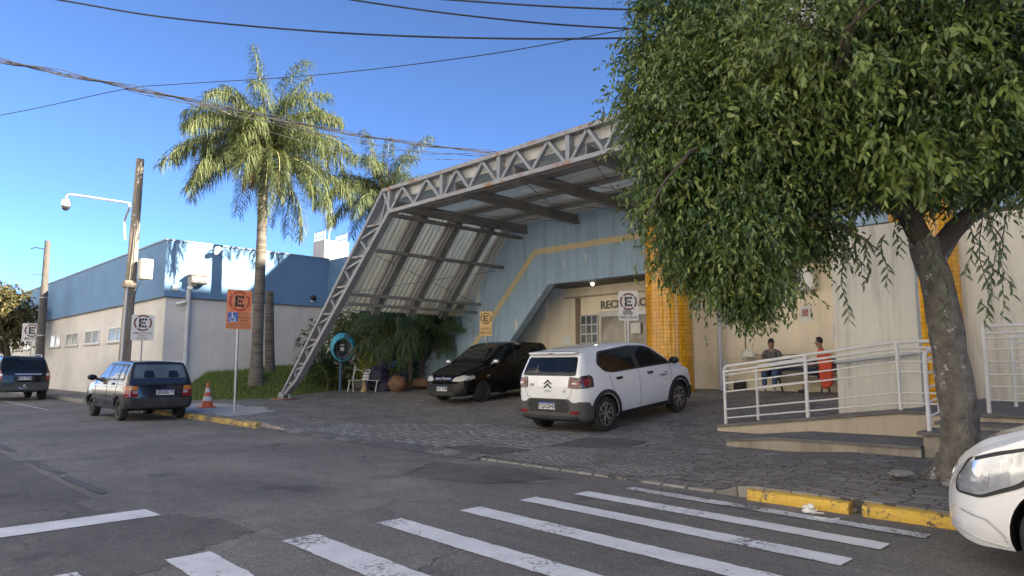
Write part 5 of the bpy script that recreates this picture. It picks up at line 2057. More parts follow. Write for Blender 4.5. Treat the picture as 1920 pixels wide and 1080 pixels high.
# low dark palms under the canopy
fr3 = [(rq.uniform(.5, 1.4), rq.uniform(1.2, 2.0)) for _ in range(34)] + [(rq.uniform(-.2, .5), rq.uniform(.8, 1.5)) for _ in range(18)]
for (u, vb, ut, vt, d, sd, sk, lb, ln) in [(771, 727, 768, 628, 25.6, 41, 3, 'low dark feathery palm with two thin stems behind the brown boulder', (2.0, 2.7)), (786, 727, 800, 618, 26.3, 47, 2, 'low dark feathery palm close to the bench, right-hand stem of the pair', (1.8, 2.5)),
                                           (848, 712, 850, 628, 26.6, 53, 26, 'low dark palm with a brown skirt of dead fronds behind the black car', (1.6, 2.2))]:
    a, b = at(u, vb, d), at(ut, vt, d)
    palm('low_palm', lb, (a.x, a.y, gz(a.x, a.y)), (b.x, b.y, b.z), .07 if sk < 20 else .13, .06 if sk < 20 else .11, fr3, sd, PALMD, 'low dark palms under the canopy', nl=75, ll=.42, lw=.012, trunk_mat=BARKD, skirt=sk, length=ln, rach_r=.014)

# ------------------------------------------------------------------ shrubs
SHRUB = leaf_mat('shrub_leaf', [(0.045, 0.08, 0.02), (0.075, 0.115, 0.03), (0.12, 0.16, 0.045)], 0.45, 0.2)
SHRUBY = leaf_mat('golden_shrub_leaf', [(0.16, 0.20, 0.02), (0.26, 0.28, 0.03), (0.36, 0.34, 0.04)], 0.45, 0.3)
SHRUBO = leaf_mat('croton_leaf', [(0.10, 0.10, 0.025), (0.2, 0.15, 0.03), (0.13, 0.08, 0.03), (0.08, 0.11, 0.03)], 0.45, 0.2)


def shrub(label, lobes_, mat, ll, lw, per=7, seed=1, stems=(), name='shrub', group='shrubs under the canopy'):
    c0 = lobes_[0][0]
    t = thing(name, label, 'shrub', (c0[0], c0[1], gz(c0[0], c0[1])), 0, group)
    v, f = shoots(lobes_, per, ll, lw, .28, .45, .15, seed, 1.0)
    mesh_np('leaves', v, f, mat, t)
    m = M()
    rg = random.Random(seed)
    for i in range(7):
        l = lobes_[i % len(lobes_)]
        b = Vector((c0[0] + rg.uniform(-.2, .2), c0[1] + rg.uniform(-.2, .2), gz(c0[0], c0[1])))
        e = Vector(l[0]) + Vector((rg.uniform(-.3, .3), rg.uniform(-.3, .3), rg.uniform(0, .4)))
        m.tube([b, b.lerp(e, .5) + Vector((rg.uniform(-.1, .1), rg.uniform(-.1, .1), 0)), e], [.03, .022, .012], 6)
    m.build('stems', BARKD, t, smooth=60)
    return t


shrub('tall dark green shrub behind the payphone', [lobe(615, 640, 27, 45, 60, 1.0, 220), lobe(660, 620, 27, 45, 45, .9, 220), lobe(600, 690, 26.5, 45, 30, .8, 120), lobe(640, 690, 26.8, 40, 30, .8, 130), lobe(700, 600, 27.5, 45, 40, 1, 200)], SHRUB, .13, .03, seed=5)
shrub('reddish mottled shrub beneath the low edge of the canopy', [lobe(650, 605, 27.8, 30, 25, .6, 110), lobe(690, 625, 26.8, 26, 30, .6, 110), lobe(725, 640, 26.6, 22, 30, .6, 90)], SHRUBO, .13, .03, seed=6)
shrub('bright yellow-green shrub behind the white slatted bench', [lobe(697, 672, 25.9, 20, 24, .5, 120), lobe(720, 690, 25.8, 20, 20, .4, 80), lobe(688, 690, 25.8, 12, 14, .3, 50)], SHRUBY, .10, .022, seed=7)
shrub('dark shrubbery between the low palms and the slanting blue wall', [lobe(800, 610, 28.5, 70, 40, 1.0, 260), lobe(730, 605, 28.2, 50, 35, 1.0, 200), lobe(870, 600, 29, 40, 40, .8, 150), lobe(750, 650, 27.2, 60, 55, 1.0, 240), lobe(815, 660, 27.5, 50, 40, .9, 180), lobe(760, 700, 26.4, 40, 26, .6, 120), lobe(880, 640, 28, 30, 40, .8, 120)], SHRUB, .13, .028, seed=8)
# spiky agave clump
ag = at(577, 700, 25.8)
at_ = thing('agave_plant', 'spiky dark agave clump on the grass bank left of the payphone', 'plant', (ag.x, ag.y, lz(ag.x, ag.y) if ag.x < -23 else gz(ag.x, ag.y)))
rg = random.Random(2)
vs, fs = [], []
for (du, n) in ((0, 34), (1, 30)):
    c = at(577 + du * 28, 692 - du * 6, 25.8)
    for i in range(n):
        a = rg.random() * 6.28
        e = rg.uniform(.15, 1.45)
        d = Vector((math.cos(a) * math.cos(e), math.sin(a) * math.cos(e), math.sin(e)))
        L_ = rg.uniform(.6, 1.15)
        s = d.cross(Vector((0, 0, 1))).normalized() * .032
        u_ = s.cross(d).normalized() * .012
        b = len(vs)
        vs += [tuple(c - s), tuple(c - u_), tuple(c + s), tuple(c + d * L_ * .5 - s * 1.2), tuple(c + d * L_ * .5 - u_), tuple(c + d * L_ * .5 + s * 1.2), tuple(c + d * L_ - s * .1 - Vector((0, 0, .06))), tuple(c + d * L_ - Vector((0, 0, .06))), tuple(c + d * L_ + s * .1 - Vector((0, 0, .06)))]
        for q in range(2):
            for w_ in range(2):
                fs.append((b + q * 3 + w_, b + q * 3 + w_ + 1, b + q * 3 + w_ + 4, b + q * 3 + w_ + 3))
mesh_np('leaves', np.array(vs), np.array(fs), leaf_mat('agave_leaf', [(0.03, 0.045, 0.03), (0.05, 0.07, 0.045), (0.09, 0.11, 0.08)], 0.5, 0.1), at_)

# ------------------------------------------------------------------ street trees at the far left
FARL = leaf_mat('far_leaf', [(0.04, 0.05, 0.018), (0.06, 0.07, 0.025), (0.10, 0.09, 0.035), (0.15, 0.11, 0.04)], 0.5, 0.25)
ft = at(15, 690, 37)
t = thing('street_tree', 'smaller dense street tree at the far left edge with sun on its top', 'tree', (ft.x, ft.y, .12))
m = M()
tc0 = at(8, 600, 37)
m.tube([(ft.x, ft.y, 0), (ft.x, ft.y, 1.6), (tc0.x, tc0.y, tc0.z - .5)], [.2, .16, .12], 10)
for i in range(9):
    e = at(8 + rg.uniform(-70, 60), 580 + rg.uniform(-45, 40), 37 + rg.uniform(-2, 2))
    m.tube([(ft.x, ft.y, 1.5), tuple(Vector((ft.x, ft.y, 2.2)).lerp(e, .5)), tuple(e)], [.1, .06, .03], 6)
m.build('trunk', BARKD, t, smooth=60)
v, f = shoots([lobe(0, 590, 37, 48, 40, 1.7, 420), lobe(35, 600, 37, 34, 34, 1.3, 300), lobe(10, 550, 37, 36, 24, 1.3, 260), lobe(-40, 580, 37, 50, 50, 1.8, 260), lobe(20, 630, 37, 30, 22, 1.0, 160), lobe(52, 585, 37, 18, 14, .7, 80)], 8, .16, .042, .4, .5, .3, 77)
mesh_np('crown', v, f, FARL, t)

# fallen leaves and grit under the tree and along the kerb
r = np.random.default_rng(17)
n = 900
x = np.concatenate([r.normal(-2.4, 1.6, n // 2), r.uniform(-12, 0, n - n // 2)])
y = np.concatenate([r.normal(8.2, .9, n // 2), r.uniform(6.2, 10.5, n - n // 2)])
ok = (y > 6.0) & ((y < 9.7) | (x < -6.2)) & (x < .5)
ok &= ~((y > 6.4) & (y < 6.68))
x, y = x[ok], y[ok]
z = np.array([(gz(a, b) if b > 6.63 else 0) + .014 for a, b in zip(x, y)])
n = len(x)
d = nrm(np.stack([r.normal(size=n), r.normal(size=n), r.normal(size=n) * .12], 1))
nn = nrm(np.stack([r.normal(size=n) * .2, r.normal(size=n) * .2, np.ones(n)], 1))
nn = nrm(nn - d * (nn * d).sum(1, keepdims=True))
v, f = leaves(np.stack([x, y, z], 1), d, nn, r.uniform(.03, .085, n), r.uniform(.007, .014, n), .02)
o = mesh_np('fallen_leaves', v, f, leaf_mat('dry_leaf', [(0.10, 0.07, 0.035), (0.17, 0.12, 0.05), (0.25, 0.19, 0.08), (0.12, 0.12, 0.05)], .8, .05))
tag(o, 'dry fallen leaves scattered over the pavers below the big tree', 'leaves', kind='stuff')
# ------------------------------------------------------------------ vehicles
def car_paint(name, col, rough=0.25, dust=(0.3, 0.28, 0.25), dust_amt=0.15, coat=1.0, spec=0.5):
    m, nt, b = new_mat(name)
    b.inputs['Specular IOR Level'].default_value = spec
    vec = position(nt, (1, 1, 1), False)
    f = noise_fac(nt, vec, 2.5, 5, 0.6)
    sx = nt.nodes.new('ShaderNodeSeparateXYZ')
    tc = nt.nodes.new('ShaderNodeTexCoord')
    nt.links.new(tc.outputs['Object'], sx.inputs[0])
    hm = nt.nodes.new('ShaderNodeMapRange')
    hm.inputs['From Min'].default_value = 0.75
    hm.inputs['From Max'].default_value = 0.15
    nt.links.new(sx.outputs[2], hm.inputs['Value'])
    ml = N(nt, 'ShaderNodeMath', operation='MULTIPLY')
    nt.links.new(hm.outputs[0], ml.inputs[0])
    nt.links.new(f, ml.inputs[1])
    ad = N(nt, 'ShaderNodeMath', operation='MULTIPLY_ADD')
    nt.links.new(ml.outputs[0], ad.inputs[0])
    ad.inputs[1].default_value = dust_amt * 3
    ad.inputs[2].default_value = dust_amt * 0.25
    c = mixc(nt, ad.outputs[0], col, dust)
    nt.links.new(c, b.inputs['Base Color'])
    r = nt.nodes.new('ShaderNodeMapRange')
    r.inputs['To Min'].default_value = rough - .06
    r.inputs['To Max'].default_value = rough + .12
    nt.links.new(f, r.inputs['Value'])
    nt.links.new(r.outputs[0], b.inputs['Roughness'])
    b.inputs['Coat Weight'].default_value = coat
    b.inputs['Coat Roughness'].default_value = 0.03
    return m


TYRE = pm('tyre_rubber', (0.022, 0.022, 0.022), 0.85, 0.3, 6, 0.3, 60, col2=(0.06, 0.055, 0.05), thr=(0.5, 0.7), c2s=5)
RIMD = pm('rim_dark', (0.06, 0.06, 0.062), 0.45, 0.2, 5, 0.05, metal=0.5)
RIMS = pm('rim_silver', (0.55, 0.55, 0.55), 0.3, 0.1, 5, 0.02, metal=0.9)
TRIM = pm('black_trim', (0.026, 0.026, 0.027), 0.6, 0.25, 5, 0.15, 200, col2=(0.07, 0.066, 0.06), thr=(0.6, 0.8), c2s=3)
TRIMG = pm('grey_trim', (0.075, 0.075, 0.075), 0.65, 0.2, 5, 0.2, 200, col2=(0.12, 0.115, 0.105), thr=(0.55, 0.8), c2s=3)
REDL = pm('red_lens', (0.20, 0.006, 0.012), 0.12, 0.12, 14, 0.02, coat=1.0)
REDD = pm('dark_red_lens', (0.045, 0.004, 0.008), 0.1, 0.1, 14, 0.02, coat=1.0)
AMBL = pm('amber_lens', (0.5, 0.16, 0.02), 0.15, 0.2, 10, 0.02, coat=1.0)
CLEAR = pm('clear_lens', (0.42, 0.43, 0.43), 0.1, 0.4, 16, 0.05, 20, coat=1.0, metal=0.4)
CHROME = pm('chrome', (0.6, 0.6, 0.6), 0.3, 0.05, 5, 0, metal=1.0)
PLATE = pm('plate_white', (0.72, 0.72, 0.70), 0.45, 0.05, 5, 0.02)
PBL = pm('plate_blue', (0.02, 0.08, 0.35), 0.45, 0.05, 5, 0)
CARGL = glass_mat('car_glass', (0.010, 0.013, 0.016), 0.02)
CARGL.node_tree.nodes['Principled BSDF'].inputs['Specular IOR Level'].default_value = 0.3
CARGLT = glass_mat('car_glass_light', (0.10, 0.13, 0.15), 0.03)
WELL = pm('wheel_well', (0.008, 0.008, 0.008), 0.95, 0.1, 3, 0)


class Car:
    def __init__(self, name, label, loc, rz, spec, paint, pitch=0.0, group=None):
        self.t = thing(name, label, 'car', loc, rz, group)
        self.pitch = pitch
        self.t.rotation_euler[1] = pitch
        s = self.s = spec

        def F(tab, k=.045):
            return lambda x: sum(lerp_tab(tab, x + k * j) for j in (-1, -.5, 0, .5, 1)) / 5
        top = F(spec['top'], spec.get('soft', .02))
        belt, w, wt, zb = F(spec['belt']), F(spec['w'], .03), F(spec['wt'], .05), F(spec['zb'])
        x0, x1 = spec['x0'], spec['x1']
        xs = [x0, x0 + .008, x0 + .02]
        x = x0 + .04
        while x < x1 - .04:
            xs.append(x)
            x += .022 if (x < x0 + .5) else .05
        xs += [x1 - .035, x1 - .018, x1 - .006, x1]
        vs, fs = [], []
        half = 17
        for i, x in enumerate(xs):
            W, zt, B = w(x), top(x), zb(x)
            e_ = min(abs(x - x0), abs(x - x1))
            kk = 1 - .05 * max(0, 1 - e_ / .04) ** 2
            W *= kk
            zbl = min(belt(x), zt - .03)
            R = min(wt(x), W * .93)
            e = min(.06, (zt - zbl) * .5)
            P = [(0, B), (W * .72, B), (W * .9, B + .02), (W * .965, B + .09)]
            hh = zbl - B
            for t, k in ((.34, .99), (.55, 1.0), (.76, .994), (.9, .982), (1.0, .958)):
                P.append((W * k, B + hh * t))
            for t in (.25, .5, .75, 1):
                P.append((W * .958 + (R - W * .958) * t + math.sin(PI * t) * .018 * min(1, (zt - zbl) / .3), zbl + (zt - e - zbl) * t))
            P += [(R * .955, zt - e * .32), (R * .84, zt - .006), (R * .45, zt + .010), (0, zt + .014)]
            ring = P + [(-y, z) for y, z in P[-2:0:-1]]
            n = len(ring)
            vs += [(x, y, z) for y, z in ring]
        for i in range(len(xs) - 1):
            for j in range(n):
                j2 = (j + 1) % n
                fs.append((i * n + j, i * n + j2, (i + 1) * n + j2, (i + 1) * n + j))
        fs.append(tuple(range(n)))
        fs.append(tuple((len(xs) - 1) * n + j for j in range(n)))
        m = M()
        m.add(vs, fs)
        me = m.mesh('body', [paint, WELL], 50)
        ob = bpy.data.objects.new('body', me)
        COL.objects.link(ob)
        cut = M()
        r = spec['wr'] + .045
        for ax in spec['axles']:
            for sg in (1, -1):
                ya, yb = sg * (spec['hw'] - .30), sg * (spec['hw'] + .3)
                cut.tube([(ax, min(ya, yb), spec['wr']), (ax, max(ya, yb), spec['wr'])], r, 40, 1)
                bx = M().box((ax - r * .98, min(ya, yb), -.3), (ax + r * .98, max(ya, yb), spec['wr'] * .6), 1)
                cut.merge(M().tube([(ax, min(ya, yb), spec['wr'] * .3), (ax, max(ya, yb), spec['wr'] * .3)], r * .97, 40, 1))
        cme = cut.mesh('cut', [paint, WELL])
        cob = bpy.data.objects.new('cut', cme)
        COL.objects.link(cob)
        md = ob.modifiers.new('b', 'BOOLEAN')
        md.object = cob
        md.operation = 'DIFFERENCE'
        md.solver = 'EXACT'
        md.use_self = True
        bpy.context.view_layer.update()
        dg = bpy.context.evaluated_depsgraph_get()
        nme = bpy.data.meshes.new_from_object(ob.evaluated_get(dg))
        ob.modifiers.clear()
        ob.data = nme
        nme.polygons.foreach_set('use_smooth', [True] * len(nme.polygons))
        nme.set_sharp_from_angle(angle=math.radians(38))
        bpy.data.objects.remove(cob)
        ob.parent = self.t
        self.body = ob
        bm = bmesh.new()
        bm.from_mesh(nme)
        self.bvh = BVHTree.FromBMesh(bm)
        bm.free()

    def ray(self, side, a, b):
        if side == 'L':
            o, d = Vector((a, 3, b)), Vector((0, -1, 0))
        elif side == 'R':
            o, d = Vector((a, -3, b)), Vector((0, 1, 0))
        elif side == 'B':
            o, d = Vector((-6, a, b)), Vector((1, 0, 0))
        elif side == 'F':
            o, d = Vector((6, a, b)), Vector((-1, 0, 0))
        else:
            o, d = Vector((a, b, 4)), Vector((0, 0, -1))
        h = self.bvh.ray_cast(o, d)
        if h[0] is None:
            guess = {'L': (a, .8, b), 'R': (a, -.8, b), 'B': (self.s['x0'], a, b), 'F': (self.s['x1'], a, b), 'T': (a, b, 1.2)}[side]
            h = self.bvh.find_nearest(Vector(guess))
        return h[0], h[1], d

    def drop(self, side, pts2, off):
        out = []
        for a, b in pts2:
            p, n_, d = self.ray(side, a, b)
            out.append(p - d * off * .7 + n_ * off * .5)
        return out

    def patch(self, side, poly, off, mat, name, parent=None, sub=.07, depth=.02, smooth=60):
        bm = bmesh.new()
        vv = [bm.verts.new((a, b, 0)) for a, b in poly]
        bm.faces.new(vv)
        bmesh.ops.triangulate(bm, faces=bm.faces)
        for _ in range(7):
            es = [e for e in bm.edges if e.calc_length() > sub]
            if not es:
                break
            bmesh.ops.subdivide_edges(bm, edges=es, cuts=1)
            bmesh.ops.triangulate(bm, faces=[f for f in bm.faces if len(f.verts) > 3])
        bm.verts.ensure_lookup_table()
        top = self.drop(side, [(v.co.x, v.co.y) for v in bm.verts], off)
        low = self.drop(side, [(v.co.x, v.co.y) for v in bm.verts], off - depth)
        m = M()
        m.v = [tuple(p) for p in top]
        m.f = [tuple(v.index for v in f.verts) for f in bm.faces]
        nb = len(m.v)
        be = [e for e in bm.edges if len(e.link_faces) == 1]
        idx = {}
        for e in be:
            for v in e.verts:
                if v.index not in idx:
                    idx[v.index] = len(m.v)
                    m.v.append(tuple(low[v.index]))
            a, b = e.verts[0].index, e.verts[1].index
            m.f.append((a, b, idx[b], idx[a]))
        m.k = [0] * len(m.f)
        bm.free()
        return m.build(name, mat, parent or self.t, smooth=smooth, world=False)

    def both(self, poly, *a, **k):
        self.patch('L', poly, *a, **k)
        return self.patch('R', poly, *a, **k)

    def mirB(self, side, poly, *a, **k):
        self.patch(side, poly, *a, **k)
        return self.patch(side, [(-x, z) for x, z in poly], *a, **k)

    def line(self, side, pts2, w, mat, name='door_seam', off=.004):
        m = M()
        q = []
        for (a0, b0), (a1, b1) in zip(pts2, pts2[1:]):
            n = max(1, int(math.hypot(a1 - a0, b1 - b0) / .05))
            q += [(a0 + (a1 - a0) * i / n, b0 + (b1 - b0) * i / n) for i in range(n)]
        q.append(pts2[-1])
        m.tube(self.drop(side, q, off * .2), w / 2, 5)
        return m.build(name, mat, self.t, smooth=60, world=False)

    def text(self, side, s, size, a, b, mat, name='lettering', bold=.02, off=.006, parent=None, flip=None):
        t = text_shape(s, size, .002, 'CENTER', size * bold)
        flip = {'B': -1, 'R': 1, 'L': -1, 'F': 1}[side] if flip is None else flip
        pts = []
        # B seen from behind: screen-right is -y ; R: screen-right is +x ; L: screen-right is -x ; F: screen-right is +y
        m = M()
        m.f, m.k = t.f, t.k
        m.v = [tuple(p) for p in self.drop(side, [(a + flip * x, b + z) for x, y, z in t.v], off)]
        return m.build(name, mat, parent or self.t, world=False)

    def plate(self, side, y, z, txt, w=.40, h=.13, off=.02, dark=INKB):
        sgn = -1 if side == 'B' else 1
        p, n_, d = self.ray(side, y, z)
        x = p.x - d.x * off
        pl = M()
        e = -d.x
        xa, xb = (x, x + e * .008)
        pl.box((min(xa, xb), y - w / 2, z - h / 2), (max(xa, xb), y + w / 2, z + h / 2))
        o = pl.build('number_plate', PLATE, self.t, world=False)
        b = M()
        x2 = xb + e * .002
        b.box((min(xb + e * .0005, x2), y - w / 2, z + h / 2 - .026), (max(xb + e * .0005, x2), y + w / 2, z + h / 2))
        b.build('blue_band', PBL, o, world=False)
        if txt:
            t = text_shape(txt, h * .80, .002, 'CENTER', .003, .98)
            m = M()
            m.f, m.k = t.f, t.k
            m.v = [(xb + e * .002, y + sgn * u, z - .012 + w_) for u, _, w_ in t.v]
            m.build('plate_number', dark, o, world=False)
        return o

    def wheels(self, rim='steel', wdt=.19):
        s = self.s
        r = s['wr']
        for ax in s['axles']:
            for sg in (1, -1):
                yo = sg * (s['hw'] - .035)
                c = (ax, yo, r)
                hw = wdt
                ty = M()
                rr_ = r * .66
                ty.lathe([(rr_, -hw), (r * .93, -hw), (r * .99, -hw + .02), (r, -hw * .5), (r, -hw * .35), (r * .99, -.025), (r * .94, -.004), (r * .80, .004), (rr_, -.004), (rr_, -hw)], 36, c, (0, sg, 0))
                w = ty.build('wheel', TYRE, self.t, smooth=40, world=False)
                rm = M()
                rm.lathe([(rr_ * 1.01, -.002), (rr_ * .93, -.012), (rr_ * .88, -.05), (rr_ * .3, -.05), (0.0, -.05)], 30, c, (0, sg, 0))
                rm.build('rim', RIMD, w, smooth=40, world=False)
                sp = M()
                if rim == 'alloy':
                    for k in range(5):
                        for da in (-.13, .13):
                            a = k * 2 * PI / 5 + .3
                            p0 = Vector((ax + math.cos(a) * .04, yo - sg * .02, r + math.sin(a) * .04))
                            p1 = Vector((ax + math.cos(a + da * 2) * rr_ * .94, yo - sg * .010, r + math.sin(a + da * 2) * rr_ * .94))
                            sp.bar(p0, p1, .02, .025, (0, 1, 0))
                    sp.lathe([(.05, -.03), (.05, -.008), (0.0, -.006)], 14, c, (0, sg, 0))
                    sp.lathe([(rr_ * .99, -.006), (rr_ * .93, -.004), (rr_ * .93, -.02)], 30, c, (0, sg, 0))
                    sp.build('spokes', RIMS, w, smooth=35, world=False)
                else:
                    for k in range(8):
                        a = k * PI / 4
                        sp.ball((ax + math.cos(a) * rr_ * .62, yo - sg * .045, r + math.sin(a) * rr_ * .62), (.022, .01, .022), 8, 6)
                    sp.lathe([(.07, -.05), (.065, -.02), (.03, -.012), (0.0, -.01)], 16, c, (0, sg, 0))
                    sp.build('hub', RIMD if rim == 'steel' else RIMS, w, smooth=40, world=False)

    def mirrors(self, x, z, mat, w=.10, y=None, cap=None):
        for sg in (1, -1):
            p, n_, d = self.ray('L' if sg > 0 else 'R', x, z - .02)
            m = M()
            m.tube([p, p + Vector((.0, sg * .09, .02))], [.03, .025], 8)
            m.ball((x - .01, p.y + sg * .15, z + .03), (.065, .115, .075), 14, 10)
            o = m.build('mirror', mat, self.t, smooth=60, world=False)
            g = M()
            g.ball((x - .058, p.y + sg * .15, z + .03), (.022, .092, .058), 12, 8)
            g.build('mirror_glass', CARGL if cap is None else cap, o, smooth=60, world=False)


def arc(cx, cz, r0, r1, a0, a1, n=18):
    o = [(cx + r1 * math.cos(math.radians(a0 + (a1 - a0) * i / n)), cz + r1 * math.sin(math.radians(a0 + (a1 - a0) * i / n))) for i in range(n + 1)]
    i_ = [(cx + r0 * math.cos(math.radians(a1 + (a0 - a1) * i / n)), cz + r0 * math.sin(math.radians(a1 + (a0 - a1) * i / n))) for i in range(n + 1)]
    return o + i_


# --- white hatchback in the driveway -------------------------------------------------
WHITEP = car_paint('white_car_paint', (0.86, 0.86, 0.86), 0.3, dust_amt=.06)
hb = dict(x0=-1.93, x1=2.04, hw=.86, wr=.325, axles=(-1.27, 1.27), soft=.018,
          top=[(-1.93, .86), (-1.915, .98), (-1.89, 1.08), (-1.68, 1.46), (-1.63, 1.50), (-1.45, 1.535), (-.6, 1.575), (.0, 1.57), (.45, 1.52), (.75, 1.38), (1.2, 1.09), (1.35, 1.06), (1.8, .98), (1.95, .88), (2.04, .66)],
          belt=[(-1.93, .80), (-1.88, 1.0), (-1.5, 1.03), (1.0, .99), (1.3, .97), (1.8, .86), (2.04, .6)],
          w=[(-1.93, .70), (-1.88, .77), (-1.75, .825), (-1.5, .855), (1.5, .86), (1.75, .82), (1.92, .72), (2.04, .55)],
          wt=[(-1.93, .72), (-1.88, .74), (-1.66, .66), (-1.4, .62), (.3, .62), (.7, .64), (1.2, .74), (1.6, .74), (2.04, .5)],
          zb=[(-1.93, .30), (-1.75, .22), (1.7, .2), (2.04, .24)])
gy0, gy1 = gz(-8.7, 10.2), gz(-8.7, 12.75)
hp = -math.atan2(gy1 - gy0, 2.54)
hatch = Car('hatchback_car', 'white hatchback with black wheel-arch trim parked nose-in before the entrance', (-8.72, 11.55, (gy0 + gy1) / 2), math.radians(90.5), hb, WHITEP, hp)
c = hatch
c.both(rpoly([(-1.38, 1.25), (-1.2, 1.47), (-.2, 1.515), (.35, 1.475), (.62, 1.38), (1.12, 1.085), (1.14, 1.055), (-1.0, 1.055), (-1.22, 1.10)], .06), .004, TRIM, 'window_surround')
c.both(rpoly([(-1.32, 1.25), (-1.17, 1.43), (-.28, 1.475), (-.22, 1.09), (-.98, 1.085), (-1.18, 1.12)], .05), .008, CARGL, 'side_window')
c.both(rpoly([(-.12, 1.475), (.33, 1.445), (.58, 1.36), (1.0, 1.09), (-.06, 1.085)], .03), .008, CARGL, 'side_window')
c.patch('B', rpoly([(-.66, 1.08), (.66, 1.08), (.60, 1.41), (-.60, 1.41)], .05), .006, CARGL, 'rear_window')
c.patch('F', rpoly([(-.68, 1.11), (.68, 1.11), (.56, 1.48), (-.56, 1.48)], .06), .006, CARGL, 'windscreen')
c.mirB('B', rpoly([(.50, .87), (.76, .85), (.77, 1.035), (.52, 1.07)], .03), .014, REDD, 'tail_light')
for s in ('L', 'R'):
    c.patch(s, rpoly([(-1.93, .85), (-1.62, .86), (-1.60, 1.03), (-1.66, 1.08), (-1.93, 1.07)], .03), .014, REDD, 'tail_light')
c.mirB('B', rpoly([(.555, .905), (.74, .895), (.75, .985), (.57, 1.02)], .02), .02, REDL, 'tail_light_lens')
c.mirB('B', rpoly([(.60, .935), (.70, .932), (.70, .955), (.605, .97)], .01), .024, CLEAR, 'tail_light_lens')
c.patch('R', rpoly([(-1.84, .90), (-1.70, .905), (-1.69, 1.01), (-1.84, 1.03)], .02), .019, REDL, 'tail_light_lens')
# black bumper
c.patch('B', rpoly([(-.73, .25), (.73, .25), (.74, .60), (.56, .60), (.47, .665), (-.47, .665), (-.56, .60), (-.74, .60)], .03), .022, TRIMG, 'rear_bumper', sub=.06)
c.patch('B', rpoly([(-.45, .42), (.45, .42), (.52, .53), (.44, .65), (-.44, .65), (-.52, .53)], .03), .028, TRIM, 'plate_recess')
c.patch('B', rpoly([(-.70, .25), (.70, .25), (.68, .36), (-.68, .36)], .03), .03, TRIM, 'bumper_lip')
c.mirB('B', rpoly([(.53, .40), (.70, .40), (.70, .455), (.53, .455)], .01), .034, REDL, 'reflector')
c.both(rpoly([(-1.93, .25), (-1.66, .25), (-1.67, .46), (-1.76, .60), (-1.93, .62)], .02), .022, TRIMG, 'rear_bumper')
c.both(arc(-1.27, .325, .383, .452, -8, 188, 26), .016, TRIM, 'arch_trim')
c.both(arc(1.27, .325, .383, .452, -8, 188, 26), .016, TRIM, 'arch_trim')
c.both([(-.86, .20), (.86, .20), (.84, .315), (-.84, .315)], .02, TRIM, 'sill_trim')
c.both(rpoly([(1.67, .25), (2.0, .25), (2.0, .5), (1.70, .5)], .02), .02, TRIM, 'front_bumper')
c.both(rpoly([(-.92, .92), (-.74, .92), (-.74, .965), (-.92, .965)], .015), .022, TRIM, 'door_handle')
c.both(rpoly([(.12, .92), (.30, .92), (.30, .965), (.12, .965)], .015), .022, TRIM, 'door_handle')
SEAM = pm('seam_grey', (0.12, 0.12, 0.12), 0.8)
for s in ('L', 'R'):
    c.line(s, [(-.17, 1.05), (-.17, .5), (-.16, .33)], .008, SEAM)
    c.line(s, [(1.0, 1.04), (.97, .6), (.86, .33)], .008, SEAM)
    c.line(s, [(-.84, .34), (-.88, .5), (-1.05, .78), (-1.1, 1.04)], .008, SEAM)
c.line('B', [(-.62, 1.05), (-.56, .8), (-.52, .70), (-.44, .672)], .008, SEAM, 'tailgate_seam')
c.line('B', [(.62, 1.05), (.56, .8), (.52, .70), (.44, .672)], .008, SEAM, 'tailgate_seam')
c.line('B', [(.0, 1.10), (-.1, 1.115), (-.35, 1.12)], .016, TRIM, 'rear_wiper')
m = M()
m.prism(rpoly([(-.60, -1.78), (.60, -1.78), (.56, -1.50), (-.56, -1.50)], .06), 1.485, 1.52, 'xy')
m.v = [(y, x, z + (y + 1.5) * .05) for x, y, z in m.v]
m.build('spoiler', WHITEP, c.t, smooth=40, world=False, bevel=.012)
m = M()
m.box((-1.785, -.07, 1.478), (-1.772, .07, 1.492))
m.build('brake_light', REDL, c.t, world=False)
c.mirrors(1.0, 1.09, TRIM)
c.wheels('alloy')
c.plate('B', 0.02, .535, 'TQX2F43', off=.035)
# double chevron badge, badges and lettering on the tailgate
for dz in (0, .068):
    ch = [(-.105, .86 + dz), (-.07, .86 + dz), (0, .915 + dz), (.07, .86 + dz), (.105, .86 + dz), (.0, .945 + dz)]
    c.patch('B', [(-a, b) for a, b in ch], .012, TRIM, 'chevron_badge', depth=.012)
c.text('B', 'CITROËN', .038, .0, .80, INKB, bold=.0)
c.text('B', '184', .085, .40, .91, pm('sticker_grey', (.2, .2, .2), .6), bold=.01)
c.text('B', 'C3', .05, -.40, .80, TRIM, bold=.03)
c.text('B', 'flex', .03, .52, .70, INKB)
c.text('R', 'Prefeitura', .07, .70, .85, pm('door_print', (.12, .14, .2), .6), bold=.015)
c.text('R', 'saúde', .05, .78, .90, pm('door_print2', (.1, .12, .16), .6), bold=.02)
c.text('R', 'municipal', .03, .76, .77, pm('door_print3', (.3, .3, .33), .6))
m = M()
m.tube([(-1.6, .2, .24), (-1.5, .1, .24), (-1.45, -.4, .26)], .05, 8)
m.box((-1.62, -.35, .2), (-1.35, .35, .27))
m.build('exhaust', TRIM, c.t, smooth=40, world=False)

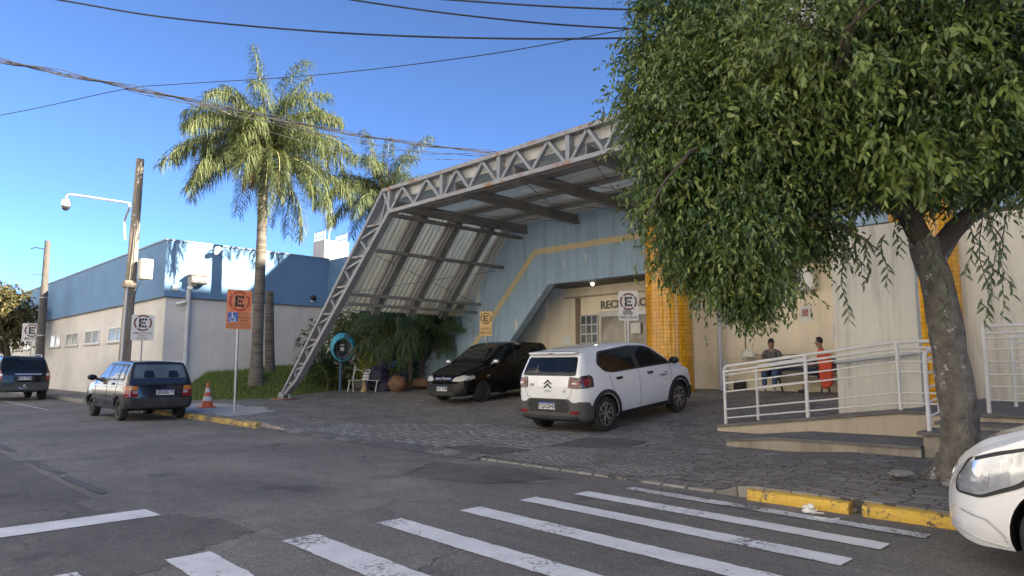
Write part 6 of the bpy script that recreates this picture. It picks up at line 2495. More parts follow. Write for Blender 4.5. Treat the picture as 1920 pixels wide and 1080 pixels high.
# --- small dark blue hatchback on the street ------------------------------------------
NAVY = car_paint('dark_blue_paint', (0.006, 0.009, 0.022), 0.16, (0.08, 0.075, 0.07), .03, coat=.5)
un = dict(x0=-1.82, x1=1.86, hw=.775, wr=.275, axles=(-1.18, 1.18), soft=.02,
          top=[(-1.82, .80), (-1.805, .93), (-1.77, .99), (-1.60, 1.39), (-1.54, 1.415), (-.6, 1.44), (.1, 1.43), (.35, 1.38), (.98, .985), (1.05, .96), (1.72, .82), (1.82, .72), (1.86, .58)],
          belt=[(-1.82, .78), (-1.76, .93), (1.0, .915), (1.7, .78), (1.86, .55)],
          w=[(-1.82, .72), (-1.75, .755), (-1.5, .772), (1.4, .775), (1.75, .74), (1.86, .68)],
          wt=[(-1.82, .70), (-1.7, .66), (-1.55, .585), (.2, .575), (.9, .64), (1.3, .68), (1.86, .62)],
          zb=[(-1.82, .32), (-1.6, .24), (1.6, .22), (1.86, .26)])
c = Car('hatchback_car', 'small dark blue boxy hatchback parked at the kerb before the traffic cone', (-19.72, 5.75, 0), math.radians(180), un, NAVY)
c.both(rpoly([(-1.52, 1.0), (-1.40, 1.345), (.15, 1.375), (.32, 1.335), (.86, .985), (.84, .965), (-1.50, .965)], .03), .003, TRIM, 'window_surround')
c.both(rpoly([(-.22, 1.34), (.13, 1.345), (.28, 1.31), (.76, .995), (-.18, .995)], .02), .007, CARGLT, 'side_window')
c.both(rpoly([(-1.0, 1.315), (-.30, 1.335), (-.26, .995), (-1.02, .995)], .02), .007, CARGLT, 'side_window')
c.both(rpoly([(-1.36, 1.30), (-1.08, 1.31), (-1.10, .995), (-1.44, .995)], .02), .007, CARGLT, 'side_window')
c.patch('B', rpoly([(-.64, 1.0), (.64, 1.0), (.56, 1.36), (-.56, 1.36)], .03), .004, TRIM, 'rear_window_seal')
c.patch('B', rpoly([(-.60, 1.025), (.60, 1.025), (.53, 1.335), (-.53, 1.335)], .03), .008, CARGLT, 'rear_window')
for y in (-.3, .25):
    c.patch('B', rpoly([(y - .13, 1.03), (y + .13, 1.03), (y + .10, 1.2), (y - .10, 1.2)], .05), .0095, CARGL, 'headrest_shape')
c.patch('F', rpoly([(-.62, 1.0), (.62, 1.0), (.52, 1.37), (-.52, 1.37)], .04), .006, CARGLT, 'windscreen')
c.mirB('B', rpoly([(.50, .58), (.76, .58), (.76, .84), (.52, .84)], .015), .012, REDL, 'tail_light')
c.mirB('B', rpoly([(.51, .74), (.75, .74), (.75, .835), (.525, .835)], .01), .016, AMBL, 'tail_light_lens')
c.mirB('B', rpoly([(.515, .66), (.62, .66), (.62, .73), (.518, .73)], .01), .016, CLEAR, 'tail_light_lens')
for s in ('L', 'R'):
    c.patch(s, rpoly([(-1.82, .58), (-1.68, .58), (-1.69, .84), (-1.82, .84)], .015), .012, REDL, 'tail_light')
c.patch('B', rpoly([(-.74, .30), (.74, .30), (.74, .555), (-.74, .555)], .03), .03, TRIM, 'rear_bumper', sub=.06)
c.both(rpoly([(-1.82, .30), (-1.55, .30), (-1.53, .50), (-1.50, .555), (-1.82, .555)], .02), .025, TRIM, 'rear_bumper')
c.both(rpoly([(1.5, .28), (1.86, .28), (1.86, .52), (1.52, .52)], .02), .025, TRIM, 'front_bumper')
c.patch('F', rpoly([(-.76, .28), (.76, .28), (.76, .52), (-.76, .52)], .02), .03, TRIM, 'front_bumper')
c.both([(-.86, .485), (.86, .495), (.86, .545), (-.86, .535)], .012, TRIM, 'side_moulding')
c.both(rpoly([(-.82, .855), (-.66, .855), (-.66, .90), (-.82, .90)], .01), .02, TRIM, 'door_handle')
c.both(rpoly([(-.10, .855), (.06, .855), (.06, .90), (-.10, .90)], .01), .02, TRIM, 'door_handle')
SEAMD = pm('seam_dark', (0.003, 0.003, 0.004), 0.8)
for s in ('L', 'R'):
    c.line(s, [(-.24, .96), (-.23, .3)], .008, SEAMD)
    c.line(s, [(.80, .95), (.78, .6), (.7, .3)], .008, SEAMD)
    c.line(s, [(-.84, .34), (-.95, .6), (-1.08, .95)], .008, SEAMD)
c.line('B', [(-.66, .96), (-.64, .60), (.64, .60), (.66, .96)], .008, SEAMD, 'tailgate_seam')
c.line('B', [(-.5, .86), (.5, .86)], .012, SEAMD, 'tailgate_crease')
c.mirrors(.78, .99, TRIM)
c.wheels('steel', .17)
c.plate('B', -.10, .68, 'JEN0B19', off=.012)
c.text('B', 'Mille', .04, -.42, .67, pm('faint_badge', (.12, .12, .13), .4))
m = M()
m.tube([(-1.86, .45, .26), (-1.5, .45, .27)], .025, 8)
m.build('exhaust', RIMD, c.t, smooth=40, world=False)

# --- black saloon under the canopy -----------------------------------------------------
BLACKP = car_paint('black_car_paint', (0.003, 0.003, 0.004), 0.16, (0.05, 0.046, 0.04), .015, coat=.12, spec=.25)
bs = dict(x0=-2.15, x1=2.05, hw=.87, wr=.30, axles=(-1.36, 1.27), soft=.03,
          top=[(-2.15, .80), (-2.12, 1.02), (-2.05, 1.10), (-1.88, 1.50), (-1.75, 1.56), (-.7, 1.62), (-.1, 1.615), (.22, 1.54), (1.08, 1.045), (1.22, 1.0), (1.65, .89), (1.92, .76), (2.05, .58)],
          belt=[(-2.15, .76), (-2.0, 1.02), (.9, .97), (1.5, .85), (1.88, .72), (2.05, .52)],
          w=[(-2.15, .76), (-2.0, .83), (-1.7, .865), (1.3, .87), (1.7, .82), (1.92, .71), (2.05, .54)],
          wt=[(-2.15, .72), (-1.85, .64), (-.8, .63), (.2, .62), (1.0, .71), (1.5, .70), (2.05, .47)],
          zb=[(-2.15, .3), (-1.8, .22), (1.6, .2), (2.05, .2)])
bsx, bsy = -15.05, 14.05
rzb = math.atan2(-.995, .10)
fa, fb = gz(bsx + .10 * 1.27, bsy - .995 * 1.27), gz(bsx - .10 * 1.36, bsy + .995 * 1.36)
c = Car('people_carrier', 'black people carrier under the canopy facing the street with clear headlights', (bsx, bsy, (fa + fb) / 2), rzb, bs, BLACKP, -math.atan2(fa - fb, 2.63))
c.both(rpoly([(-1.95, 1.16), (-1.75, 1.47), (-.1, 1.555), (.2, 1.48), (.92, 1.045), (.90, 1.02), (-1.9, 1.06)], .04), .005, CARGL, 'side_window')
c.both([(-.27, 1.04), (-.22, 1.04), (-.24, 1.55), (-.29, 1.55)], .008, TRIM, 'door_pillar')
c.patch('F', rpoly([(-.67, 1.07), (.67, 1.07), (.56, 1.52), (-.56, 1.52)], .06), .006, CARGL, 'windscreen')
c.mirB('F', rpoly([(.36, .615), (.60, .605), (.79, .655), (.77, .745), (.62, .77), (.40, .70)], .025), .012, pm('headlamp_lens', (0.52, 0.50, 0.42), 0.12, 0.3, 12, 0.05, coat=1.0), 'headlight')
c.both(rpoly([(1.58, .68), (1.88, .62), (1.88, .73), (1.65, .765)], .02), .010, CLEAR, 'headlight')
c.patch('F', rpoly([(-.33, .63), (.33, .63), (.31, .715), (-.31, .715)], .02), .012, TRIM, 'grille')
c.patch('F', rpoly([(-.31, .655), (-.06, .66), (-.06, .70), (-.29, .70)], .008), .02, CHROME, 'chrome_bar')
c.patch('F', rpoly([(.31, .655), (.06, .66), (.06, .70), (.29, .70)], .008), .02, CHROME, 'chrome_bar')
m = M()
p_, _, _ = c.ray('F', 0, .675)
m.lathe([(.045, .012), (.055, .022), (.045, .03), (.045, .012)], 18, (p_.x, 0, .68), (1, 0, 0))
m.bar((p_.x + .02, -.05, .67), (p_.x + .02, .05, .69), .012, .012)
m.build('round_badge', CHROME, c.t, smooth=40, world=False)
c.patch('F', rpoly([(-.72, .22), (.72, .22), (.78, .50), (.5, .535), (-.5, .535), (-.78, .50)], .03), .02, pm('bumper_black', (0.012, 0.012, 0.012), .4), 'front_bumper', sub=.06)
c.patch('F', rpoly([(-.45, .25), (.45, .25), (.42, .32), (-.42, .32)], .02), .026, TRIM, 'air_intake')
c.line('F', [(-.75, .46), (-.3, .475), (.3, .475), (.75, .46)], .014, pm('bumper_strip', (0.1, 0.1, 0.1), .4), 'bumper_strip', .03)
c.plate('F', 0.02, .42, 'IKW 5780', off=.03)
c.both(rpoly([(-.62, .92), (-.46, .92), (-.46, .96), (-.62, .96)], .01), .02, TRIM, 'door_handle')
c.both(rpoly([(1.05, .70), (1.15, .70), (1.15, .735), (1.05, .735)], .01), .014, AMBL, 'side_repeater')
for s in ('L', 'R'):
    c.line(s, [(-.25, .95), (-.25, .35)], .008, SEAMD)
    c.line(s, [(.88, .94), (.86, .6), (.78, .33)], .008, SEAMD)
c.line('T', [(1.0, -.55), (1.75, -.5)], .01, SEAMD, 'bonnet_seam')
c.line('T', [(1.0, .55), (1.75, .5)], .01, SEAMD, 'bonnet_seam')
c.mirrors(.84, 1.06, CHROME)
c.wheels('steel')

# --- dark estate at the far left --------------------------------------------------------
DARKG = car_paint('dark_green_paint', (0.005, 0.009, 0.010), 0.16, (0.07, 0.066, 0.06), .02, coat=.25, spec=.35)
sv = dict(x0=-2.2, x1=2.2, hw=.90, wr=.345, axles=(-1.32, 1.34), soft=.025,
          top=[(-2.2, .95), (-2.18, 1.10), (-2.12, 1.18), (-1.86, 1.62), (-1.75, 1.665), (-.6, 1.71), (.2, 1.69), (.55, 1.6), (1.2, 1.15), (1.4, 1.1), (2.0, .95), (2.2, .7)],
          belt=[(-2.2, .9), (-2.1, 1.10), (1.0, 1.06), (2.0, .85), (2.2, .6)],
          w=[(-2.2, .78), (-2.1, .85), (-1.85, .89), (1.5, .9), (2.0, .84), (2.2, .66)],
          wt=[(-2.2, .76), (-2.0, .74), (-1.8, .68), (.4, .66), (1.2, .76), (2.2, .6)],
          zb=[(-2.2, .40), (-1.9, .32), (1.9, .3), (2.2, .34)])
c = Car('estate_car', 'dark green estate car parked at the far left seen from behind', (-33.9, 5.3, 0), math.radians(180), sv, DARKG)
c.both(rpoly([(-1.85, 1.2), (-1.72, 1.58), (.2, 1.62), (.5, 1.53), (1.05, 1.15), (1.0, 1.12), (-1.8, 1.12)], .05), .005, CARGL, 'side_window')
c.patch('B', rpoly([(-.76, 1.19), (.76, 1.19), (.66, 1.58), (-.66, 1.58)], .06), .006, CARGL, 'rear_window')
c.patch('F', rpoly([(-.7, 1.2), (.7, 1.2), (.6, 1.6), (-.6, 1.6)], .06), .006, CARGL, 'windscreen')
c.mirB('B', rpoly([(.66, .80), (.88, .80), (.86, 1.2), (.74, 1.2)], .03), .014, REDL, 'tail_light')
c.mirB('B', rpoly([(.68, .95), (.87, .95), (.86, 1.03), (.69, 1.03)], .01), .018, CLEAR, 'tail_light_lens')
for s in ('L', 'R'):
    c.patch(s, rpoly([(-2.2, .8), (-2.0, .8), (-1.98, 1.15), (-2.2, 1.2)], .03), .014, REDL, 'tail_light')
c.patch('B', rpoly([(-.80, .36), (.80, .36), (.80, .70), (-.80, .70)], .04), .03, car_paint('bumper_green', (.02, .028, .03), .35, dust_amt=.15), 'rear_bumper', sub=.06)
c.patch('B', rpoly([(-.55, .98), (.3, .98), (.3, 1.03), (-.55, 1.03)], .01), .014, CHROME, 'chrome_strip')
c.patch('B', rpoly([(-.32, .76), (.32, .76), (.32, .96), (-.32, .96)], .02), .008, TRIM, 'plate_recess')
c.plate('B', -.02, .865, 'IRO 5738', .42, .14, .02)
m = M()
m.tube([(-2.2, 0, .5), (-2.3, 0, .5), (-2.34, 0, .55)], .03, 8)
m.ball((-2.34, 0, .58), .045, 10, 8)
m.tube([(-2.24, .16, .52), (-2.28, .1, .46), (-2.24, -.12, .5)], .02, 6)
m.build('tow_ball', CHROME, c.t, smooth=50, world=False)
c.line('B', [(.0, 1.22), (.12, 1.3), (.3, 1.42)], .022, TRIM, 'rear_wiper')
for s in (1, -1):
    m = M()
    m.tube([(-1.6, s * .62, 1.66), (-1.5, s * .62, 1.75), (.1, s * .62, 1.77), (.25, s * .62, 1.68)], .02, 6)
    m.build('roof_rail', RIMS, c.t, smooth=40, world=False)
c.both(arc(-1.32, .345, .405, .455, -5, 185, 20), .014, TRIM, 'arch_trim')
c.both([(-.9, .32), (.9, .32), (.9, .42), (-.9, .42)], .018, TRIM, 'sill_trim')
c.mirrors(1.0, 1.2, DARKG)
c.wheels('silver', .22)

# --- white car nose at the right edge ----------------------------------------------------
WHITE2 = car_paint('white_patrol_paint', (0.88, 0.88, 0.89), 0.22, dust_amt=.05)
ka = dict(x0=-1.95, x1=1.98, hw=.85, wr=.30, axles=(-1.25, 1.24), soft=.03,
          top=[(-1.95, .8), (-1.9, 1.0), (-1.6, 1.46), (-1.4, 1.5), (-.2, 1.52), (.15, 1.47), (.85, 1.085), (1.05, 1.035), (1.45, .94), (1.72, .845), (1.86, .745), (1.94, .66), (1.98, .5)],
          belt=[(-1.95, .76), (-1.8, .98), (.9, 1.0), (1.4, .90), (1.75, .75), (1.98, .44)],
          w=[(-1.95, .72), (-1.8, .80), (-1.5, .84), (1.25, .85), (1.55, .825), (1.75, .75), (1.88, .63), (1.98, .42)],
          wt=[(-1.95, .68), (-1.6, .6), (.2, .6), (.85, .7), (1.4, .72), (1.75, .62), (1.98, .35)],
          zb=[(-1.95, .3), (-1.7, .22), (1.4, .19), (1.8, .17), (1.98, .22)])
c = Car('patrol_car', 'white car nose with big clear headlight and blue bonnet stripe beside the tree trunk', (0.67, 5.86, 0), math.radians(180), ka, WHITE2)
HL = pm('headlamp_chrome', (0.50, 0.52, 0.55), 0.16, 0.12, 5, 0, 8, metal=0.6, coat=1.0, stretch=(1, 3, 1))
for s in ('L', 'R'):
    c.patch(s, rpoly([(1.89, .50), (1.89, .58), (1.80, .72), (1.62, .785), (1.18, .895), (1.12, .89), (1.30, .745), (1.50, .59), (1.72, .495)], .035), .006, TRIM, 'headlight_frame', sub=.04)
    h = c.patch(s, rpoly([(1.87, .515), (1.87, .58), (1.78, .705), (1.60, .765), (1.22, .872), (1.34, .755), (1.52, .61), (1.72, .515)], .03), .012, HL, 'headlight', sub=.04)
    c.patch(s, rpoly([(1.85, .54), (1.84, .59), (1.76, .68), (1.66, .675), (1.68, .54)], .03), .016, pm('lamp_bowl_' + s, (0.5, 0.52, 0.55), .1, .3, 10, .1, coat=1, metal=.6), 'lamp_bowl', h, sub=.04)
    c.patch(s, rpoly([(1.42, .67), (1.38, .70), (1.45, .695), (1.47, .66)], .01), .016, AMBL, 'indicator', h, sub=.04)
    c.line(s, [(1.93, .40), (1.84, .395), (1.70, .37), (1.62, .30), (1.60, .255)], .016, pm('crease_%s' % s, (.42, .43, .45), .5), 'bumper_crease', .006)
    c.line(s, [(1.90, .27), (1.75, .235), (1.60, .22)], .012, pm('crease2_%s' % s, (.5, .5, .5), .5), 'bumper_crease', .006)
    c.line(s, [(1.50, .555), (1.40, .52), (1.34, .47)], .007, SEAM, 'wing_seam')
    c.line(s, [(1.12, .85), (.95, .90), (.80, .93)], .008, SEAM, 'bonnet_seam')
    c.line(s, [(.8, .9), (.75, .3)], .008, SEAM)
    c.patch(s, rpoly([(1.36, .895), (1.12, .945), (.8, 1.0), (.8, .955), (1.1, .91)], .005), .005, pm('stripe_blue_' + s, (0.02, 0.05, 0.42), .3), 'blue_stripe', sub=.05)
c.patch('F', rpoly([(-.34, .33), (.34, .33), (.30, .46), (-.30, .46)], .03), .01, TRIM, 'grille')
c.patch('F', rpoly([(-.3, .56), (.3, .56), (.28, .62), (-.28, .62)], .02), .012, CHROME, 'chrome_bar')
c.patch('F', rpoly([(-.66, 1.03), (.66, 1.03), (.55, 1.44), (-.55, 1.44)], .06), .006, CARGL, 'windscreen')
c.both(rpoly([(-1.4, 1.1), (-1.2, 1.42), (.0, 1.45), (.2, 1.4), (.72, 1.0), (-1.4, .99)], .04), .005, CARGL, 'side_window')
c.patch('B', rpoly([(-.6, 1.03), (.6, 1.03), (.5, 1.42), (-.5, 1.42)], .06), .006, CARGL, 'rear_window')
c.mirrors(.68, 1.03, WHITE2)
c.wheels('silver', .2)
# ------------------------------------------------------------------ people on the bench by the cream wall
def skin_body(name, joints, bones, mat, parent, sub=2, root=0):
    me = bpy.data.meshes.new(name)
    me.from_pydata([j[0] for j in joints], bones, [])
    o = bpy.data.objects.new(name, me)
    COL.objects.link(o)
    md = o.modifiers.new('skin', 'SKIN')
    me.skin_vertices.new() if not me.skin_vertices else None
    for i, j in enumerate(joints):
        r = j[1]
        me.skin_vertices[0].data[i].radius = (r, r) if not isinstance(r, tuple) else r
        me.skin_vertices[0].data[i].use_root = (i == root)
    s = o.modifiers.new('sub', 'SUBSURF')
    s.levels = sub
    s.render_levels = sub
    bpy.context.view_layer.update()
    dg = bpy.context.evaluated_depsgraph_get()
    nm = bpy.data.meshes.new_from_object(o.evaluated_get(dg))
    o.modifiers.clear()
    o.data = nm
    nm.materials.clear()
    for m_ in (mat if isinstance(mat, (list, tuple)) else [mat]):
        nm.materials.append(m_)
    nm.polygons.foreach_set('use_smooth', [True] * len(nm.polygons))
    if parent:
        o.parent = parent
    return o


SKIN = pm('skin', (0.30, 0.17, 0.11), 0.55, 0.08, 6, 0.05)
HAIR = pm('black_hair', (0.012, 0.010, 0.010), 0.6, 0.3, 12, 0.6, 60)
JEANS = pm('blue_jeans', (0.055, 0.085, 0.15), 0.9, 0.25, 6, 0.4, 60)
TEED = pm('grey_patterned_top', (0.12, 0.11, 0.10), 0.9, 0.6, 14, 0.3, 40)
TEEO = pm('red_orange_top', (0.62, 0.10, 0.06), 0.9, 0.25, 6, 0.3, 40)
TEEB = pm('blue_top', (0.03, 0.05, 0.20), 0.9, 0.25, 6, 0.3, 40)
SHORTS = pm('navy_shorts', (0.02, 0.025, 0.06), 0.9, 0.25, 6, 0.3, 40)
SHOE = pm('pale_shoes', (0.42, 0.38, 0.36), 0.7, 0.2, 9, 0.2)
SHOED = pm('dark_shoes', (0.03, 0.03, 0.03), 0.7, 0.2, 9, 0.2)
YBAG = pm('mustard_bag', (0.50, 0.29, 0.03), 0.8, 0.25, 6, 0.4, 30)
OBAG = pm('red_orange_fabric', (0.62, 0.075, 0.03), 0.7, 0.15, 3, 0.3, 12)


def seated(label, loc, rz, top, legs, shoes, group, bare=False, lean=.05, headturn=0.0):
    """a person sitting, seat at z 0.45, facing local -y; hands meet in front of the belly"""
    t = thing('person', label, 'person', loc, rz, group)
    lf, rf = (.13, -.50), (-.12, -.46)
    J, B = [], []

    def j(p, r, par=None):
        J.append((p, r))
        if par is not None:
            B.append((par, len(J) - 1))
        return len(J) - 1
    # one continuous body: pelvis, spine, neck, head, arms, legs
    pel = j((0, .02, .54), (.155, .125))
    ab = j((0, .0 - lean, .72), (.135, .105), pel)
    chs = j((0, -.02 - lean, .90), (.15, .105), ab)
    sh_ = j((0, -.02 - lean, 1.02), (.10, .08), chs)
    nk = j((0, -.04 - lean, 1.10), .052, sh_)
    for sg in (1, -1):
        s1 = j((sg * .17, -.02 - lean, 1.0), .062, sh_)
        el = j((sg * .24, -.08 - lean, .74), .045, s1)
        wr = j((sg * .09, -.30 - lean, .68), .032, el)
        j((sg * .045, -.345 - lean, .68), .033, wr)
        hp = j((sg * .10, -.02, .50), .098, pel)
        kn = j((sg * .13, -.43, .51), .068, hp)
        f = lf if sg > 0 else rf
        an = j((f[0], f[1], .09), .042, kn)
    hd = j((0, -.07 - lean, 1.19), (.078, .085), nk)
    j((0, -.075 - lean, 1.28), (.074, .088), hd)
    body = skin_body('body', J, B, [SKIN], t, 2)
    # clothing: shells over the same skeleton
    Jt = [((0, .02, .54), (.168, .14)), ((0, -lean, .72), (.15, .12)), ((0, -.02 - lean, .90), (.165, .12)), ((0, -.02 - lean, 1.035), (.10, .082))]
    Bt = [(0, 1), (1, 2), (2, 3)]
    for sg in (1, -1):
        k = len(Jt)
        Jt += [((sg * .17, -.02 - lean, 1.005), .075), ((sg * .215, -.055 - lean, .84), .068)]
        Bt += [(3, k), (k, k + 1)]
    skin_body('shirt', Jt, Bt, top, t, 2)
    Jl = [((0, .02, .53), (.17, .14))]
    Bl = []
    for sg in (1, -1):
        f = lf if sg > 0 else rf
        k = len(Jl)
        Jl += [((sg * .10, -.02, .50), .112), ((sg * .13, -.43, .51), .085)]
        Bl += [(0, k), (k, k + 1)]
        if not bare:
            Jl += [((f[0], f[1] + .0, .14), .062)]
            Bl += [(k + 1, k + 2)]
    skin_body('trousers' if not bare else 'shorts', Jl, Bl, legs, t, 2)
    for sg, f in ((1, lf), (-1, rf)):
        Js = [((f[0], f[1] + .05, .045), .045), ((f[0], f[1] - .06, .04), .045), ((f[0], f[1] - .15, .03), .032)]
        skin_body('shoe', Js, [(0, 1), (1, 2)], shoes, t, 2)
    # head: hair, face
    hy = -.075 - lean
    m = lump((0, hy + .018, 1.275), (.082, .092, .10), 3.0, .07, 18, 12)
    m.v = [(x, y, z) for x, y, z in m.v]
    # keep the face free: pull the hair back in front below the brow
    m.v = [(x, max(y, hy - .045) if z < 1.31 else y, z if not (y < hy - .03 and z < 1.30) else 1.30) for x, y, z in m.v]
    m.build('hair', HAIR, t, smooth=60, world=False)
    m = M()
    m.ball((0, hy - .070, 1.222), (.014, .02, .02), 10, 8)
    m.ball((.070, hy + .01, 1.23), (.012, .02, .03), 8, 6)
    m.ball((-.070, hy + .01, 1.23), (.012, .02, .03), 8, 6)
    m.build('nose_and_ears', SKIN, t, smooth=60, world=False)
    m = M()
    for sg in (1, -1):
        m.ball((sg * .032, hy - .060, 1.248), (.013, .008, .007), 8, 6)
        m.bar((sg * .018, hy - .064, 1.268), (sg * .05, hy - .055, 1.268), .008, .006)
    m.bar((-.022, hy - .063, 1.182), (.022, hy - .063, 1.182), .01, .008)
    m.build('face_features', pm('face_dark', (.06, .03, .025), .6), t, smooth=60, world=False)
    # hands with fingers
    for sg in (1, -1):
        mm = M()
        c_ = Vector((sg * .04, -.355 - lean, .68))
        for k in range(4):
            z = .708 - k * .018
            ln = (.060, .068, .064, .05)[k]
            a = Vector((sg * .038, -.362 - lean, z))
            mm.tube([a, a + Vector((-sg * ln * .5, -.018, 0)), a + Vector((-sg * ln, -.004, -.004))], [.0092, .009, .007], 6)
        a = Vector((sg * .05, -.345 - lean, .712))
        mm.tube([a, a + Vector((-sg * .02, -.02, .025)), a + Vector((-sg * .042, -.03, .03))], [.011, .010, .007], 6)
        mm.build('fingers', SKIN, t, smooth=60, world=False)
    return t


bw = 0.655
BX = -7.35
BY = 17.45
pA = seated('person with short black hair and blue jeans holding a mustard bag on the far bench', (-7.98, BY, bw), math.radians(12), TEED, JEANS, SHOE, None)
ybag = lump((0, 0, 0), (.20, .10, .13), 5.0, .2)
o = ybag.build('shoulder_bag', YBAG, smooth=70)
o.location = (-7.98 - .06, BY - .42, bw + .62)
o.rotation_euler[2] = .2
tag(o, 'mustard yellow bag held on the lap of the person in blue jeans', 'bag')
m = M()
m.tube([(-.15, 0, .06), (-.08, -.02, .2), (.08, -.02, .2), (.15, 0, .06)], .012, 6)
s_ = m.build('strap', YBAG, smooth=60, world=False)
s_.parent = o
pB = seated('person in a red-orange top and dark shorts sitting behind a tall red-orange bag', (-6.62, BY - .1, bw), math.radians(-68), TEEO, SHORTS, SHOED, None, True)
m = M()
prof = [(-.15, .92), (.15, .94), (.17, .55), (.16, .22), (.10, .12), (.0, .09), (-.09, .13), (-.13, .3), (-.14, .6)]
m.prism(rpoly(prof, .08), -.09, .09)
tall_b = m.build('tall_bag', OBAG, smooth=50, bevel=.05)
tall_b.location = (-6.50, BY - .42, bw + .02)
tall_b.rotation_euler = (0, 0, .35)
tag(tall_b, 'tall red-orange bag standing upright before the person in the red-orange top', 'bag')
m = M()
m.box((-.14, -.094, .80), (.14, -.09, .83))
x_ = m.build('flap_seam', pm('bag_dark', (.3, .04, .02), .7), world=False)
x_.parent = tall_b
# bench
bb = thing('bench', 'dark metal bench against the cream wall where two people sit', 'bench', (BX, BY + .15, bw))
BNAVY = pm('bench_navy', (0.03, 0.04, 0.08), 0.5, 0.2, 5, 0.05)
for k in range(3):
    m = M()
    m.bar((-.95, -.12 + k * .14, .43), (.95, -.12 + k * .14, .43), .12, .03)
    m.build('seat_slat', BNAVY, bb, world=False, bevel=.006)
for k in range(3):
    m = M()
    m.bar((-.95, .24 + k * .02, .58 + k * .11), (.95, .24 + k * .02, .58 + k * .11), .025, .09)
    m.build('back_slat', BNAVY, bb, world=False, bevel=.006)
for x in (-.6, .6):
    m = M()
    m.tube([(x, -.22, 0), (x, -.1, .25), (x, .02, .41)], .022, 8)
    m.tube([(x, .3, 0), (x, .16, .25), (x, .02, .41), (x, .28, .85)], .022, 8)
    m.tube([(x, -.22, .41), (x, .2, .41)], .02, 8)
    m.build('leg', BLACK, bb, smooth=40, world=False)
# white plastic bag on the bench back and a black speaker box at the wall foot
o = lump((0, 0, 0), (.2, .08, .13), 9.0, .6).build('plastic_bag', pm('plastic_bag', (.7, .66, .56), .35, .1, 6, .2), smooth=50)
o.location = (-8.75, 17.62, 1.62)
tag(o, 'crumpled whitish plastic bag beside the head of the person in jeans', 'bag')
m = M()
m.box((-.14, -.12, 0), (.14, .12, .25))
o = m.build('black_box', BLACK, bevel=.03)
o.location = (-9.1, 17.8, .66)
tag(o, 'small black box on the floor below the end of the ramp railing', 'box')
# ------------------------------------------------------------------ unseen tall blocks behind and right, added and sized to shade the street
BLK = wall_mat('tall_block_render', (0.45, 0.42, 0.38), .25)
def block(name, label, a, b, floors, BLK=BLK):
    t = thing(name, label, 'building', ((a[0] + b[0]) / 2, (a[1] + b[1]) / 2, 0))
    m = M()
    m.box(a, b)
    m.build('wall', BLK, t)
    m = M()
    m.box((a[0] - .15, a[1] - .15, b[2]), (b[0] + .15, b[1] + .15, b[2] + .25))
    m.build('roof', CONC, t)
    g = M()
    for k in range(floors):
        z = a[2] + 2.2 + k * 3.0
        if z + 1.3 > b[2]:
            break
        y = a[1] + 1.5
        while y < b[1] - 2:
            g.box((a[0] - .03, y, z), (a[0] - .005, y + 1.4, z + 1.3))
            y += 3.2
        x = a[0] + 1.5
        while x < b[0] - 2:
            g.box((x, a[1] - .03, z), (x + 1.4, a[1] - .005, z + 1.3))
            g.box((x, b[1] + .005, z), (x + 1.4, b[1] + .03, z + 1.3))
            x += 3.2
    w = g.build('windows', GLASS, t)
    w['kind'] = 'stuff'
    return t


block('shade_block_behind', 'tall unseen block added behind the reception building to cast shade', (-13.7, 20.0, 0), (11.9, 36, 12.4), 4)
block('shade_block_right', 'tall unseen block added beyond the leafy tree to shade the street', (12.0, 9.0, 0), (30, 48, 21.2), 7)

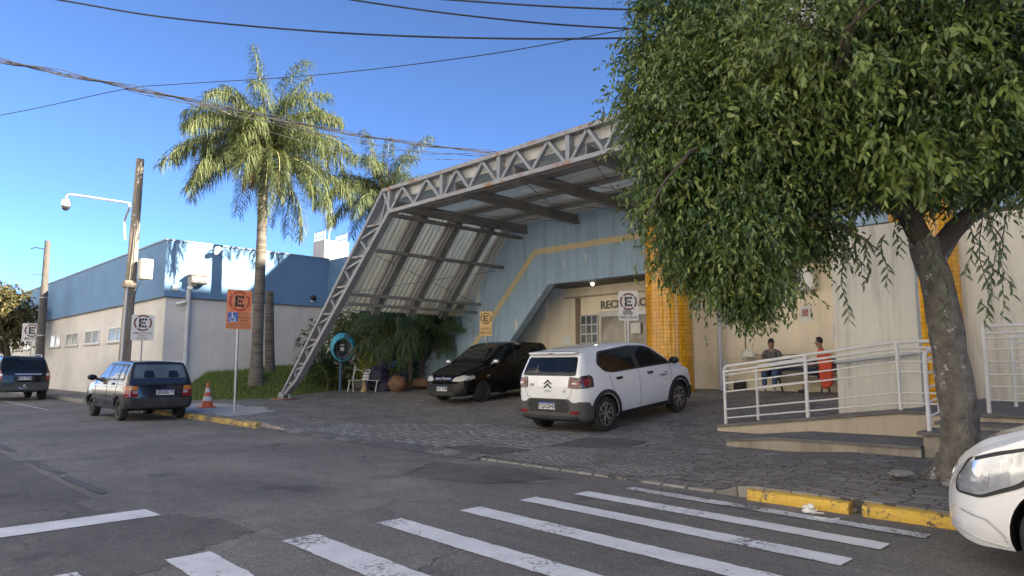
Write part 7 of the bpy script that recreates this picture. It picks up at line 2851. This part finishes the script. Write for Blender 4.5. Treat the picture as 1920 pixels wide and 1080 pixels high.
for x0, x1, h, col, lb in [(-95, -62, 20, (.78, .75, .68), 'unseen long cream building across the street, farthest along'), (-61, -40, 25, (.80, .75, .66), 'unseen ochre building across the street'), (-39, -22, 22, (.82, .80, .76), 'unseen whitish building across the street'),
                       (-21, -7, 26, (.81, .78, .71), 'unseen tall cream building across the street'), (-6, 9, 22, (.82, .80, .75), 'unseen pale building straight across the street from the crossing'), (10, 30, 24, (.80, .76, .69), 'unseen tan building across the street beyond the crossing')]:
    block('unseen_house', lb, (x0, -24, 0), (x1, -12.0, h), int(h // 3), wall_mat('house_render', col, .15))  # unseen houses opposite, added tall and pale to bounce sunlight into the shade

block('unseen_house', 'pale building closing the far end of the street', (-150, -11, 0), (-125, 40, 9), 3, wall_mat('house_render', (.5, .47, .42), .15))

# ------------------------------------------------------------------ camera, sun and sky
cam = bpy.data.cameras.new('camera')
co = bpy.data.objects.new('camera', cam)
COL.objects.link(co)
cam.sensor_width = 36
cam.lens = F_PX / 1920 * 36
cam.clip_end = 2000
cam.clip_start = 0.05
co.location = (0, 0, CAM_H)
co.rotation_euler = (math.radians(90) + PITCH, 0, YAW)
scene.camera = co

SUN = Vector((1, .45, .45)).normalized()
elev = math.asin(SUN.z)
azim = math.atan2(SUN.x, SUN.y)
sl = bpy.data.lights.new('sun', 'SUN')
sl.energy = 4.8
sl.angle = math.radians(0.5)
sl.color = (1.0, 0.94, 0.84)
so_ = bpy.data.objects.new('sun', sl)
COL.objects.link(so_)
so_.location = (30, 15, 30)
so_.rotation_euler = SUN.to_track_quat('Z', 'Y').to_euler()
w = bpy.data.worlds.new('World')
scene.world = w
w.use_nodes = True
nt = w.node_tree
sky = nt.nodes.new('ShaderNodeTexSky')
sky.sky_type = 'NISHITA'
sky.sun_disc = False
sky.sun_elevation = elev
sky.sun_rotation = azim
sky.air_density = 1.0
sky.dust_density = 0.0
sky.ozone_density = 6.0
sky.altitude = 7000
nt.links.new(sky.outputs[0], nt.nodes['Background'].inputs[0])
nt.nodes['Background'].inputs[1].default_value = 0.086
vs_ = scene.view_settings
vs_.view_transform = 'Standard'
vs_.look = 'None'
vs_.exposure = 2.33
vs_.use_white_balance = True
vs_.white_balance_temperature = 7100
vs_.white_balance_tint = 10
vs_.gamma = 1
scene.cycles.max_bounces = 8
scene.cycles.use_denoising = True
